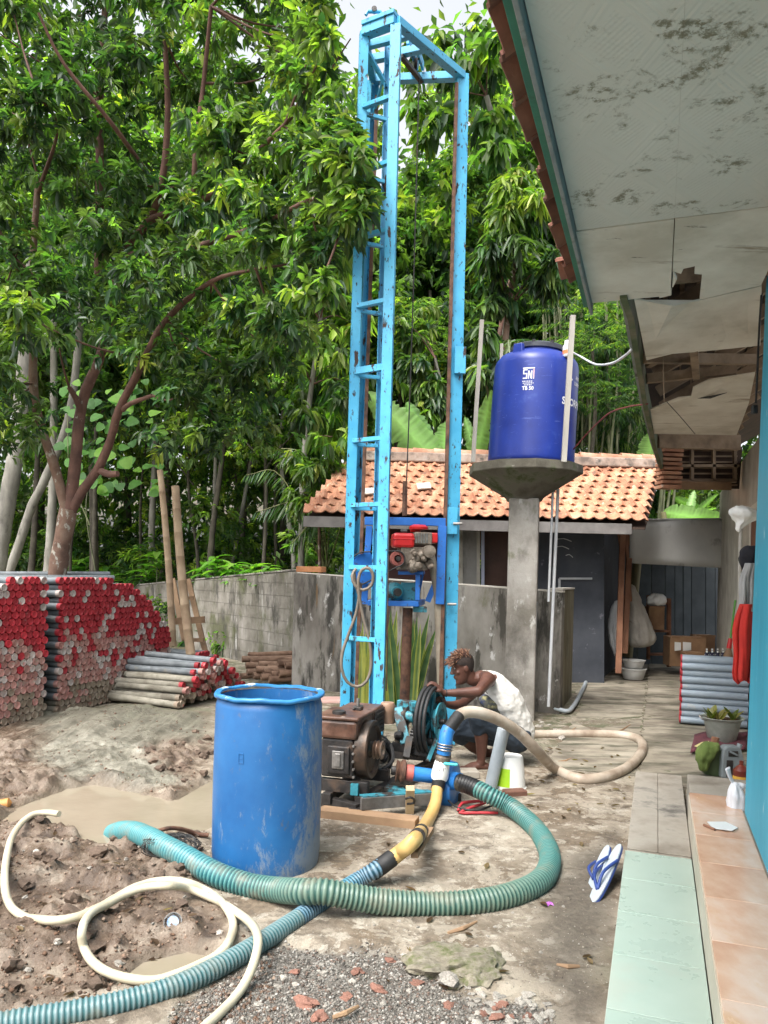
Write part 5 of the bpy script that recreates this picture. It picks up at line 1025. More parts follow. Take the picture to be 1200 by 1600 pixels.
# ============================================================ PUMP AND ITS PIPEWORK
pump = empty('water_pump', G(700, 1262), 'blue pump with upright valve stack joining the thick hoses', 'pump')
m_pblue = M('pump_blue', [(.02, .14, .42), (.03, .20, .52)], 5, rough=.35, layers=[(9, .62, .70, (.05, .04, .035), (1, 1, 1), .8)])
Yp = 5.12
mb = MB(); mb.lathe([(0, -.07), (.10, -.07), (.155, -.05), (.165, 0), (.155, .05), (.10, .07), (0, .07)], P(700, 1226, Yp+.12), (1, -.35, 0), 32); mb.build('volute', m_pblue, pump, smooth=35)
mb = MB(); mb.tube([P(640, 1208, Yp+.02), P(692, 1215, Yp+.05)], .048, 18); mb.build('blue_pipe', m_pblue, pump, smooth=50)
mb = MB(); mb.lathe([(.05, 0), (.055, .01), (.055, .05)], P(634, 1207, Yp+.02), nrm(A(1, .02, -.1)), 18); mb.build('red_coupling', M('faded_red_plastic', [(.38, .07, .05), (.46, .12, .10)], 6, rough=.6), pump, smooth=40)
mb = MB(); mb.lathe([(.04, -.06), (.075, -.055), (.06, -.035), (.08, -.02), (.08, 0), (.055, .01)], P(632, 1206, Yp+.02), nrm(A(1, .02, -.1)), 28); mb.build('belt_pulley', m_rust, pump, smooth=35)
mb = MB(); mb.lathe([(.03, -.09), (.03, .0)], P(632, 1206, Yp+.02), nrm(A(1, .02, -.1)), 12); mb.build('shaft', m_dark, pump)
for (x_, y_) in ((676, 1245), (715, 1250)):
    mb = MB(); a_ = P(x_, y_-10, Yp+.12); mb.beam(a_, A(a_[0], a_[1], 0.01), .05, .03); mb.build('foot', m_dark, pump)
Ys = 5.08
mb = MB(); mb.lathe([(.052, 0), (.058, .02), (.058, .05), (.052, .10), (.048, .13)], P(686, 1218, Ys), nrm(P(692, 1185, Ys)-P(686, 1218, Ys)), 20); mb.build('white_fitting', m_whiteplastic, pump, smooth=40)
mb = MB(); mb.lathe([(.038, 0), (.050, .01), (.050, .04), (.040, .05), (.044, .08), (.044, .12), (.036, .13)], P(691, 1192, Ys), nrm(P(695, 1160, Ys)-P(691, 1192, Ys)), 12); mb.build('steel_union', m_greybrown, pump, smooth=30)
mb = MB(); mb.tube(spline([P(693, 1178, Ys), P(696, 1160, Ys), P(698, 1146, Ys+.02), P(702, 1138, Ys+.03)], .02), [.040]*3+[.046]*20 if False else .046, 18); mb.build('blue_elbow', m_pblue, pump, smooth=60)
mb = MB(); mb.tube([P(699, 1143, Ys+.02), P(717, 1118, Ys+.12)], .043, 16); mb.build('taped_joint', m_black, pump, smooth=50)
for k in range(3):
    mb = MB(); c = P(694.5+.6*k, 1171-4.2*k, Ys); mb.tube(ringpts(c, nrm(A(.1, .05, 1)), .050, 20), .005, 6, cap=False); mb.build('wire_clamp', m_steel, pump)
mb = MB(); mb.tube([P(693, 1193, Ys-.04), P(715, 1195, Ys-.08)], .010, 8); mb.build('valve_handle', M('aqua_handle', [(.05, .48, .52)], 4, rough=.4), pump, smooth=60)
v, f = text_data('AW 3"', .028); mb = MB(); c = P(687, 1203, Ys-.062); mb.add([c+A(p[0], 0, p[1]) for p in v], f); mb.build('printed_lettering', m_dark, pump)
mb = MB(); mb.tube([P(688, 1212, Ys-.01), P(683, 1234, Ys-.02)], .044, 18); mb.build('taped_joint', m_black, pump, smooth=50)
mb = MB(); mb.tube([P(704, 1219, Ys+.06), P(718, 1222, Ys+.0)], .06, 18); mb.build('outlet_collar', m_pblue, pump, smooth=50)
# ============================================================ HOSES
def settle(sp_, r, k=.75, win=9):
    """lift a hose's centre line so that it lies on the uneven mud instead of in it"""
    a = np.array(sp_); g = ground_height(a[:, 0], a[:, 1])+r*k; lift = np.maximum(g-a[:, 2], 0); h_ = win//2; lp = np.pad(lift, h_, mode='edge'); lift = np.max(np.stack([lp[i:i+len(a)] for i in range(0, win, max(1, win//12))]), 0)
    ker = np.ones(win)/win; lift = np.convolve(np.pad(lift, win//2, mode='edge'), ker, 'valid')[:len(a)]; a[:, 2] += lift; return [q for q in a]
def hosemat(name, rough=.45):
    t = NT(name); at = t.node('ShaderNodeVertexColor', layer_name='Col'); co = t.coords(world=True); n = t.noise(co, 7, 7, .65)
    b = t.mix(t.ramp(n, [(.50, 0.0), (.68, .6)]), at.outputs[0], (.20, .18, .13)); t.link(b, t.b.inputs['Base Color']); t.b.inputs['Roughness'].default_value = rough; return t.m
m_rib = hosemat('ribbed_hose_plastic')
def ribbed(name, pts, r, pitch, ca, cb, label, amp=.09, n=22, dirt=None):
    sp = settle(spline(pts, .004), r, .45, 101); d = [0]
    for i in range(1, len(sp)): d.append(d[-1]+np.linalg.norm(sp[i]-sp[i-1]))
    L = d[-1]; q = int(L/pitch); N = q*4; s = np.linspace(0, L, N+1); sp = np.array(sp); c = np.stack([np.interp(s, d, sp[:, k]) for k in range(3)], 1)
    rr = [r*(1+amp*(1 if k % 4 in (1, 2) else -.4)) for k in range(N+1)]
    cols = []
    for k in range(N+1):
        a_, b_ = (ca, cb) if not dirt else dirt(k/N, ca, cb); cols.append(a_ if k % 4 in (1, 2) else b_)
    mb = MB(); mb.tube(list(c), rr, n, cols=cols); o = mb.build(name, m_rib, loc=pts[len(pts)//2], smooth=60, fixn=False); return tag(o, label, 'hose')
RH = .053
def gz(x, y, z=RH): return G(x, y, z)
h1 = [P(716, 1222, 5.08), P(735, 1228, 5.02), P(762, 1241, 4.93), gz(800, 1262, .09), gz(838, 1296), gz(858, 1332), gz(855, 1362), gz(835, 1383), gz(790, 1401), gz(730, 1411), gz(660, 1413), gz(600, 1409, .075), gz(545, 1400, .11), gz(505, 1393, .135), gz(470, 1393, .12), gz(430, 1390, .075), gz(380, 1384), gz(335, 1374), gz(295, 1358), gz(258, 1334, .075), gz(232, 1313, .085), gz(210, 1302, .07), gz(190, 1300, .03), gz(176, 1303, -.02)]
TEAL, TEALD, CYAN = (.075, .215, .195), (.005, .042, .045), (.10, .42, .48)
def d1(t, a, b):
    if t < .035: return (.012, .012, .013), (.008, .008, .009)
    k = .5+.5*math.sin(t*19+1); g = (.15, .20, .145)
    w_ = max(0, min(1, 1.9-abs(t-.50)*9))*.8
    a = tuple(a[i]*(1-w_)+g[i]*w_ for i in range(3)); b = tuple(b[i]*(1-w_)+(.03, .09, .07)[i]*w_ for i in range(3))
    if t > .68: m = min(1, (t-.68)/.1)*.6; a = tuple(a[i]*(1-m)+(.10, .30, .33)[i]*m for i in range(3)); b = tuple(b[i]*(1-m)+(.01, .17, .22)[i]*m for i in range(3))
    return a, b
ribbed('suction_hose', h1, RH, .0225, TEAL, TEALD, 'thick teal ribbed hose curving from the pump past the barrel into the puddle', dirt=d1)
RH2 = .037
h2p = [P(603, 1347, 3.95), gz(585, 1360, .10), gz(560, 1375, .06), gz(525, 1397, RH2), gz(490, 1419, RH2), gz(450, 1445, RH2), gz(400, 1477, RH2), gz(340, 1511, RH2), gz(270, 1543, RH2), gz(190, 1567, RH2), gz(110, 1584, RH2), gz(0, 1603, RH2), gz(-120, 1630, RH2)]
h2p[0] = gz(605, 1346, .13)
ribbed('delivery_hose', h2p, RH2, .0185, (.16, .235, .245), (.005, .045, .07), 'ribbed blue-grey hose running from the yellow pipe under the thick hose to the lower left', dirt=lambda t, a, b: (((.11+.05*math.sin(t*30), .25, .33), b) if t < .3 else (a, (.03, .11, .12))))
yel = M('yellowed_flexible_pipe', [(.46, .28, .09), (.58, .39, .15)], 4, rough=.4, bump=.05, layers=[(5, .62, .74, (.36, .27, .16), (1, 1, 1), .6)])
yp = [P(683, 1232, 5.05), P(680, 1256, 4.93), P(667, 1285, 4.65), gz(648, 1312, .24), gz(625, 1332, .17), gz(606, 1346, .135)]
mb = MB(); mb.tube(spline(yp, .02), .038, 18); yo = mb.build('yellow_pipe', yel, loc=yp[3], smooth=60); tag(yo, 'yellowed smooth pipe bending down from the pump valve to the taped joint', 'pipe')
sp = spline(yp, .01)
def wrap(i0, i1, nm, m, r_=.041): mb = MB(); mb.tube(sp[i0:i1], r_, 16); return mb.build(nm, m, yo, smooth=60)
n_ = len(sp); wrap(int(n_*.60), int(n_*.65), 'tape_wrap', m_black, .041); wrap(int(n_*.75), int(n_*.84), 'tape_wrap', m_dark)
mb = MB(); c1 = sp[int(n_*.56)]+A(.045, -.02, .01); c2 = sp[int(n_*.93)]+A(.05, -.02, -.02); mb.beam(c1, c2, .035, .03); mb.build('splint_stick', m_wood, yo)
mb = MB(); mb.tube(spline([gz(612, 1341, .145), gz(600, 1350, .125), gz(583, 1362, .075)], .02), .043, 16); mb.build('tape_wrap', m_black, yo, smooth=60)
# white garden hose with its loop
m_cream = M('cream_garden_hose', [(.44, .385, .27), (.56, .51, .39)], 3, rough=.42, bump=.04, layers=[(6, .64, .72, (.42, .30, .16), (1, 1, 1), .6)])
rw = .0175
wp = [(92, 1284), (72, 1282), (48, 1287), (28, 1308), (13, 1345), (7, 1385), (16, 1422), (42, 1446), (75, 1452), (115, 1446), (150, 1428), (185, 1403), (215, 1385), (250, 1376), (290, 1380), (325, 1396), (350, 1418), (364, 1447), (357, 1478), (338, 1500), (312, 1516), (280, 1532), (245, 1545), (212, 1546), (180, 1538), (150, 1518), (131, 1487), (128, 1460), (140, 1438), (168, 1421), (195, 1403), (228, 1389), (262, 1385), (295, 1391), (330, 1407), (365, 1425), (392, 1443), (403, 1466), (399, 1496), (385, 1532), (364, 1562), (338, 1588), (318, 1606), (290, 1640)]
wz = []
for k, (x_, y_) in enumerate(wp):
    z = rw; q = G(x_, y_, rw); g_ = gh(q[0], q[1]); z = max(rw, g_+rw*.8)
    if k in (28, 29): z += .0
    if k in (8, 9, 10, 11, 12): pass
    if 29 <= k <= 32: z += .045
    wz.append(z)
for k, z in ((35, .05), (36, .10), (37, .13), (38, .09), (39, .04)): wz[k] = z
for k in range(19, 24): wz[k] = min(wz[k], .024)
wz[0] += .06; wz[1] += .05; wz[2] += .03
pts = [G(x_, y_, z) for (x_, y_), z in zip(wp, wz)]
mb = MB(); mb.tube(settle(spline(pts, .02), rw, .8, 17), rw, 14); tag(mb.build('garden_hose', m_cream, loc=pts[10], smooth=90), 'cream coloured garden hose coiled on the mud in the lower left corner', 'hose')
# brownish hose arching behind
m_brhose = M('mud_stained_hose', [(.26, .20, .15), (.40, .33, .26), (.48, .42, .35)], 4, rough=.5, bump=.08, layers=[(6, .60, .72, (.60, .55, .48), (1, 1, 1), .5)])
bp = [P(716, 1119, 5.2), P(728, 1113, 5.25), P(750, 1114, 5.3), P(782, 1126, 5.4), P(812, 1146, 5.5), P(838, 1172, 5.6), G(868, 1202, .06), G(905, 1217, .05), G(945, 1214, .05), G(982, 1198, .05), G(1003, 1174, .05), G(1000, 1157, .05), G(975, 1149, .05), G(930, 1147, .05), G(880, 1147, .05), G(835, 1148, .05), G(800, 1152, .05), G(770, 1160, .05)]
mb = MB(); mb.tube(spline(bp, .03), .041, 16); tag(mb.build('water_hose', m_brhose, loc=bp[8], smooth=90), 'thick mud-stained beige hose arching from the pump and looping over the concrete', 'hose')
# grey pipe leaning, black cable, red cloth strip
mb = MB(); mb.tube([P(787, 1139, 5.55), G(766, 1232, .02)], .046, 16); tag(mb.build('leaning_pipe', m_pvcgrey, loc=G(766, 1232, 0), smooth=50), 'short grey pipe standing tilted beside the white bucket', 'pipe')
m_redc = M('red_strap', [(.42, .03, .04)], 3, rough=.7)
wire('strap', [(716, 1266, 4.95), (722, 1255, 5.05), (745, 1252, 5.1), (758, 1254, 5.1), (735, 1262, 4.98), (718, 1270, 4.93), (740, 1270, 4.93), (778, 1270, 4.93)], .010, m_redc)
o = bpy.data.objects['strap']; tag(o, 'crumpled red strap lying on the concrete behind the teal hose', 'strap')
o.location.z += .0
wire('cable', [(700, 1250, 5.1), (715, 1262, 4.97), (745, 1266, 4.93), (765, 1260, 5.0), (790, 1250, 5.1)], .007, m_black, 'black cable lying between the pump and the red strap', 'cable')
# ============================================================ BLUE BARREL
bc = P(421, 1100, 4.05); bc[2] = 0
m_barrel = NT('scuffed_blue_barrel')
def _bar(t):
    co = t.coords(); st = t.coords((1, 1, .45)); n = t.noise(co, 3, 6); base = t.ramp(n, [(.35, (.014, .095, .27)), (.65, (.024, .14, .355))])
    n2 = t.noise(st, 11, 12, .8, .3); n3 = t.noise(co, 28, 5, .7); n4 = t.noise(st, 26, 7, .7)
    sp_ = t.node('ShaderNodeSeparateXYZ'); t.link(co, sp_.inputs[0])
    side = t.ramp(t.math('MULTIPLY_ADD', sp_.outputs[0], 1.3, .5), [(.60, 0.0), (.84, .13)])         # more grey blotches towards +X
    low = t.ramp(sp_.outputs[2], [(.02, .07), (.5, 0.0)])
    f1 = t.ramp(t.math('ADD', t.math('ADD', n2, side), low), [(.585, 0.0), (.69, .55)]); base = t.mix(f1, base, (.32, .33, .30))
    f2 = t.ramp(n3, [(.71, 0.0), (.74, .9)]); base = t.mix(f2, base, (.55, .62, .70)); f3 = t.ramp(n4, [(.62, 0.0), (.72, .7)]); base = t.mix(f3, base, (.13, .12, .12))
    t.link(base, t.b.inputs['Base Color']); t.link(t.math('MULTIPLY_ADD', f1, .35, .38), t.b.inputs['Roughness']); t.link(t.bump(n2, .25, .006), t.b.inputs['Normal'])
_bar(m_barrel); m_barrel = m_barrel.m
bar_ = empty('plastic_barrel', bc, 'big open-topped scuffed blue plastic barrel standing on the wet ground', 'barrel')
mb = MB(); mb.lathe([(.255, 0), (.268, .006), (.275, .03), (.281, .10), (.283, .35), (.281, .65), (.277, .85), (.268, .885), (.258, .893), (.258, .80), (.262, .4), (.255, .03), (0, .025)], bc, n=72); bb = mb.build('barrel_body', m_barrel, bar_, smooth=40)
mb = MB(); N = 72; prof = [(-.030, -.004), (-.028, .010), (-.008, .016), (.010, .014), (.018, .006), (.018, -.008), (.008, -.016), (-.012, -.014)]; vs = []
for k in range(N):
    t = 2*math.pi*k/N; wv = .003*math.sin(3*t+1)+.003*math.sin(7*t)+.0015*math.sin(19*t)
    for (dr, dz) in prof: r_ = .276+dr*.72+.002*math.sin(5*t); vs.append(bc+A(r_*math.cos(t), r_*math.sin(t), .905+dz*.72+wv))
m_ = len(prof); mb.add(vs, [(k*m_+j, ((k+1) % N)*m_+j, ((k+1) % N)*m_+(j+1) % m_, k*m_+(j+1) % m_) for k in range(N) for j in range(m_)])
mb.build('rolled_rim', M('lighter_blue_rim', [(.025, .16, .39), (.04, .215, .47)], 6, rough=.35, bump=.1, layers=[(9, .60, .66, (.55, .62, .66), (1, 1, 1), .6)]), bar_, smooth=60)
for (a_, z_) in ((250, .62),):
    for (dx, dz, w_, h_) in ((-.013, 0, .005, .045), (.013, 0, .005, .045), (0, .024, .03, .005), (0, 0, .018, .005), (0, -.022, .03, .005)):
        t = R(a_)+dx/.283; mb = MB(); mb.box(bc+A(.2825*math.cos(t), .2825*math.sin(t), z_+dz), (w_, .003, h_), t+math.pi/2); mb.build('moulded_mark', m_barrel, bar_)
mb = MB(); mb.lathe([(0, .12), (.254, .12)], bc, n=48); mb.build('water', m_water, bar_) 
# ============================================================ THE MAN
def sphere(mb, c, r, sc=(1, 1, 1), n=12, M=None):
    M = np.eye(3) if M is None else M; prof = [(math.sin(math.pi*i/8)*r, -math.cos(math.pi*i/8)*r) for i in range(9)]; c = np.asarray(c, float); o = len(mb.v); vs = []
    for (q, z) in prof:
        for j in range(n): t = 2*math.pi*j/n; vs.append(c+M@(A(q*math.cos(t)*sc[0], q*math.sin(t)*sc[1], z*sc[2])))
    mb.add(vs, [(i*n+j, i*n+(j+1) % n, (i+1)*n+(j+1) % n, (i+1)*n+j) for i in range(8) for j in range(n)])
def chain(mb, pts, rr, n=14, step=.02):
    sp_ = spline(pts, step); m_ = len(sp_); d = [0]
    for i in range(1, m_): d.append(d[-1]+np.linalg.norm(sp_[i]-sp_[i-1]))
    kd = [0]; 
    for i in range(1, len(pts)): kd.append(kd[-1]+np.linalg.norm(np.asarray(pts[i])-np.asarray(pts[i-1])))
    rad = np.interp(np.array(d)/d[-1]*kd[-1], kd, rr); mb.tube(sp_, list(rad), n); sphere(mb, sp_[0], rad[0]*.99); sphere(mb, sp_[-1], rad[-1]*.99)
def fuse(mb, name, mat, parent, vox=.005, it=4, disp=0, dsc=.1):
    o = mb.build(name, mat, parent, smooth=180, fixn=False); m = o.modifiers.new('remesh', 'REMESH'); m.mode = 'VOXEL'; m.voxel_size = vox; m.use_smooth_shade = True
    if disp:
        tx = bpy.data.textures.new('folds', 'CLOUDS'); tx.noise_scale = dsc; tx.noise_depth = 2; dm = o.modifiers.new('folds', 'DISPLACE'); dm.texture = tx; dm.strength = disp; dm.mid_level = .5; dm.texture_coords = 'LOCAL'
    s = o.modifiers.new('smooth', 'SMOOTH'); s.factor = .5; s.iterations = it; return o
man = empty('person', G(752, 1200), 'barefoot man in white sleeveless shirt and dark shorts squatting and gripping the winch wheel', 'person')
m_skin = M('brown_skin', [(.070, .028, .019), (.115, .048, .032)], 9, 5, .48, .10, 60, bd=.002, world=True)
m_shirt = M('white_shirt', [(.60, .58, .54), (.74, .72, .68)], 6, 6, .85, .25, 30, layers=[(7, .62, .74, (.42, .36, .30), (1, 1, 1), .9)])
m_shorts = M('dark_blue_shorts', [(.018, .028, .042), (.035, .05, .07)], 8, rough=.85, bump=.3)
hf = nrm(A(-.90, -.22, -.30)); hs_ = nrm(np.cross(A(0, 0, 1), hf)); hu = np.cross(hf, hs_); HC = P(723, 1044, 6.26); HM = np.stack([hf, hs_, hu], 1)
def H(x, y, z): return HC+HM@A(x, y, z)
HP = [(-.122, .072, .010, .020), (-.112, .084, -.005, .034), (-.095, .087, -.02, .046), (-.078, .084, -.035, .053), (-.060, .087, -.05, .058), (-.040, .083, -.070, .063), (-.015, .082, -.084, .068), (.008, .079, -.092, .071), (.028, .076, -.097, .073), (.046, .087, -.099, .074), (.068, .084, -.098, .073), (.088, .068, -.088, .064), (.105, .044, -.064, .046), (.116, .012, -.03, .020)]
def head_rings(mb, grow=0.0, z0=-9, n=28):
    rows = [r_ for r_ in HP if r_[0] > z0]; vs = []
    for (z, f_, b_, w_) in rows:
        c = (f_+b_)/2; a = (f_-b_)/2+grow; ww = w_+grow
        for j in range(n):
            t = 2*math.pi*j/n; ct, st_ = math.cos(t), math.sin(t); k = 1/((abs(ct)**2.4+abs(st_)**2.4)**(1/2.4)); vs.append(H(c+a*ct*k, ww*st_*k, z*(1+grow*3)))
    m_ = len(rows); mb.add(vs, [(i*n+j, i*n+(j+1) % n, (i+1)*n+(j+1) % n, (i+1)*n+j) for i in range(m_-1) for j in range(n)]+[tuple(range(n))[::-1], tuple((m_-1)*n+j for j in range(n))])
mb = MB(); head_rings(mb)
mb.add([H(.074, -.010, .040), H(.074, .010, .040), H(.080, .020, -.016), H(.080, -.020, -.016), H(.090, -.007, .035), H(.090, .007, .035), H(.112, .011, -.008), H(.112, -.011, -.008)], [(0, 1, 5, 4), (1, 2, 6, 5), (2, 3, 7, 6), (3, 0, 4, 7), (4, 5, 6, 7), (3, 2, 1, 0)])
sphere(mb, H(.104, 0, -.010), .014, (1, 1.1, .8)); sphere(mb, H(.096, -.014, -.014), .010); sphere(mb, H(.096, .014, -.014), .010)
sphere(mb, H(.088, 0, -.048), .012, (.7, 2.0, .6), M=HM); sphere(mb, H(.086, 0, -.062), .012, (.7, 1.7, .65), M=HM); sphere(mb, H(.076, 0, -.100), .018, (.8, 1.2, .8), M=HM)
for s in (-1, 1):
    sphere(mb, H(-.006, s*.076, .002), .030, (.62, .30, 1.05), M=HM); sphere(mb, H(.078, s*.032, .046), .018, (.5, 1.3, .45), M=HM); sphere(mb, H(.062, s*.045, -.01), .022, (.8, .7, .7), M=HM)
NB = P(752, 1059, 6.30)
chain(mb, [H(-.03, 0, -.05), H(-.045, 0, -.11), NB], [.056, .054, .062])
spine = [P(806, 1150, 6.36), P(800, 1120, 6.34), P(786, 1090, 6.32), P(768, 1066, 6.30)]
for dy in (-.075, .075): chain(mb, [p+A(0, dy*(.9+.25*i/3), 0) for i, p in enumerate(spine)], [.105, .095, .105, .085])
shN, shF = P(763, 1062, 6.11), P(757, 1066, 6.47)
chain(mb, [NB+A(.03, 0, 0), shN+A(0, .03, .005)], [.062, .055]); chain(mb, [NB+A(.03, 0, 0), shF+A(0, -.03, .005)], [.062, .055])
elN, wrN = P(748, 1080, 5.90), P(694, 1083, 5.86)
chain(mb, [shN, P(758, 1068, 6.02), elN], [.062, .050, .040]); chain(mb, [elN, P(732, 1082, 5.89), wrN], [.041, .040, .025])
elF, wrF = P(724, 1098, 6.30), P(697, 1100, 6.06); chain(mb, [shF, P(742, 1080, 6.4), elF], [.058, .047, .037]); chain(mb, [elF, P(710, 1102, 6.18), wrF], [.038, .036, .024])
def hand(mb, wr, kn, spread, curl, thumb_side, sc=1.0):
    """palm from wrist to knuckles, four fingers across `spread`, each with two bends towards `curl`, thumb off the side"""
    d = nrm(kn-wr); sp_ = nrm(spread); pl = np.linalg.norm(kn-wr)
    for k in range(4): chain(mb, [wr+sp_*(-.012+.008*k), wr*.4+kn*.6+sp_*(-.028+.019*k), kn+sp_*(-.033+.022*k)], [.017, .014, .0115], 8, .01)
    for k, (L, rr_) in enumerate(((.062, .0088), (.072, .0094), (.068, .0092), (.052, .0080))):
        a = kn+sp_*(-.033+.022*k); c1 = nrm(curl); j1 = a+nrm(d+c1*.25+sp_*.06*(k-1.5))*L*.45; j2 = j1+nrm(d*.45+c1)*L*.33; j3 = j2+nrm(-d*.05+c1)*L*.28; chain(mb, [a, j1, j2, j3], [rr_*1.1, rr_, rr_*.95, rr_*.85], 8, .006)
    t0 = wr*.65+kn*.35+sp_*thumb_side*.028; t1 = t0+nrm(d*.6+sp_*thumb_side*.7+nrm(curl)*.5)*.032; t2 = t1+nrm(d*.7+sp_*thumb_side*.15+nrm(curl)*.7)*.028; chain(mb, [t0, t1, t2], [.0145, .0115, .0095], 8, .006)
hand(mb, wrN, P(680, 1069.5, 5.85), A(.12, 1, .05), A(-.75, -.05, -.75), -1)
hand(mb, wrF, P(690, 1094, 5.98), A(.2, .6, -.6), A(-.8, -.2, -.5), 1)
hipN, hipF = P(806, 1152, 6.24), P(804, 1150, 6.46); knN, knF = P(746, 1120, 6.12), P(712, 1138, 6.42)
ftN = G(745, 1203); ftN = A(ftN[0], ftN[1], 0); anN = P(752, 1188, 6.14); anF = P(776, 1184, 6.62)
chain(mb, [hipN, (hipN+knN)/2, knN], [.10, .082, .058]); chain(mb, [knN, P(752, 1150, 6.14), anN], [.055, .056, .034]); chain(mb, [hipF, (hipF+knF)/2, knF], [.10, .082, .058]); chain(mb, [knF, P(740, 1166, 6.52), anF], [.055, .054, .034])
def foot(mb, an, dirx, zg=.0):
    d = nrm(A(*dirx, 0)); s = A(-d[1], d[0], 0); b = A(an[0], an[1], zg); he = b-d*.035+A(0, 0, .034); ball = b+d*.125+A(0, 0, .022)
    chain(mb, [an, b+A(0, 0, .06)+d*.005], [.035, .036]); sphere(mb, he, .034, (1.1, 1, .95))
    for k in range(5): chain(mb, [he, b+d*.05+s*(-.014+.007*k)+A(0, 0, .048-.003*k), ball+s*(-.032+.016*k)-d*(.010*k)+A(0, 0, .002)], [.030, .026, .0145], 10, .012)
    for k, (L, rr_) in enumerate(((.052, .0125), (.048, .0098), (.044, .0092), (.040, .0088), (.034, .0085))):
        a = ball+s*(-.034+.017*k)-d*(.010*k); chain(mb, [a, a+d*L*.55+A(0, 0, .003), a+d*L+A(0, 0, -.008)], [rr_*1.1, rr_, rr_*.95], 8, .008)
foot(mb, anN, (-1, -.22)); foot(mb, anF, (-1, -.1))
fuse(mb, 'body', m_skin, man, .0048, 3)
# eyes, brows
for s in (-1, 1):
    mb = MB(); sphere(mb, H(.0765, s*.031, .026), .0085, (.7, 1.3, .8), M=HM); ey = mb.build('eye', M('eye_white', [(.55, .5, .46)], 3, rough=.3, bump=0), man, smooth=180); mb = MB(); sphere(mb, H(.0815, s*.031, .0245), .0045, M=HM); mb.build('iris', m_black, ey, smooth=180)
    mb = MB(); chain(mb, [H(.088, s*.014, .043), H(.089, s*.032, .049), H(.078, s*.050, .045)], [.003, .004, .003], 6, .01); mb.build('eyebrow', m_black, man, smooth=180)
mb = MB(); mb.tube(ringpts(wrN+nrm(elN-wrN)*.015, nrm(elN-wrN), .0285, 20), .0035, 6, cap=False); mb.build('bracelet', m_black, man, smooth=180)
# hair: close-cropped sides, tall twisted top bleached reddish at the tips
m_hair = M('dark_cropped_hair', [(.014, .009, .007), (.030, .018, .014)], 60, rough=.9, bump=.9, bsc=160, bd=.004)
mb = MB(); vs = []; rows = [r_ for r_ in HP if r_[0] > -.05]; n = 36
for (z, f_, b_, w_) in rows:
    t0 = np.interp(z, [-.05, .0, .03, .06, .116], [2.25, 1.75, 1.45, .9, .2]); c = (f_+b_)/2; a = (f_-b_)/2+.006; ww = w_+.006
    for j in range(n+1):
        t = t0+(2*math.pi-2*t0)*j/n; ct, st_ = math.cos(t), math.sin(t); k = 1/((abs(ct)**2.4+abs(st_)**2.4)**(1/2.4)); vs.append(H(c+a*ct*k, ww*st_*k, z*1.03))
mb.add(vs, [(i*(n+1)+j, i*(n+1)+j+1, (i+1)*(n+1)+j+1, (i+1)*(n+1)+j) for i in range(len(rows)-1) for j in range(n)]); sphere(mb, H(-.01, 0, .095), .062, (1.15, .85, .45), M=HM); mb.build('cropped_hair', m_hair, man, smooth=180)
m_dread = NT('bleached_twists'); at = m_dread.node('ShaderNodeVertexColor', layer_name='Col'); m_dread.link(at.outputs[0], m_dread.b.inputs['Base Color']); m_dread.b.inputs['Roughness'].default_value = .8; m_dread = m_dread.m
mb = MB(); rs = random.Random(12)
for k in range(460):
    x, y = rs.uniform(-.075, .080), rs.uniform(-.058, .058); z = .104-5.5*(x-.0)**2*.9-8*y*y; b_ = H(x, y, z); L = rs.uniform(.035, .075); d = nrm(HM@A(.35+x*7+rs.uniform(-.25, .3), y*7+rs.uniform(-.3, .3), 1.0-max(0, x)*9)); g = A(0, 0, -1)
    p1 = b_+d*L*.5+RNG.normal(0, .003, 3); p2 = p1+nrm(d+g*.9*(.4+max(0, x)*9)+RNG.normal(0, .25, 3))*L*.5; tipc = rs.choice([(.20, .09, .045), (.13, .05, .03), (.27, .15, .09), (.06, .027, .018), (.05, .022, .016)])
    mb.tube([b_, b_*.5+p1*.5+RNG.normal(0, .002, 3), p1, p2], [.003, .0036, .0032, .0015], 5, cols=[(.03, .015, .012), (.06, .028, .018), tuple(.7*c for c in tipc), tipc])
mb.build('twisted_hair', m_dread, man, smooth=180, fixn=False)['kind'] = 'stuff'
# shirt, print, shorts
mb = MB(); sp2_ = [P(812, 1140, 6.37), P(803, 1118, 6.35), P(788, 1090, 6.32), P(770, 1067, 6.30), P(757, 1059, 6.30)]
for dy in (-.08, .08): chain(mb, [p+A(0, dy*f, 0) for p, f in zip(sp2_, (1.15, 1.1, 1.1, .95, .55))], [.112, .118, .126, .098, .058])
chain(mb, [p for p in sp2_], [.11, .118, .126, .10, .058]); chain(mb, [P(775, 1090, 6.28), P(770, 1104, 6.26)], [.10, .085]); chain(mb, [P(806, 1112, 6.2), P(815, 1128, 6.22)], [.07, .045])
fuse(mb, 'shirt', m_shirt, man, .006, 5, .022, .07)
m_printdark = M('dark_shirt_print', [(.03, .04, .09), (.10, .10, .07), (.35, .32, .16)], 22, 6, .85, .1)
mb = MB(); chain(mb, [P(757, 1094, 6.215), P(768, 1102, 6.195), P(777, 1110, 6.20)], [.050, .060, .040]); fuse(mb, 'shirt_print', m_printdark, man, .006, 4)
mb = MB(); a_ = (hipN*.25+knN*.75)+A(.0, 0, 0); chain(mb, [hipN+A(.0, 0, .01), (hipN+knN)/2, knN+A(.01, 0, -.01)], [.125, .105, .088]); chain(mb, [knN+A(.01, 0, -.01), P(750, 1136, 6.14)], [.085, .078])
chain(mb, [hipF, (hipF+knF)/2, knF+A(.01, 0, 0)], [.125, .105, .088]); chain(mb, [knF, P(722, 1150, 6.46)], [.088, .08]); chain(mb, [hipN, hipF], [.13, .13]); chain(mb, [P(808, 1140, 6.30), P(806, 1140, 6.42)], [.12, .12]); fuse(mb, 'shorts', m_shorts, man, .006, 5, .02, .06)
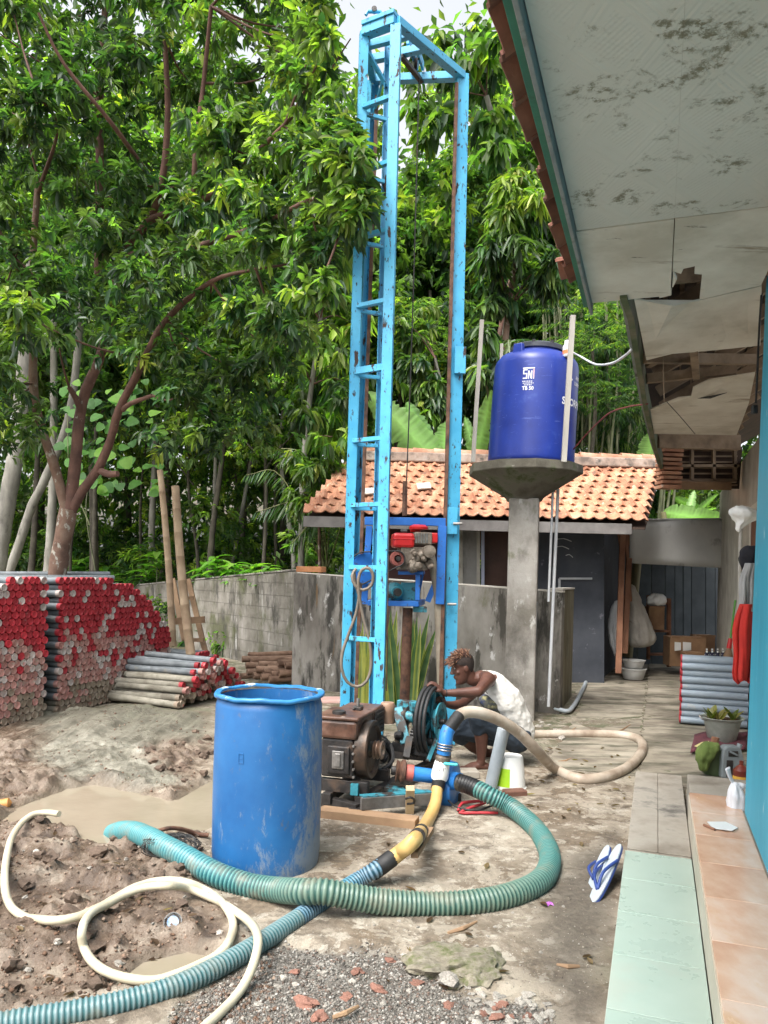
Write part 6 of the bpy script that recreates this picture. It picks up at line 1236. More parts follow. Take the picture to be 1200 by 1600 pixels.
# ============================================================ VEGETATION
m_leaf = leafmat('glossy_leaf', .40, .46, .5); m_leafsoft = leafmat('soft_leaf', .55, .58, .35)
m_bark = M('lichen_bark', [(.10, .055, .038), (.17, .10, .07), (.22, .15, .11)], 5, 8, .85, .5, 22, layers=[(13, .57, .63, (.36, .34, .29), (1, 1, .7), .9)], bd=.01)
m_barkred = M('reddish_bark', [(.075, .035, .025), (.15, .075, .055)], 6, 8, .8, .5, 22, layers=[(14, .64, .69, (.30, .28, .24), (1, 1, .7), .9)], bd=.01)
m_barkpale = M('pale_bark', [(.11, .105, .09), (.19, .18, .155), (.28, .27, .24)], 4, 8, .85, .4, 20, stretch=(1, 1, .4), layers=[(5, .58, .68, (.10, .095, .08), (1, 1, .5), .9)])
m_barkdark = M('dark_bark', [(.035, .03, .022), (.085, .075, .055)], 5, 8, .9, .5, 20, layers=[(9, .64, .70, (.17, .17, .14), (1, 1, .6), .9)])
def unit(v): return v/(np.linalg.norm(v, axis=-1, keepdims=True)+1e-9)
def leaves_mesh(name, pos, dr, ln, wd, col, mat, parent=None, loc=None, fold=.35, droop=.25, simple=False, up=None):
    """pos/dr N x 3, ln/wd N, col N x 3: one mesh of folded, drooping leaf blades"""
    N = len(pos); d = unit(dr); upv_ = np.tile(np.array([0, 0, 1.0]), (N, 1))+RNG.normal(0, .45, (N, 3)) if up is None else up
    s = unit(np.cross(d, upv_)); n = np.cross(s, d); ln = ln[:, None]; wd = wd[:, None]
    def pt(t, side, lift, dz): return pos+d*ln*t+s*wd*side+n*wd*lift-np.array([0, 0, 1])*ln*dz
    if simple:
        V = np.stack([pt(0, 0, 0, 0), pt(.45, .5, fold, droop*.3), pt(1, 0, 0, droop), pt(.45, -.5, fold, droop*.3)], 1); k = 4
        fc = np.array([[0, 1, 2], [0, 2, 3]])
    else:
        V = np.stack([pt(0, 0, 0, 0), pt(.28, .42, fold, droop*.12), pt(.66, .44, fold, droop*.5), pt(1, 0, 0, droop), pt(.66, -.44, fold, droop*.5), pt(.28, -.42, fold, droop*.12), pt(.5, 0, 0, droop*.28)], 1); k = 7
        fc = np.array([[0, 1, 6], [1, 2, 6], [2, 3, 6], [3, 4, 6], [4, 5, 6], [5, 0, 6]])
    base = np.zeros(3) if loc is None else np.asarray(loc, float)
    co = (V.reshape(-1, 3)-base).astype(np.float32); F_ = (np.arange(N)[:, None, None]*k+fc[None]).reshape(-1, 3).astype(np.int32)
    me = bpy.data.meshes.new(name); me.vertices.add(len(co)); me.vertices.foreach_set('co', co.ravel()); me.loops.add(F_.size); me.loops.foreach_set('vertex_index', F_.ravel())
    me.polygons.add(len(F_)); me.polygons.foreach_set('loop_start', np.arange(0, F_.size, 3, dtype=np.int32)); me.update(calc_edges=True)
    me.polygons.foreach_set('use_smooth', np.ones(len(F_), bool))
    a = me.color_attributes.new('Col', 'FLOAT_COLOR', 'POINT'); c = np.repeat(np.concatenate([col, np.ones((N, 1))], 1), k, 0).astype(np.float32); a.data.foreach_set('color', c.ravel())
    me.materials.append(mat); o = bpy.data.objects.new(name, me); COL.objects.link(o); o['kind'] = 'stuff'
    if parent is not None: o.parent = parent; o.location = tuple(base-np.array(parent['_w']))
    else: o.location = tuple(base)
    o['_w'] = tuple(base); return o
DARKG, MIDG, LITG, YELG = np.array([.040, .080, .040]), np.array([.078, .132, .052]), np.array([.135, .21, .062]), np.array([.27, .36, .075])
def leafcol(N, mixw):
    """mixw: weights for dark, mid, light, yellow-green leaves"""
    P_ = np.array(mixw, float); P_ /= P_.sum(); k = RNG.choice(4, N, p=P_); c = np.stack([DARKG, MIDG, LITG, YELG])[k]
    return np.clip(c*RNG.uniform(.65, 1.4, (N, 1))*RNG.uniform(.85, 1.15, (N, 3)), .004, .6)
def clump(c, rad, twigs, per, ll, lw, mixw, spread=.9, shell=.45, droop_dir=-.25):
    """leaf rosettes at twig ends scattered through an ellipsoid"""
    u_ = unit(RNG.normal(size=(twigs, 3))); rr = (shell+(1-shell)*RNG.random((twigs, 1)))*np.asarray(rad)[None]; tp_ = np.asarray(c)[None]+u_*rr
    tdir = unit(u_+RNG.normal(0, .4, (twigs, 3))+np.array([0, 0, .25])); pos = np.repeat(tp_, per, 0); td = np.repeat(tdir, per, 0)
    rad_ = RNG.normal(size=pos.shape); rad_ = unit(rad_-td*(rad_*td).sum(1, keepdims=True)); d = td*RNG.uniform(.1, .9, (len(pos), 1))+rad_*spread+np.array([0, 0, droop_dir])
    pos = pos-td*RNG.uniform(0, ll*.9, (len(pos), 1)); N = len(pos); L_ = ll*RNG.uniform(.6, 1.25, N); W_ = lw*RNG.uniform(.8, 1.2, N)*L_/ll
    cc = leafcol(twigs, mixw); col = np.repeat(cc, per, 0)*RNG.uniform(.75, 1.3, (N, 1)); return pos, d, L_, W_, np.clip(col, .003, .6), tp_
def join(parts): return [np.concatenate([p[i] for p in parts]) for i in range(5)]
def limb(pts, r0, r1, mat, name, parent, n=9, knob=.06):
    sp_ = spline(pts, .12); m_ = len(sp_); rr = [(r0+(r1-r0)*(i/(m_-1)))*(1+knob*math.sin(i*1.7+r0*90)*random.uniform(.3, 1)) for i in range(m_)]
    mb = MB(); mb.tube(sp_, rr, n); return mb.build(name, mat, parent, smooth=80, fixn=False)
# ---- single leaf meshes for leaves that are objects of their own
def single_leaf(name, ll, lw, col, mat, droop=.25, fold=.3, round_=False):
    mb = MB(); n = 8; vs = []
    for i in range(n+1):
        t = i/n; w_ = lw*.5*(math.sin(math.pi*min(1, t**(.8 if not round_ else .55)))**(.75 if not round_ else .55)) if 0 < t < 1 else .0005
        z = -droop*ll*t*t
        for s_ in (-1, -.5, 0, .5, 1): vs.append((t*ll, s_*w_, z+abs(s_)*w_*fold+(.04*w_*math.sin(t*14) if abs(s_) == 1 else 0)))
    mb.add(vs, [(i*5+j, (i+1)*5+j, (i+1)*5+j+1, i*5+j+1) for i in range(n) for j in range(4)]); mb.hasc = True; mb.c = [tuple(col)]*len(mb.v)
    return mesh_of(mb, name, mat, 180)
# ---- 1. the near tree on the left
T = empty('near_tree', P(70, 960, 9.2)*A(1, 1, 0), 'leafy tree with reddish forked trunk rising between the pipe stacks at left', 'tree')
trunk_pts = [P(58, 1100, 9.2), P(70, 985, 9.2), P(84, 930, 9.2), P(95, 860, 9.15), P(107, 795, 9.1)]
limb(trunk_pts, .118, .10, m_bark, 'trunk', T, 14)
brs = [([(106, 805, 9.1), (84, 725, 9.05), (62, 660, 9.0), (52, 600, 8.9), (53, 520, 8.9), (52, 400, 8.8), (60, 280, 8.6)], .062, .032),
       ([(108, 805, 9.1), (118, 720, 9.1), (124, 655, 9.1), (134, 610, 9.1), (150, 575, 9.1), (168, 520, 9.1), (180, 450, 9.0), (192, 395, 8.9), (232, 345, 8.7), (252, 290, 8.5), (262, 190, 8.3), (258, 60, 8.0)], .074, .026),
       ([(112, 800, 9.1), (130, 765, 9.0), (152, 735, 8.9), (172, 690, 8.8), (186, 640, 8.6), (212, 590, 8.4), (226, 560, 8.2)], .056, .040),
       ([(156, 735, 8.9), (170, 741, 8.8), (184, 740, 8.75)], .045, .035), ([(128, 650, 9.1), (120, 625, 9.0), (108, 605, 8.9)], .04, .03),
       ([(192, 640, 8.6), (205, 630, 8.4), (238, 618, 8.1)], .03, .02),
       ([(230, 345, 8.7), (300, 320, 8.2), (350, 290, 7.8), (395, 245, 7.4), (445, 195, 7.0)], .045, .02),
       ([(190, 400, 8.9), (280, 390, 8.2), (350, 372, 7.4), (420, 345, 6.9), (485, 312, 6.5), (550, 300, 6.1)], .040, .014),
       ([(155, 430, 9.3), (156, 300, 9.2), (156, 150, 9.0), (165, 0, 8.8)], .06, .035), ([(302, 320, 8.2), (306, 230, 8.0), (318, 130, 7.9), (330, 10, 7.6)], .03, .02),
       ([(226, 560, 8.2), (260, 500, 8.0), (330, 440, 7.6), (400, 420, 7.4)], .04, .015), ([(250, 300, 8.5), (180, 200, 7.6), (100, 100, 7.2), (60, 20, 7.0)], .03, .012),
       ([(52, 480, 8.9), (20, 400, 8.2), (-20, 330, 7.8)], .035, .015), ([(60, 300, 8.6), (90, 200, 8.0), (60, 150, 7.6)], .025, .012)]
for k, (pp, a_, b_) in enumerate(brs): limb([P(*q) for q in pp], a_, b_, m_bark if k in (0,) else m_barkred, 'branch', T)
def inreg(x, y):
    lim = np.interp(x, [-60, 40, 75, 120, 165, 200, 260, 330, 385, 420, 460, 500, 545, 585], [730, 700, 600, 480, 500, 600, 700, 770, 750, 650, 560, 470, 400, 340])
    return y < lim and not (x > 520 and y < 100)
rs = random.Random(21); parts = []; tips = []; k = 0
spots = []
while k < 150:
    x, y = rs.uniform(-50, 575), rs.uniform(-60, 770)
    if not inreg(x, y+20): continue
    if any((x-a_)**2+(y-b_)**2 < 26**2 for a_, b_, _ in spots): continue
    Y = np.interp(x, [-50, 200, 400, 575], [8.4, 8.6, 7.7, 6.3])+rs.uniform(-.9, .9)
    if y > 520: Y = max(Y, 8.0)
    spots.append((x, y, Y)); k += 1
spots += [(548, 60, 6.6), (560, 170, 6.2), (556, 240, 6.05), (566, 300, 6.0), (572, 330, 6.0), (540, 330, 6.1), (500, 380, 6.5), (520, 130, 6.5), (30, 480, 6.8), (50, 500, 6.9), (530, 200, 6.3)]
for x, y, Y in spots:
    bright = max(0, (x-260)/250)*max(0, 1-y/520)*1.9+(.5 if rs.random() < .16 else 0)+(1.6 if (x < 70 and 460 < y < 520) else 0)  # light coming through the upper right crown is put into the leaf colours
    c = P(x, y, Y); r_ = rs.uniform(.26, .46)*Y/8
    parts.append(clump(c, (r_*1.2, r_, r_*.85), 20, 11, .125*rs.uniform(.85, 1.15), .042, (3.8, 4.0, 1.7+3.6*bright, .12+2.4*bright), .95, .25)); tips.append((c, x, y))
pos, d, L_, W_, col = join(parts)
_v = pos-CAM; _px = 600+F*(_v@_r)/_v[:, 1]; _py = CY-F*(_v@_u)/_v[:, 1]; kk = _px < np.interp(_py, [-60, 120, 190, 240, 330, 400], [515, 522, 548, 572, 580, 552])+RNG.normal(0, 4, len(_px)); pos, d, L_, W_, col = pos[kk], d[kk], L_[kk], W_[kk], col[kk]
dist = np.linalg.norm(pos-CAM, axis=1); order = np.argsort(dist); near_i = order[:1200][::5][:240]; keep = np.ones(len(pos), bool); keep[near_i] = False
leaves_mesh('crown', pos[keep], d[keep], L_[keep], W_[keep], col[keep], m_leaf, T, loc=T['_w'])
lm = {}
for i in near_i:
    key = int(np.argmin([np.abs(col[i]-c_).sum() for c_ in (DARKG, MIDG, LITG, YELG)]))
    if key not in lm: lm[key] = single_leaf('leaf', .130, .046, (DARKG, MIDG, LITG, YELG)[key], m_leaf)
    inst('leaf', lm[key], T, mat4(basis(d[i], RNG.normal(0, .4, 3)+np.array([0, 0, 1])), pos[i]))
for c, x, y in tips[::3]:      # twigs from the limbs to the leaf clusters
    best = None
    for pp, a_, b_ in brs:
        for q in pp[1:]:
            w_ = P(*q); dd_ = np.linalg.norm(w_-c)
            if best is None or dd_ < best[0]: best = (dd_, w_)
    if best[0] < 2.4: limb([best[1], (best[1]+c)/2+A(0, 0, -.06), c], .015, .006, m_barkred, 'twig', T, 5)
# ---- 2. generic trees behind: four crowns, shared
def proto_crown(name, n_cl, R_, H_, ll, lw, mixw, simple=True, mat=m_leafsoft, per=8, tw=16):
    parts = []
    for k in range(n_cl):
        u_ = unit(RNG.normal(size=3)); rr = RNG.uniform(.25, 1)**.5; c = np.array([u_[0]*R_*rr, u_[1]*R_*rr, u_[2]*H_*rr]); q = RNG.uniform(.55, 1.0)
        parts.append(clump(c, (q, q, q*.65), tw, per, ll, lw, mixw, .9, .35))
    pos, d, L_, W_, col = join(parts); o = leaves_mesh(name, pos, d, L_, W_, col, mat, simple=simple); me = o.data; bpy.data.objects.remove(o); return me
crowns = [proto_crown('crown', 56, 2.4, 2.7, .24, .10, (2, 5, 3.5, 1.2)), proto_crown('crown', 50, 2.1, 3.0, .20, .10, (1, 4, 5, 2)),
          proto_crown('crown', 62, 2.8, 2.2, .26, .10, (4, 5, 2, .6)), proto_crown('crown', 40, 2.2, 2.6, .22, .09, (1, 3, 5, 3))]
def back_tree(px, Y, ztop, crown, sc, r0, mat, label, lean=0, ybase=None, group=None, hs=1.0):
    b = P(px, 860, Y); b[2] = -.3; t_ = b+A(lean, 0, 0)*ztop; t_[2] = ztop; o = empty('tree', b, label, 'tree', group)
    limb([b, b*.66+t_*.34+A(random.uniform(-.15, .15), 0, 0), b*.33+t_*.67+A(random.uniform(-.2, .2), 0, 0), t_], r0, r0*.45, mat, 'trunk', o, 8)
    for k in range(3):
        a_ = b*(.35-.1*k)+t_*(.65+.1*k); q = a_+A(random.uniform(-1.6, 1.6), random.uniform(-1, 1), random.uniform(.8, 2))*sc; limb([a_, (a_+q)/2+A(0, 0, .1), q], r0*.4, r0*.15, mat, 'branch', o, 6)
    c = inst('crown', crowns[crown], o, Matrix.Translation(Vector(t_))@Matrix.Rotation(random.uniform(0, 6.28), 4, 'Z')@Matrix.Diagonal((sc, sc, sc*hs, 1))); c['kind'] = 'stuff'; return o
BT = [  # px, Y, crown height, crown kind, scale, trunk radius, bark, lean
    (-60, 17, 7.4, 2, 1.0, .16, m_barkdark, .02), (40, 17.5, 7.0, 0, .95, .09, m_barkdark, .05), (150, 18, 7.6, 2, 1.1, .13, m_barkdark, -.03),
    (250, 20, 8.6, 2, 1.2, .11, m_barkdark, .02), (330, 15.6, 6.6, 2, .85, .08, m_barkdark, .06), (372, 18.5, 8.0, 1, 1.0, .07, m_barkdark, .05),
    (440, 20, 8.2, 1, 1.1, .10, m_barkdark, -.02), (500, 17.5, 7.0, 1, .95, .10, m_barkdark, .03), (560, 22, 8.5, 3, 1.15, .13, m_barkdark, 0),
    (618, 18.0, 7.6, 2, 1.0, .09, m_barkdark, .02), (668, 17.0, 7.9, 0, .95, .08, m_barkdark, -.01), (690, 21, 9.8, 2, 1.25, .12, m_barkdark, .02), (760, 19, 9.4, 2, 1.15, .12, m_barkdark, -.02),
    (790, 22, 13.4, 0, 1.2, .12, m_barkdark, .01), (840, 18, 7.4, 0, 1.0, .09, m_barkpale, .04), (860, 21, 10.8, 2, 1.2, .13, m_barkdark, 0), (940, 19.5, 8.2, 2, 1.2, .10, m_barkdark, 0),
    (1010, 22, 8.5, 2, 1.2, .12, m_barkdark, .02), (1090, 20, 5.2, 0, 1.1, .10, m_barkdark, 0), (60, 23, 12, 2, 1.35, .16, m_barkdark, 0), (200, 25, 13, 0, 1.4, .16, m_barkdark, 0), (340, 25, 13.4, 1, 1.35, .15, m_barkdark, 0),
    (-140, 20, 10, 2, 1.3, .15, m_barkdark, 0), (900, 25, 14.5, 2, 1.4, .15, m_barkdark, 0), (460, 15.2, 5.8, 1, .62, .06, m_barkpale, -.04), (120, 18.2, 5.8, 1, .6, .05, m_barkdark, 0), (300, 16.4, 5.4, 3, .6, .05, m_barkdark, 0), (400, 14.8, 5.2, 1, .55, .05, m_barkdark, 0), (230, 18.8, 5.4, 3, .6, .05, m_barkdark, 0), (360, 19, 4.6, 1, .7, .05, m_barkdark, 0)]
kinds_ = ['dark green bushy tree', 'fresh green tree', 'dense near-black green tree', 'pale yellow-green open tree']
def around(px):
    for lim, t in ((0, 'beyond the far left edge of the pipe stacks'), (110, 'behind the near tree trunk'), (240, 'behind the middle pipe stack'), (310, 'behind the bamboo poles'), (480, 'above the block wall'), (590, 'behind the rig ladder'), (700, 'seen through the rig frame'), (820, 'right of the rig above the tiled roof'), (960, 'behind the blue water tank'), (1400, 'above the alley end')):
        if px < lim: return t
seen_l = {}
for k, (px, Y, zt_, cr, sc, r0, mt, ln_) in enumerate(BT):
    lb = kinds_[cr]+' '+around(px)+(', rear row' if Y > 21.5 else ', front row' if Y < 17.6 else '')
    seen_l[lb] = seen_l.get(lb, 0)+1
    if seen_l[lb] > 1: lb += (', taller crown' if zt_ > 10 else ', crown to the right' if seen_l[lb] == 2 else ', smallest crown')
    back_tree(px, Y, zt_, cr, sc, r0, mt, lb, ln_, group='trees of the wood behind the yard')
# bare pale trunks at the left edge (crowns are above and lost in the wood)
for k, (pp, r0, mt, lb) in enumerate((([(-14, 960, 13), (0, 850, 13), (12, 780, 13), (24, 710, 13), (40, 560, 13), (50, 400, 13)], .155, m_barkpale, 'thick pale smooth trunk at the far left edge'),
        ([(10, 905, 14), (30, 850, 14), (50, 790, 14), (72, 745, 14), (110, 640, 14), (130, 450, 14)], .085, m_barkpale, 'slanting grey trunk just right of the thick pale one'),
        ([(74, 900, 15.2), (80, 820, 15.2), (84, 700, 15.2), (84, 500, 15.2)], .09, m_barkpale, 'straight grey trunk behind the near tree fork'),
        ([(236, 900, 18.2), (238, 800, 18.2), (243, 700, 18.2), (250, 500, 18.2)], .08, m_barkpale, 'slim mottled trunk left of the bamboo poles'),
        ([(146, 900, 15.5), (148, 800, 15.5), (150, 650, 15.5)], .05, m_barkdark, 'thin dark trunk behind the middle pipe stack'), ([(330, 900, 16), (334, 800, 16), (340, 640, 16)], .05, m_barkpale, 'thin pale trunk right of the bamboo poles'),
        ([(362, 890, 17), (378, 800, 17), (392, 720, 17), (410, 600, 17)], .045, m_barkpale, 'thin leaning pale trunk above the block wall'), ([(412, 890, 18), (414, 800, 18), (416, 640, 18)], .05, m_barkdark, 'thin straight dark trunk above the block wall'),
        ([(432, 890, 17), (430, 800, 17), (434, 640, 17)], .04, m_barkdark, 'thinnest dark trunk left of the palm fronds'), ([(772, 600, 13.5), (778, 540, 13.5), (790, 470, 13.5), (800, 430, 13.5)], .05, m_barkred, 'brown crooked trunk left of the blue tank'))):
    o = empty('tree', P(*pp[0])*A(1, 1, 0), lb, 'tree', 'trees of the wood behind the yard'); limb([P(*q) for q in pp], r0, r0*.7, mt, 'trunk', o, 10)
    cc = P(*pp[-1]); ps, d, L_, W_, col, _ = clump(cc, (1.5, 1.3, 1.0), 90, 8, .22, .08, (6, 4, 1, .2)) if k < 9 else clump(cc, (.5, .5, .4), 20, 8, .2, .06, (3, 4, 2, .4)); leaves_mesh('crown', ps, d, L_, W_, col, m_leafsoft, o, loc=o['_w'], simple=True)
# ---- 3. the far wood: one mass that closes the view, thin towards the sky
parts = []; rsn = RNG
def massbox(n, x0, x1, y0, y1, Y0, Y1, ll, mixw, dens=None):
    px = rsn.uniform(x0, x1, n); py = y0+(y1-y0)*rsn.random(n)**.85; Y = rsn.uniform(Y0, Y1, n)
    if dens is not None:
        k_ = rsn.random(n) < dens(px, py); px, py, Y = px[k_], py[k_], Y[k_]
    X_ = np.stack([(px-600)/1200*Y, Y, 1.53+(CY-py)/1200*Y], 1); N = len(X_); d = rsn.normal(size=(N, 3))+np.array([0, 0, -.3]); L_ = ll*rsn.uniform(.6, 1.3, N); return X_, d, L_, L_*.42, leafcol(N, mixw)
def dn_(px, py):
    g = fbm(px/70., py/70., 4); s_ = np.clip((py+0)/160., 0, 1); op = np.exp(-((px-590)/130.)**2)*.9
    return np.clip(np.where(g > .47, 1, .10)*(1-op*(1-s_)*.97), 0, 1)*np.where((px > 420) & (px < 780) & (py < 110), .12, 1)*np.where(py > 420, 1.4, 1)
parts.append(massbox(56000, -350, 1300, -160, 760, 29, 33, .55, (2, 5, 4, 1.6), dn_))
parts.append(massbox(20000, -350, 1300, 420, 880, 22, 30, .45, (4, 5, 2, .5)))
pos, d, L_, W_, col = join(parts); w_ = leaves_mesh('far_wood', pos, d, L_, W_, col, m_leafsoft, simple=True); tag(w_, 'mass of green foliage of the wooded slope closing the view', 'wood')
# undergrowth on the slope
def wall_y(px):
    r_ = (px-600)/1200; t = np.clip((-1.3-11.75*r_)/(5.3+7.15*r_), 0, 1.05); return 11.75+7.15*t if px < 460 else (13.5 if px < 900 else 16.5)
parts = []
for k in range(430):
    px, Y = RNG.uniform(-250, 1250), RNG.uniform(13.5, 24); Y = max(Y, wall_y(px)+1.0); q = P(px, 880, Y); z = max(0, Y-15)*.28
    parts.append(clump(A(q[0], Y, z+.35+(0 if k < 250 else RNG.uniform(.3, 2.6))), (.7, .5, .45), 22, 7, .20, .07, (4, 5, 2, .5) if k < 250 else (1, 4, 4, 1.2)))
pos, d, L_, W_, col = join(parts); w_ = leaves_mesh('undergrowth', pos, d, L_, W_, col, m_leafsoft, simple=True); tag(w_, 'dark tangled undergrowth on the forest floor', 'undergrowth')
# ---- 4. tree with drooping leaf whorls right of the rig
def whorl_tree(name, label, trunk, spots, ll, lw, mixes, mat, seed, twn=10, per=9, bark=m_bark, r=(.07, .03)):
    o = empty(name, P(*trunk[0])*A(1, 1, 0), label, 'tree'); limb([P(*q) for q in trunk], r[0], r[1], bark, 'trunk', o, 8); parts = []
    for (x, y, Y, rr, mx_) in spots:
        c = P(x, y, Y); parts.append(clump(c, (rr, rr*.8, rr*.8), twn, per, ll, lw, mixes[mx_], .8, .25, -.75)); tl = [P(*q) for q in trunk[1:]]; tl += [(a_+b_)/2 for a_, b_ in zip(tl, tl[1:])]; n_ = min(tl, key=lambda q: np.linalg.norm(q-c)+max(0, q[2]-c[2]+.3)*2)
        if np.linalg.norm(n_-c) < 1.6 and rs.random() < .6: limb([n_, (n_+c)/2+A(0, 0, .1), c], .016, .006, m_barkred, 'branch', o, 5)
    pos, d, L_, W_, col = join(parts); leaves_mesh('crown', pos, d, L_, W_, col, mat, o, loc=o['_w'], droop=.45); return o
rs = random.Random(4); sp1 = []
for k in range(30):
    y = rs.uniform(330, 600); wdt = np.interp(y, [330, 420, 500, 600], [30, 62, 66, 50]); sp1.append((808+rs.uniform(-wdt, wdt)+(y-450)*-.06, y, 11.8+rs.uniform(-.5, .5), .28, 0 if rs.random() < .8 else 1))
for k in range(11): sp1.append((rs.uniform(772, 850), rs.uniform(262, 335), 11.6+rs.uniform(-.4, .3), .24, 2))
whorl_tree('whorled_tree', 'slender tree with long drooping leaves and bright young top left of the eave', [(790, 760, 12), (786, 600, 12), (795, 480, 12), (810, 380, 12), (815, 300, 12)], sp1, .24, .062, [(5, 5, 2, 0), (1, 3, 5, 1), (0, 1, 5, 5)], m_leaf, 1)
sp2 = [(rs.uniform(650, 712), rs.uniform(560, 640), 13.4, .28, rs.choice((0, 1))) for k in range(12)]+[(rs.uniform(620, 660), rs.uniform(480, 640), 14.0, .35, 1) for k in range(8)]
whorl_tree('young_tree', 'young tree with medium green leaves showing inside the rig frame', [(706, 760, 13.5), (698, 640, 13.5), (680, 560, 13.5)], sp2, .20, .065, [(3, 5, 3, .3), (1, 4, 5, 1)], m_leaf, 2, bark=m_barkpale, r=(.04, .02))
sp3 = [(rs.uniform(450, 545), rs.uniform(690, 790), 12.0+rs.uniform(-.3, .3), .22, rs.choice((1, 2))) for k in range(22)]
whorl_tree('leafy_shrub', 'bright green leafy shrub beside the left end of the tiled roof', [(500, 900, 12.3), (498, 800, 12.3), (495, 750, 12.3)], sp3, .17, .055, [(3, 5, 3, .3), (0, 3, 6, 1.6), (0, 1, 5, 3)], m_leaf, 3, r=(.03, .015))
sp4 = [(rs.uniform(640, 790), rs.uniform(20, 230), 15+rs.uniform(-1, 1), .45, rs.choice((0, 1, 1, 2))) for k in range(22)]
whorl_tree('tall_tree', 'tall tree with big loose leaves reaching the top of the photo right of the rig', [(770, 760, 16), (790, 500, 16), (800, 300, 15.5), (760, 150, 15)], sp4, .30, .13, [(5, 5, 2, .2), (1, 4, 5, .8), (0, 2, 5, 2)], m_leafsoft, 5, 10, 5, m_barkpale, (.10, .05))
sp5 = [(rs.uniform(430, 560), rs.uniform(330, 690), 12.5+rs.uniform(-1, 1), .42, rs.choice((1, 1, 2, 0))) for k in range(40)]
whorl_tree('light_green_tree', 'lighter yellow-green tree just left of the rig ladder', [(470, 900, 13), (476, 700, 13), (500, 500, 12.8), (505, 380, 12.6)], sp5, .20, .07, [(4, 5, 2, .2), (1, 4, 5, 1.2), (0, 2, 5, 3)], m_leafsoft, 6, 12, 8, m_barkpale, (.06, .03))
# ---- 5. feathery fronds and bamboo behind the tank
def frond(parts, base, tip, width, n, ll, lw, mixw, sag=.15):
    base, tip = np.asarray(base), np.asarray(tip); ax = tip-base; L = np.linalg.norm(ax); s_ = nrm(np.cross(ax, A(0, 0, 1))); pts = []
    t = np.repeat(np.linspace(.08, 1, n), 2); sd = np.tile([1, -1], n); p = base[None]+ax[None]*t[:, None]-np.array([0, 0, 1])*(sag*L*t*t)[:, None]
    d = nrm(ax)[None]*.55+s_[None]*sd[:, None]+np.array([0, 0, -.25])+RNG.normal(0, .1, (2*n, 3)); L_ = ll*np.sin(np.pi*np.clip(t*.85+.12, 0, 1))+ll*.2
    parts.append((p, d, L_, np.full(2*n, lw), leafcol(2*n, mixw)))
fo = empty('feathery_tree', P(930, 720, 14.5)*A(1, 1, 0), 'feathery fresh green tree with fine fronds right of the blue tank', 'tree'); parts = []
limb([P(915, 800, 14.5), P(930, 640, 14.5), P(925, 540, 14.3)], .05, .025, m_barkdark, 'trunk', fo)
for k in range(210):
    x, y = rs.uniform(858, 1015), rs.uniform(455, 640); c = P(x, y, 13.8+rs.uniform(-.8, 1.2)); a_ = rs.uniform(0, 6.28); L = rs.uniform(.35, .6)
    frond(parts, c, c+A(math.cos(a_), math.sin(a_)*.6, rs.uniform(-.25, .25))*L, .2, 14, .11, .022, (2, 4, 4, 1.4) if y < 560 and rs.random() < .6 else (6, 5, 1, .1), .25)
for k in range(50):
    x, y = rs.uniform(615, 700), rs.uniform(455, 560); c = P(x, y, 14+rs.uniform(-.5, .5)); a_ = rs.uniform(0, 6.28); frond(parts, c, c+A(math.cos(a_), math.sin(a_)*.6, rs.uniform(-.2, .3))*.5, .2, 14, .11, .022, (1, 4, 4, 1.4), .25)
pos, d, L_, W_, col = join(parts); leaves_mesh('fronds', pos, d, L_, W_, col, m_leafsoft, fo, loc=fo['_w'], simple=True, fold=.1)
bb_ = empty('bamboo_clump', P(930, 860, 16)*A(1, 1, 0), 'dark bamboo clump with many thin canes behind the tank and tiled roof', 'bamboo')
m_cane = M('bamboo_cane', [(.06, .075, .03), (.13, .14, .07), (.20, .20, .12)], 4, rough=.5, rand=.6); rings = MB()
pts = [A(0, 0, .35*i) for i in range(21)]; rings.tube(pts, [.028*(1.15 if i % 1 == 0 else 1)*(1-.02*i) for i in range(21)], 7); me_cane = mesh_of(rings, 'cane', m_cane, 80)
for k in range(46):
    c = P(rs.uniform(860, 1035), 860, rs.uniform(15, 16.8)); c[2] = .2; inst('cane', me_cane, bb_, Matrix.Translation(Vector(c))@Matrix.Rotation(rs.uniform(-.14, .14), 4, 'Y')@Matrix.Rotation(rs.uniform(-.1, .1), 4, 'X'))
parts = []
for k in range(60): parts.append(clump(P(rs.uniform(850, 1040), rs.uniform(400, 720), rs.uniform(15, 17)), (.7, .6, .5), 18, 9, .22, .03, (9, 4, .6, 0), .6, .3, -.8))
pos, d, L_, W_, col = join(parts); leaves_mesh('bamboo_leaves', pos, d, L_, W_, col, m_leafsoft, bb_, loc=bb_['_w'], simple=True, droop=.3)
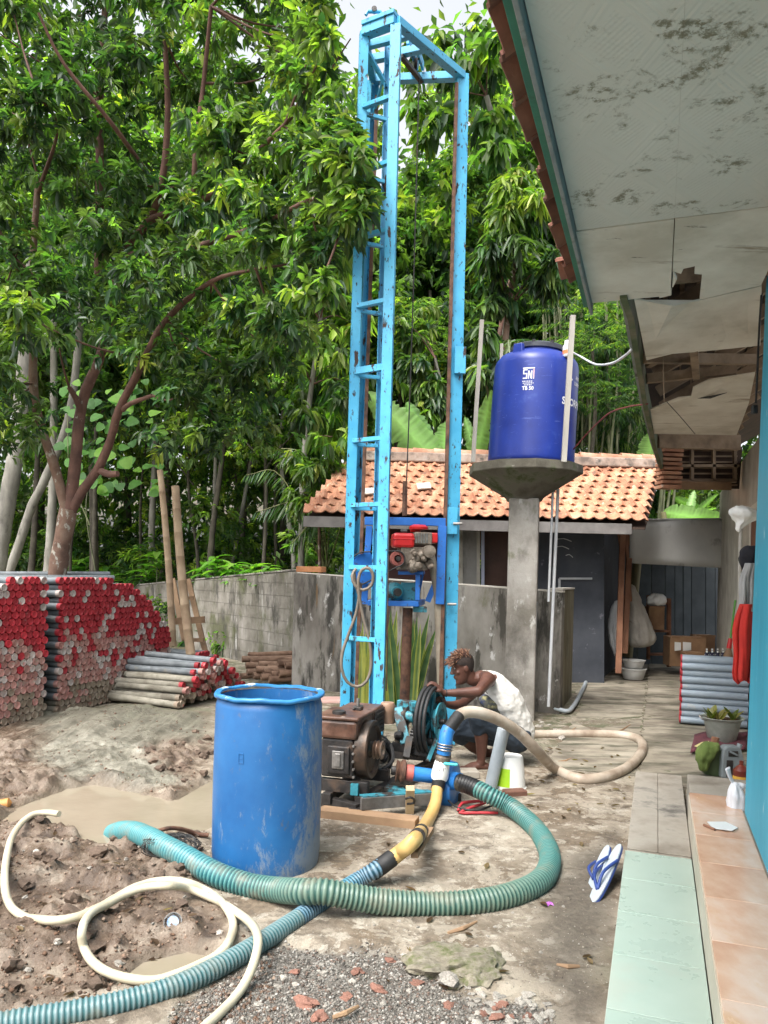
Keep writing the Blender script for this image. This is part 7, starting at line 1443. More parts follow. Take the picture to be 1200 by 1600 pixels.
# ---- 6. bananas
m_banana = leafmat('banana_leaf', .38, .4)
def banana_leaf(parent, a, b, wd, col, bend=.2, name='leaf', twist=0.0, seed=0):
    a, b = np.asarray(a), np.asarray(b); ax = b-a; L = np.linalg.norm(ax); s_ = nrm(np.cross(ax, A(0, 1, .15))); s_ = nrm(s_*math.cos(twist)+np.cross(nrm(ax), s_)*math.sin(twist)); n_ = np.cross(s_, nrm(ax))
    n = 40; vs = []; rs_ = random.Random(seed)
    for i in range(n+1):
        t = i/n; w_ = wd*.5*min(1, (t*6)**.6)*max(0.02, (1-t**3.2))**.6; c = a+ax*t+A(0, 0, 1)*bend*L*(math.sin(math.pi*t*.7))*.5-A(0, 0, 1)*bend*L*t*t*.6
        for j, s in enumerate((-1, -.6, -.03, .03, .6, 1)): vs.append(c+s_*w_*s*(1 if abs(s) < 1 else rs_.uniform(.86, 1.02)*(.72 if rs_.random() < .12 else 1))+n_*(abs(s)*w_*.22+(.006 if abs(s) < .1 else 0)+.012*math.sin(i*2.2)*abs(s)))
    mb = MB(); mb.add(vs, [(i*6+j, (i+1)*6+j, (i+1)*6+j+1, i*6+j+1) for i in range(n) for j in range(5)]); mb.hasc = True
    mb.c = [tuple(np.array(col)*(1.7 if k % 6 in (2, 3) else 1+.16*math.sin((k//6)*2.9+seed)+.1*math.sin((k//6)*1.1))) for k in range(len(mb.v))]; return mb.build(name, m_banana, parent, smooth=180, fixn=False)
BG = (.19, .34, .12); BY = (.22, .38, .12)
def banana(label, base, leaves, stem=True):
    o = empty('banana_plant', P(*base)*A(1, 1, 0), label, 'banana plant')
    top = P(*leaves[0][0]); mb = MB(); b_ = P(*base); mb.tube([b_*A(1, 1, 0)+A(0, 0, .2), top], [.10, .05], 10); mb.build('stem', M('banana_stem', [(.16, .15, .07), (.26, .22, .12)], 4, rough=.6, stretch=(1, 1, .2)), o, smooth=60)
    for k, (a, b, wd, bend, tw_) in enumerate(leaves): banana_leaf(o, P(*a), P(*b), wd, BG if k % 2 else BY, bend, twist=tw_, seed=k)
    return o
banana('banana plant with broad pale leaves above the tiled roof inside the rig frame', (660, 790, 14.2), [((688, 728, 12.65), (574, 612, 12.5), .66, .03, .1), ((676, 735, 12.8), (636, 628, 12.75), .50, .0, -.2), ((690, 735, 12.9), (702, 655, 12.9), .50, .1, .3), ((650, 740, 12.9), (700, 672, 13.0), .5, .1, 0)])
banana('banana plant with upright leaf between the rig and the blue tank', (742, 800, 13.6), [((736, 745, 12.8), (768, 612, 12.6), .40, -.10, .35), ((745, 735, 13.6), (726, 650, 13.8), .3, .1, -.6)])
banana('banana plant with bright leaf tip showing right above the tiled roof', (985, 780, 13.8), [((1012, 730, 13.8), (1022, 672, 13.6), .5, .1, .3), ((890, 735, 13.8), (880, 690, 13.8), .4, .1, 0)])
banana('banana leaves lying low over the shed roof at the alley end', (1080, 860, 15), [((1036, 800, 14.6), (1148, 814, 14.3), .42, -.05, .5), ((1046, 812, 14.8), (1120, 795, 14.9), .34, -.05, 1.1), ((1100, 806, 15.4), (1052, 776, 15.4), .26, .05, -.6), ((1085, 806, 15.3), (1122, 772, 15.3), .24, .05, .7), ((1075, 806, 15.2), (1085, 766, 15.3), .2, .05, -.5)])
# ---- 7. palm fronds left of the roof
pm = empty('palm', P(510, 890, 13.2)*A(1, 1, 0), 'young palm with arching dark fronds beyond the wall left of the tiled roof', 'palm'); parts = []
for (a, m_, b) in (((506, 885, 13.2), (440, 745, 13.2), (385, 742, 13.0)), ((508, 885, 13.2), (478, 720, 13.2), (420, 700, 13.4)), ((510, 885, 13.2), (520, 780, 13.0), (548, 720, 13.0)), ((508, 885, 13.2), (470, 790, 13.0), (400, 800, 12.8)), ((512, 885, 13.2), (500, 810, 13.0), (455, 850, 12.8)), ((512, 885, 13.2), (545, 800, 13.0), (575, 830, 13.0)), ((506, 885, 13.2), (500, 760, 13.3), (470, 760, 13.5))):
    sp_ = spline([P(*a), P(*m_), P(*b)], .05); limb([P(*a), P(*m_), P(*b)], .022, .006, M('palm_rib', [(.12, .14, .05), (.2, .2, .08)], 4), 'frond_rib', pm, 6); n = len(sp_)
    for i in range(int(n*.25), n):
        ax = nrm(sp_[min(i+1, n-1)]-sp_[i-1]); s_ = nrm(np.cross(ax, A(0, 0, 1)));
        for sd in (1, -1): parts.append((sp_[i][None], (ax*.5+s_*sd*.6+A(0, 0, -.55)+RNG.normal(0, .06, 3))[None], np.array([.42*math.sin(math.pi*(.15+.8*i/n))+.08]), np.array([.026]), leafcol(1, (6, 4, 1, 0))))
pos, d, L_, W_, col = join(parts); leaves_mesh('leaflets', pos, d, L_, W_, col, m_leaf, pm, loc=pm['_w'], fold=.15, droop=.25)
# ---- 8. broad-leaved plants above the block wall
bl_mesh = [single_leaf('leaf', .34, .12, c_, m_leaf, .35) for c_ in ((.09, .22, .04), (.15, .32, .06), (.24, .42, .08))]
plants = [(105, 892, 13.4), (135, 880, 13.6), (168, 893, 13.5), (196, 905, 13.2), (228, 893, 13.6), (318, 893, 13.4), (340, 880, 13.5), (368, 890, 13.0), (398, 893, 12.6), (245, 870, 14.5), (420, 896, 12.2)]
desc = ['leftmost leafy plant beyond the stack top', 'leafy plant over the middle pipe stack, left', 'leafy plant with yellowish tip over the middle stack', 'low leafy plant at the right end of the stack top', 'leafy plant left of the bamboo poles', 'leafy plant just right of the bamboo poles', 'tallest leafy plant above the block wall with long pale leaves', 'leafy plant in the middle of the wall top', 'bright leafy plant near the right end of the wall top', 'darker leafy plant further back left of the bamboo', 'small bright plant beside the orange brick end of the wall']
for (x, y, Y), ds in zip(plants, desc):
    Y = max(Y, wall_y(x)+.45)
    b_ = P(x, y+40, Y); o = empty('leafy_plant', b_*A(1, 1, 0)+A(0, 0, .4), ds, 'plant', 'broad-leaved plants above the block wall'); c = P(x, y-2, Y)
    limb([b_*A(1, 1, 0)+A(0, 0, .4), b_, c], .014, .008, m_cane, 'stem', o, 6)
    for k in range(22):
        a_ = k*2.4+rs.random(); h_ = c+A(0, 0, -.30+.32*(k/17)); inst('leaf', bl_mesh[rs.randrange(3) if k > 4 else 0], o, mat4(basis((math.cos(a_), math.sin(a_), rs.uniform(-.1, .55))), h_, rs.uniform(.7, 1.2)*Y/13.6))
# round-leaved climber in the tree fork
rl = [single_leaf('leaf', .17, .165, c_, m_leafsoft, .1, .1, True) for c_ in ((.05, .14, .035), (.09, .22, .05), (.17, .33, .05))]
ro = empty('climber', P(160, 850, 11)*A(1, 1, 0), 'light green round-leaved climber behind the fork of the near tree', 'climbing plant')
limb([P(150, 900, 11), P(135, 780, 11), P(170, 680, 11), P(200, 600, 11)], .012, .006, m_cane, 'stem', ro, 5); limb([P(140, 820, 11), P(110, 740, 11), P(105, 640, 11)], .012, .006, m_cane, 'stem', ro, 5)
for k in range(95):
    x, y = rs.uniform(98, 262), rs.uniform(590, 770)
    if k > 95: x, y = rs.uniform(100, 150), rs.uniform(760, 860)
    a_ = rs.uniform(-2.6, -.5); inst('leaf', rl[rs.choice((0, 1, 1, 2))], ro, mat4(basis((math.cos(a_)*.8, math.sin(a_)*.5, -.5+rs.uniform(-.3, .3)), (rs.uniform(-.4, .4), -.8, .6)), P(x, y, 11+rs.uniform(-.4, .5)), rs.uniform(.7, 1.3)))
# ---- 9. snake plants behind the drill rod
snk = empty('snake_plant', G(632, 1092), 'clump of tall yellow-edged snake plants against the low wall inside the rig', 'snake plant')
def sword(parent, a, b, wd, curve, k):
    a, b = np.asarray(a, float), np.asarray(b, float); ax = b-a; s_ = A(1, 0, 0); n = 10; mb = MB(); vs = []; cs = []
    for i in range(n+1):
        t = i/n; w_ = wd*.5*(.6+.5*math.sin(math.pi*min(1, t*.9+.1)))*(1 if t < .75 else max(.02, (1-t)/.25)**.8); c = a+ax*t+s_*curve*t*t
        for s in (-1, -.72, 0, .72, 1): vs.append(c+s_*w_*s+A(0, abs(s)*-w_*.35, 0)); cs.append((.42, .40, .10) if abs(s) == 1 else ((.32, .34, .09) if (abs(s) > .7 and k % 3 == 0) else (.055, .12, .05) if i % 2 else (.10, .17, .075)))
    mb.add(vs, [(i*5+j, (i+1)*5+j, (i+1)*5+j+1, i*5+j+1) for i in range(n) for j in range(4)]); mb.hasc = True; mb.c = cs; return mb.build('leaf', m_leaf, parent, smooth=180, fixn=False)
for k in range(26):
    x0_, Y0 = rs.uniform(602, 650), rs.uniform(8.6, 9.2); xt = x0_+rs.uniform(-14, 18); yt = rs.uniform(950, 1030); sword(snk, A(*(P(x0_, 1085, Y0)[:2]), 0), P(xt, yt, Y0+rs.uniform(-.1, .1)), rs.uniform(.05, .085), rs.uniform(-.05, .05), k)
for (x0_, xt, yt) in ((640, 664, 958), (642, 676, 978), (648, 668, 1000), (612, 604, 952), (630, 628, 948)): sword(snk, A(*(P(x0_, 1085, 8.8)[:2]), 0), P(xt, yt, 8.7), .075, .05, 1)
snk2 = empty('snake_plant', G(568, 1092), 'yellowish snake plants showing between the two ladder posts of the rig', 'snake plant')
for k in range(12): x0_ = rs.uniform(562, 582); sword(snk2, A(*(P(x0_, 1085, 8.9)[:2]), 0), P(x0_+rs.uniform(-6, 8), rs.uniform(935, 1020), 8.9), rs.uniform(.05, .08), rs.uniform(-.03, .03), 0)
# ============================================================ SMALL THINGS
# upturned white bucket
b0 = G(796, 1232); bu = empty('bucket', b0, 'white plastic bucket standing upside down beside the tilted grey pipe', 'bucket')
mb = MB(); mb.lathe([(.118, 0), (.124, .004), (.124, .018), (.116, .022), (.094, .235), (.086, .245), (.0, .240)], b0, n=36); mb.build('bucket_body', m_whiteplastic, bu, smooth=40)
mb = MB(); 
for i in range(8):
    a0, a1 = R(205+7*i), R(212+7*i); mb.add([b0+A(math.cos(a)*(r_+.0015), math.sin(a)*(r_+.0015), z) for a, r_, z in ((a0, .1145, .035), (a1, .1145, .035), (a1, .1015, .165), (a0, .1015, .165))], [(0, 1, 2, 3)])
mb.build('lime_label', M('lime_label', [(.38, .62, .02), (.30, .55, .02)], 30, rough=.5, bump=0), bu, fixn=False)
mb = MB(); mb.tube(spline([b0+A(.12, 0, .01), b0+A(.16, -.06, .01), b0+A(.13, -.13, .01), b0+A(.0, -.15, .008)], .02), .003, 5); mb.build('wire_handle', m_steel, bu)
c = G(805, 1247); mb = MB(); mb.box(c+A(0, .03, .026), (.16, .09, .05), .25); tag(mb.build('brick', M('dark_red_brick', [(.11, .05, .035), (.19, .09, .06)], 10, rough=.9, bump=.6), loc=c, bevel=.007), 'dark red brick lying in front of the white bucket', 'brick')
# flip-flops leaning against the step
m_foam = M('white_sandal_foam', [(.34, .39, .43), (.44, .48, .52)], 8, rough=.6); m_navyr = M('navy_rubber', [(.015, .035, .16), (.025, .06, .24)], 8, rough=.5)
def sandal(heel, toe, up_, nm, label):
    heel, toe = np.asarray(heel), np.asarray(toe); B = basis(toe-heel, up_); L = np.linalg.norm(toe-heel); o = empty('flip_flop', heel, label, 'sandal'); N = 26; out = []
    for k in range(N):
        t = 2*math.pi*k/N; x = .5-.5*math.cos(t); w_ = (.036+.012*x)*(1-.10*math.sin(math.pi*x)) ; out.append((x*L, math.copysign(abs(math.sin(t))**.75, math.sin(t))*w_))
    for nm2, z0, z1, m_ in (('sole', -.016, -.004, m_navyr), ('foam_top', -.004, .004, m_foam)):
        mb = MB(); mb.prism([heel+B@A(x, y, z0) for x, y in out], B@A(0, 0, z1-z0)); mb.build(nm2, m_, o, bevel=.002)
    th = heel+B@A(L*.80, .0, .006)
    for s in (-1, 1): mb = MB(); mb.tube(spline([th, heel+B@A(L*.62, s*.028, .035), heel+B@A(L*.36, s*.042, .008)], .01), [.0055]*200, 6) if False else mb.tube(spline([th, heel+B@A(L*.62, s*.026, .036), heel+B@A(L*.34, s*.043, .004)], .01), .0085, 6); mb.build('strap', m_navyr, o, smooth=180)
    return o
sandal(S(4.20, -.155, .165), G(925, 1411, .012), A(-.75, -.35, .6), 0, 'white and navy flip-flop leaning toe-down against the step, nearer one')
sandal(S(4.20, -.215, .150), G(928, 1392, .012)+A(-.01, .02, 0), A(-.8, -.2, .55), 0, 'white and navy flip-flop tucked behind the nearer one')
# plastic bag on the terrace
c = S(4.33, .40, .30); o = cloth_blob('plastic_bag', [(1222, 1143, 1150), (1228, 1141, 1156), (1240, 1138, 1163), (1258, 1136, 1165), (1272, 1137, 1163), (1277, 1142, 1160)], 4.28, .05, M('white_carrier_bag', [(.62, .64, .68), (.76, .77, .80)], 5, rough=.35, bump=.4, bsc=30), 'knotted white carrier bag standing on the peach tiles by the blue wall', 'bag', 5)
mb = MB()
for (a, m_, b) in (((1147, 1226, 4.28), (1140, 1212, 4.27), (1137, 1200, 4.26)), ((1149, 1226, 4.28), (1156, 1226, 4.27), (1164, 1230, 4.26))): sp_ = spline([P(*a), P(*m_), P(*b)], .01); mb.tube(sp_, list(np.linspace(.008, .018, len(sp_))), 8, flat=.4)
mb.build('bag_handle', bpy.data.materials['white_carrier_bag'], o, smooth=180)
p = [S(4.20, .29, .305)+DH*a+DN*b for a, b in ((0, 0), (.10, -.02), (.14, .07), (.06, .12), (0, .09))]; mb = MB(); mb.prism(p, (0, 0, .004)); tag(mb.build('paper_scrap', m_whiteplastic, loc=p[0]), 'white paper scrap with brown edge beside the carrier bag', 'paper')
mb = MB(); mb.tube([S(4.24, .25, .308), S(4.19, .30, .305)], .006, 6); tag(mb.build('stick', m_plankred, loc=S(4.24, .25, .3)), 'short brown stick by the paper scrap', 'stick')
# maroon mat, pot, jerrycan, cloth, red can
mat_ = M('maroon_mat', [(.09, .022, .035), (.14, .045, .055)], 12, rough=.95, bump=.5); mb = MB()
def mf(s, t): q = G(1079+(1165-1079)*s+6*t, 1176-26*t-4*s, .05); return A(q[0], q[1], .045+.012*math.sin(s*14+t*5)+.02*t)
mb.grid(mf, 16, 8); o = tag(mb.build('floor_mat', mat_, loc=mf(0, 0), solid=.012, smooth=180), 'crumpled maroon mat with pale motif on the paving under the pot', 'mat')
mb = MB(); mb.prism([G(x, y, .088) for x, y in ((1085, 1166), (1096, 1160), (1108, 1158), (1104, 1163), (1093, 1169))], (0, 0, .003)); mb.build('motif', M('straw_motif', [(.55, .50, .22)], 4, rough=.9), o)
pc2 = P(1128, 1149, 7.3); pc2[2] = .05; pot = empty('plant_pot', pc2, 'round grey metal basin planted with mottled leaves beside the pipe stack', 'plant pot')
m_basin = M('mottled_grey_enamel', [(.22, .25, .22), (.33, .36, .32)], 9, rough=.5, bump=.1, layers=[(4, .62, .74, (.20, .17, .12), (1, 1, 1), .8)])
mb = MB(); mb.lathe([(.115, 0), (.125, .01), (.165, .19), (.18, .215), (.198, .222), (.198, .228), (.175, .225), (.16, .20), (0, .19)], pc2, n=40); mb.build('basin', m_basin, pot, smooth=40)
mb = MB(); mb.tube(spline([pc2+A(-.19, 0, .23), pc2+A(-.23, -.02, .24), pc2+A(-.21, -.05, .21), pc2+A(-.17, -.05, .20)], .01), .006, 6); mb.build('handle', m_steel, pot); mb = MB(); mb.lathe([(0, .195), (.165, .205), (0, .206)], pc2, n=24); mb.build('soil', m_rust, pot)
lv = [single_leaf('leaf', .17, .085, c_, m_leaf, .1, .25, True) for c_ in ((.22, .22, .05), (.10, .13, .03), (.30, .26, .09))]; rs = random.Random(9)
for k in range(16):
    side = -.07 if k < 10 else .12; a_ = rs.uniform(0, 6.28); inst('leaf', lv[k % 3], pot, mat4(basis((math.cos(a_)*.5, math.sin(a_)*.3, rs.uniform(.5, 1))), pc2+A(side+rs.uniform(-.05, .05), rs.uniform(-.05, .05), .20), rs.uniform(.6, 1.0)))
jc = P(1141, 1219, 6.0); jc[2] = .03; jo = empty('jerrycan', jc, 'grey plastic jerrycan standing on the paving beside the blue wall', 'jerrycan'); m_jer = M('grey_jerrycan', [(.16, .19, .20), (.24, .27, .29)], 5, rough=.4)
pts2 = [(-.085, 0), (.085, 0), (.09, .02), (.09, .14), (.075, .18), (.06, .235), (.035, .25), (-.05, .25), (-.078, .225), (-.09, .17), (-.09, .02)]
mb = MB(); mb.prism([jc+A(x, -.05, z) for x, z in pts2], (0, .10, 0)); mb.build('can_body', m_jer, jo, bevel=.012); mb = MB(); mb.box(jc+A(-.005, -.052, .195), (.075, .01, .045), None); mb.build('handle_gap', m_dark, jo, bevel=.01)
mb = MB(); mb.box(jc+A(-.005, -.06, .20), (.07, .008, .015), np.array(Matrix.Rotation(R(25), 3, 'Y'))); mb.build('grip', m_jer, jo, bevel=.003); mb = MB(); mb.lathe([(.02, 0), (.02, .03), (0, .03)], jc+A(.06, 0, .235), (.4, 0, 1), 12); mb.build('cap', m_jer, jo)
mb = MB(); mb.box(jc+A(-.03, -.052, .08), (.05, .006, .13)); mb.build('side_panel', m_dark, jo, bevel=.008)
rc = P(1158, 1217, 5.7); rc[2] = .03; ro_ = empty('oil_bottle', rc, 'dark red bottle half hidden between the jerrycan and the blue wall', 'bottle'); mb = MB(); mb.lathe([(.055, 0), (.058, .01), (.058, .13), (.03, .16), (.015, .17), (.015, .20), (0, .2)], rc, n=20); mb.build('bottle_body', M('dark_red_plastic', [(.12, .02, .015), (.18, .035, .015)], 5, rough=.35), ro_, smooth=40); mb = MB(); mb.lathe([(.0585, .06), (.0585, .09)], rc, n=20); mb.build('yellow_band', M('yellow_band', [(.6, .35, .05)], 5, bump=0), ro_)
gb = P(1117, 1215, 6.1); gb[2] = .03; mb = MB(); mb.lathe([(.085, 0), (.095, .01), (.115, .20), (.12, .205), (.11, .21), (0, .20)], gb, n=28); tag(mb.build('tub', M('dull_green_plastic', [(.055, .09, .04), (.085, .125, .06)], 4, rough=.5), loc=gb, smooth=40), 'dull green tub behind the jerrycan with a cloth over it', 'tub')
cloth_blob('cloth', [(1160, 1100, 1122), (1166, 1092, 1124), (1178, 1088, 1118), (1192, 1088, 1108), (1206, 1096, 1106)], 6.0, .09, M('olive_cloth', [(.08, .12, .025), (.14, .19, .05)], 6, rough=.95, bump=.6, bsc=18), 'olive green cloth hanging over the side of the tub', 'cloth', 6)
mb = MB(); a_ = P(1116, 1165, 6.1); mb.tube([a_, P(1118, 1152, 6.1)], .03, 10); tag(mb.build('wooden_peg', m_plankred, loc=a_), 'short brown wooden stub sticking out of the green tub', 'wood')
# clothes by the corner of the blue wall, white bag hanging above
def hang(name, rows, Y, dep, mat, label, cat, sd):
    rr = random.Random(sd); ph = [rr.uniform(0, 6) for _ in range(4)]; ys = [r_[0] for r_ in rows]; nu, nv = 26, 22; mb = MB()
    def fn(s, t):
        y = ys[0]+(ys[-1]-ys[0])*t; x0, x1 = np.interp(y, ys, [r_[1] for r_ in rows]), np.interp(y, ys, [r_[2] for r_ in rows]); am = dep*(.25+.75*t)
        return P(x0+(x1-x0)*s+1.2*math.sin(t*9+ph[0])*(1-s), y+2.5*math.sin(s*8+ph[1])*t, Y+am*(math.sin(s*13+ph[2]+t*1.5)*.6+math.sin(s*29+ph[3])*.25)-dep*1.5*math.sin(math.pi*s))
    mb.grid(fn, nu, nv); o = mb.build(name, mat, loc=fn(.5, 1), solid=.006, smooth=180, fixn=False); return tag(o, label, cat)
hang('red_shirt', [(944, 1156, 1180), (962, 1150, 1182), (985, 1146, 1182), (1010, 1145, 1182), (1050, 1144, 1182), (1062, 1147, 1178), (1066, 1152, 1176)], 5.0, .05, M('red_fabric', [(.42, .02, .015), (.55, .03, .02)], 6, rough=.9, bump=.5, bsc=12), 'red cloth hanging at the corner of the blue wall', 'cloth', 7)
hang('grey_shirt', [(880, 1164, 1184), (900, 1158, 1184), (930, 1155, 1184), (948, 1154, 1184), (958, 1156, 1184)], 5.05, .05, M('grey_fabric', [(.28, .28, .28), (.36, .36, .36)], 6, rough=.9, bump=.5, bsc=12), 'grey cloth hanging just above the red one at the blue wall', 'cloth', 8)
cloth_blob('dark_cap', [(852, 1164, 1184), (862, 1156, 1184), (876, 1153, 1184), (888, 1160, 1180), (895, 1165, 1176)], 5.1, .07, M('black_fabric', [(.010, .010, .014), (.02, .02, .028)], 6, rough=.95, bump=.4), 'black cap hanging at the top of the clothes by the blue wall', 'cap', 9)
cloth_blob('white_bag', [(790, 1148, 1160), (798, 1140, 1182), (806, 1142, 1184), (814, 1150, 1180), (820, 1150, 1162), (832, 1153, 1157)], 5.4, .10, m_whiteplastic, 'crumpled white plastic bag tied high beside the blue wall', 'bag', 10)
mb = MB(); mb.tube([P(1158, 800, 5.4), P(1154, 1000, 5.4)], .012, 6); tag(mb.build('hanging_rod', m_polegrey, loc=P(1158, 800, 5.4)), 'thin upright rod behind the hanging clothes', 'rod')
# net in the mud, cup, bits
m_net = M('black_netting', [(.02, .02, .02), (.05, .048, .045)], 9, rough=.8); nc = G(268, 1322, .10); no = empty('net', nc-A(0, 0, .1), 'crumpled black wire net draped over the end of the teal hose', 'net'); rs = random.Random(5)
for k in range(26):
    ax = nrm(A(rs.uniform(-1, 1), rs.uniform(-1, 1), rs.uniform(-.6, .6))); pts = [nc+(q-nc)*A(1.35, .8, .5)+RNG.normal(0, .004, 3) for q in ringpts(nc, ax, rs.uniform(.08, .125), 22)]; mb = MB(); mb.tube(pts, .0022, 4, cap=False); mb.build('net_strand', m_net, no, fixn=False)
mb = MB(); mb.tube(spline([G(235, 1302, .13), G(265, 1294, .14), G(290, 1297, .10), G(305, 1303, .06), G(326, 1305, .05)], .02), .012, 8); mb.build('net_handle', m_rust, no, smooth=60)
cc_ = G(268, 1440, .04); cu_ax = nrm(A(.35, -.85, .35)); m_cup = NT('clear_plastic'); m_cup.b.inputs['Transmission Weight'].default_value = .75; m_cup.b.inputs['Roughness'].default_value = .15; m_cup.b.inputs['Base Color'].default_value = (.85, .88, .9, 1); m_cup = m_cup.m
mb = MB(); mb.lathe([(.026, -.045), (.036, .045), (.038, .045), (.028, -.047)], cc_, cu_ax, 24); cu_o = tag(mb.build('plastic_cup', m_cup, loc=cc_, smooth=40), 'crushed clear plastic cup with blue lid lying in the mud', 'cup'); mb = MB(); mb.lathe([(.0, .046), (.025, .0465), (.0, .047)], cc_, cu_ax, 16); mb.build('blue_seal', M('blue_seal', [(.10, .25, .55), (.5, .55, .62)], 30, rough=.4), cu_o)
c = G(6, 1256, .02); mb = MB(); mb.lathe([(.0, -.04), (.03, -.03), (.035, .03), (0, .05)], c, (1, .2, .1), 14); tag(mb.build('fallen_fruit', M('orange_brown_skin', [(.40, .17, .04), (.5, .25, .08)], 8, rough=.6), loc=c, smooth=60), 'orange-brown fruit at the left edge beside the muddy puddle', 'fruit')
mb = MB(); c = G(858, 1419)
for k in range(5): a_ = k*1.26; mb.add([c+A(0, 0, .02), c+A(math.cos(a_)*.016, math.sin(a_)*.016, .025), c+A(math.cos(a_+.5)*.026, math.sin(a_+.5)*.026, .018), c+A(math.cos(a_+1)*.016, math.sin(a_+1)*.016, .025)], [(0, 1, 2, 3)])
tag(mb.build('fallen_flower', M('purple_petal', [(.42, .10, .50), (.55, .2, .6)], 8, rough=.6), loc=c), 'small purple flower fallen on the concrete', 'flower')
# boards and slabs at the foot of the rig
for k, (x, y, w_, d_, h_, rz_, m_, lb, nm) in enumerate(((528, 1098, .42, .35, .03, .2, M('pink_tile', [(.50, .30, .26), (.6, .4, .36)], 4, rough=.6), 'pale pink tile slab lying behind the engine by the ladder foot', 'tile slab'), (655, 1086, .75, .25, .04, -.1, m_mortar, 'pale plank end lying behind the winch under the snake plants', 'board'), (735, 1196, .24, .14, .05, .1, m_greyslab, 'flat grey stone near the bare foot of the man', 'stone'), (745, 1140, .5, .05, .04, .2, m_plankred, 'brown stick lying behind the squatting man', 'stick'))):
    c = G(x, y); 
    if k == 2: c = G(722, 1217)
    mb = MB(); mb.box(c+A(0, 0, h_/2+.02), (w_, d_, h_), rz_); tag(mb.build(['floor_slab', 'board', 'flat_stone', 'stick'][k], m_, loc=c, bevel=.005), lb, nm)
# ---- stones, gravel, litter
m_stone = M('grey_stone', [(.20, .18, .155), (.34, .31, .27), (.46, .43, .38)], 7, 7, .85, .5, 25, rand=.5); m_redst = M('brick_rubble', [(.17, .075, .055), (.27, .14, .10)], 9, 7, .9, .5, 25, rand=.4); m_mudclod = M('mud_clod', [(.085, .056, .038), (.17, .118, .085)], 9, 7, .7, .7, 25, rand=.4)
def rock_mesh(name, mat, seed, flat=.6, sub=2):
    import bmesh
    bm = bmesh.new(); bmesh.ops.create_icosphere(bm, subdivisions=sub, radius=1); rs_ = random.Random(seed); off = Vector((rs_.random()*50, rs_.random()*50, 0))
    for v in bm.verts: k = .75+.55*mnoise.noise(v.co*1.3+off)+.25*mnoise.noise(v.co*3.1+off); v.co = v.co*k; v.co.z *= flat
    me = bpy.data.meshes.new(name); bm.to_mesh(me); bm.free(); smoothen(me, 38); me.materials.append(mat); return me
rks = [rock_mesh('stone', m_stone, s) for s in range(3)]+[rock_mesh('stone', m_redst, 7, .45), rock_mesh('stone', m_redst, 8, .4)]; clods = [rock_mesh('clod', m_mudclod, s, .75) for s in (20, 21, 22)]
RK = [(700, 1525, .17, 'g', 'broad mossy lump of broken concrete at the bottom centre'), (757, 1528, .13, 'g', 'mossy lump right of the larger one at the bottom'), (702, 1543, .045, 'g', 'pale rounded stone at the edge of the mossy lump')]
m_mossrock = M('mossy_concrete_lump', [(.15, .13, .095), (.28, .25, .19)], 6, 9, .95, .7, 18, layers=[(4, .48, .66, (.10, .11, .04), (1, 1, 1), .95)]); big = rock_mesh('mossy_lump', m_mossrock, 31, .25, 4)
for k, (x, y, r_, kd, lb) in enumerate(RK):
    q = G(x, y); o = inst('mossy_lump' if k < 2 else 'stone', big if k < 2 else rks[0], None, Matrix.Translation((q[0], q[1]+r_*.3, .0 if k < 2 else .02))@Matrix.Rotation(k*1.3, 4, 'Z')@Matrix.Diagonal((r_*1.3, r_, r_*(1.7 if k < 2 else 1), 1))); tag(o, lb, 'stone')
rs = random.Random(77); placed = 0
def put(meshes_, x, y, r_, label, cat, group, nm='stone'):
    q = G(x, y); z = gh(q[0], q[1]); o = inst(nm, rs.choice(meshes_), None, Matrix.Translation((q[0], q[1], z+r_*.15))@Matrix.Rotation(rs.uniform(0, 6.28), 4, 'Z')@Matrix.Rotation(rs.uniform(-.3, .3), 4, 'X')@Matrix.Diagonal((r_*rs.uniform(.8, 1.3), r_*rs.uniform(.7, 1.1), r_*rs.uniform(.7, 1), 1))); tag(o, label, cat, group)
for k in range(52): put(rks[:3], rs.uniform(735, 862), rs.uniform(1552, 1612), rs.uniform(.010, .030), 'pale grey stone in the rubble patch at the bottom edge right of centre', 'stone', 'stones in the rubble patch by the dark ground')
for k in range(8): put(rks[3:], rs.uniform(740, 860), rs.uniform(1555, 1605), rs.uniform(.014, .032), 'reddish brick fragment in the rubble patch at the bottom edge', 'brick fragment', 'brick fragments in the rubble patch', 'brick_fragment')
for (x, y, r_) in ((560, 1520, .035), (590, 1545, .04), (650, 1535, .03), (480, 1570, .05), (500, 1592, .04), (540, 1558, .03), (610, 1500, .028), (700, 1570, .03), (460, 1520, .03)): put(rks[3:], x, y, r_, 'flat reddish brick piece lying in the gravel at the bottom', 'brick fragment', 'brick pieces in the bottom gravel', 'brick_fragment')
for k in range(70): put(rks[:3], rs.uniform(330, 740), rs.uniform(1490, 1608), rs.uniform(.006, .022), 'small pale stone lying in the gravel at the bottom of the photo', 'stone', 'small stones in the bottom gravel')
for k in range(26):
    x, y = rs.uniform(20, 420), rs.uniform(1320, 1600); put(rks[:3], x, y, rs.uniform(.010, .030), 'stone half sunk in the brown mud at lower left', 'stone', 'stones in the mud')
for k in range(24):
    x, y = rs.uniform(580, 960), rs.uniform(1290, 1500); put(rks[:3], x, y, rs.uniform(.005, .013), 'small pebble lying loose on the bare concrete', 'pebble', 'pebbles on the concrete', 'pebble')
for k in range(64):
    x, y = rs.uniform(-20, 400), rs.uniform(1295, 1600)
    q = G(x, y)
    if poly_sd(np.array([q[0]]), np.array([q[1]]), POLY_MUD)[0] < .05 or poly_sd(np.array([q[0]]), np.array([q[1]]), POLY_PUD)[0] > -.03: continue
    put(clods, x, y, rs.uniform(.018, .055), 'crumbly clod of brown mud beside the cream hose', 'mud clod', 'mud clods at lower left', 'mud_clod')
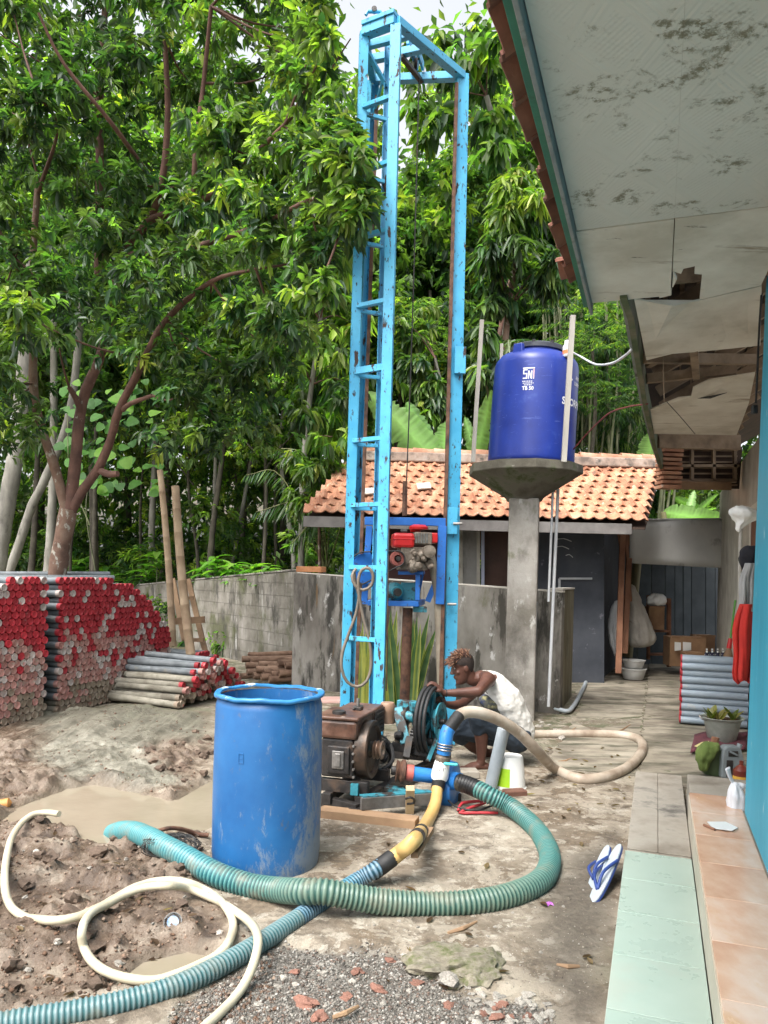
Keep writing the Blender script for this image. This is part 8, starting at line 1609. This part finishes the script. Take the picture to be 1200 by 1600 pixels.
for k in range(30):
    x, y = rs.uniform(225, 335), rs.uniform(1150, 1225); put(clods, x, y, rs.uniform(.02, .06), 'clod of brown mud beside the slurry left of the barrel', 'mud clod', 'mud clods left of the barrel', 'mud_clod')
for k in range(18): put(rks[:3], rs.uniform(800, 880), rs.uniform(1125, 1160), rs.uniform(.02, .05), 'rubble piece at the foot of the tank pillar', 'stone', 'rubble by the tank pillar')
# dry leaves
ml = [single_leaf('dry_leaf', .060, .026, c_, m_leafsoft, -.15, .5) for c_ in ((.13, .08, .05), (.24, .17, .11), (.09, .055, .035))]
def litter(x, y, sc, label, group):
    q = G(x, y); z = gh(q[0], q[1]); o = inst('dry_leaf', rs.choice(ml), None, Matrix.Translation((q[0], q[1], z+.006))@Matrix.Rotation(rs.uniform(0, 6.28), 4, 'Z')@Matrix.Rotation(rs.uniform(-.25, .25), 4, 'X')@Matrix.Diagonal((sc, sc, sc, 1))); tag(o, label, 'dry leaf', group)
for k in range(26): litter(rs.uniform(560, 960), rs.uniform(1270, 1590), rs.uniform(.5, 1.1), 'curled brown dry leaf lying on the broken concrete', 'dry leaves on the concrete')
for k in range(22): litter(rs.uniform(20, 330), rs.uniform(1320, 1580), rs.uniform(.6, 1.1), 'curled brown dry leaf lying on the mud', 'dry leaves on the mud')
for k in range(46): litter(rs.uniform(800, 985), rs.uniform(1150, 1280), rs.uniform(.5, 1.1), 'brown dry leaf or straw on the concrete near the beige hose', 'dry leaves near the beige hose')
for (a, b) in (((960, 1145), (985, 1132)), ((868, 1150), (900, 1137)), ((872, 1190), (895, 1184)), ((905, 1510), (870, 1507)), ((700, 1458), (745, 1440)), ((520, 1590), (560, 1572))):
    mb = MB(); mb.tube([G(*a, .02), G((a[0]+b[0])/2, (a[1]+b[1])/2+2, .025), G(*b, .02)], [.007, .010, .005], 6); o = mb.build('twig', m_wood, loc=G(*a)); tag(o, 'dry twig lying on the ground '+['by the alley slab joint', 'near the drain pipe', 'inside the loop of the beige hose', 'on the dark earth beside the step', 'below the thick teal hose', 'in the bottom gravel'][[(960, 1145), (868, 1150), (872, 1190), (905, 1510), (700, 1458), (520, 1590)].index(a)], 'twig')
# gravel: uncountable small stones as one object
def gravel(name, N, regs, rmin, rmax, label, cols):
    octa = np.array([(1, 0, 0), (-1, 0, 0), (0, 1, 0), (0, -1, 0), (0, 0, .7), (0, 0, -.7)]); fc = np.array([(0, 2, 4), (2, 1, 4), (1, 3, 4), (3, 0, 4), (2, 0, 5), (1, 2, 5), (3, 1, 5), (0, 3, 5)])
    px, py = RNG.uniform(regs[0], regs[1], N), RNG.uniform(regs[2], regs[3], N); Q = np.array([G(a, b) for a, b in zip(px, py)]); X_, Y_ = Q[:, 0], Q[:, 1]
    z, m, g, p, s, dk = ground_height(X_, Y_, True); w_ = np.clip(g+regs[4]*m*(1-p)+regs[5], 0, 1)*(p < .3); k_ = RNG.random(N) < w_; X_, Y_, z = X_[k_], Y_[k_], z[k_]; n = len(X_)
    r_ = rmin+(rmax-rmin)*RNG.random(n)**3; a_ = RNG.uniform(0, 6.28, n); V = octa[None]*(r_[:, None, None]*RNG.uniform(.6, 1.3, (n, 6, 1))); ca, sa = np.cos(a_)[:, None], np.sin(a_)[:, None]
    V = np.stack([V[..., 0]*ca-V[..., 1]*sa, V[..., 0]*sa+V[..., 1]*ca, V[..., 2]], -1)+np.stack([X_, Y_, z+r_*.2], 1)[:, None]
    F_ = (np.arange(n)[:, None, None]*6+fc[None]).reshape(-1, 3).astype(np.int32); me = bpy.data.meshes.new(name); me.vertices.add(n*6); me.vertices.foreach_set('co', V.astype(np.float32).ravel()); me.loops.add(F_.size); me.loops.foreach_set('vertex_index', F_.ravel()); me.polygons.add(len(F_)); me.polygons.foreach_set('loop_start', np.arange(0, F_.size, 3, dtype=np.int32)); me.update(calc_edges=True)
    cc = np.array(cols)[RNG.integers(0, len(cols), n)]*RNG.uniform(.6, 1.3, (n, 1)); at = me.color_attributes.new('Col', 'FLOAT_COLOR', 'POINT'); at.data.foreach_set('color', np.repeat(np.concatenate([cc, np.ones((n, 1))], 1), 6, 0).astype(np.float32).ravel())
    me.materials.append(M(name+'_stone', [(1, 1, 1), (.75, .75, .75)], 30, rough=.9, attr=True)); o = bpy.data.objects.new(name, me); COL.objects.link(o); tag(o, label, None, None, 'stuff')
gravel('gravel', 36000, (200, 900, 1455, 1640, .0, .0), .002, .009, 'fine grey gravel across the bottom of the yard', [(.20, .18, .155), (.13, .115, .10), (.26, .24, .21), (.17, .12, .095), (.34, .32, .29)])
gravel('mud_crumbs', 10000, (-60, 430, 1100, 1640, .8, .0), .003, .014, 'loose crumbs of brown mud over the churned ground', [(.14, .08, .05), (.20, .13, .09), (.10, .06, .04), (.27, .20, .15)])
gravel('grit', 7000, (560, 990, 1120, 1560, .0, .35), .0018, .006, 'scattered grit on the concrete', [(.22, .19, .15), (.34, .30, .24), (.12, .10, .08), (.42, .39, .34)])
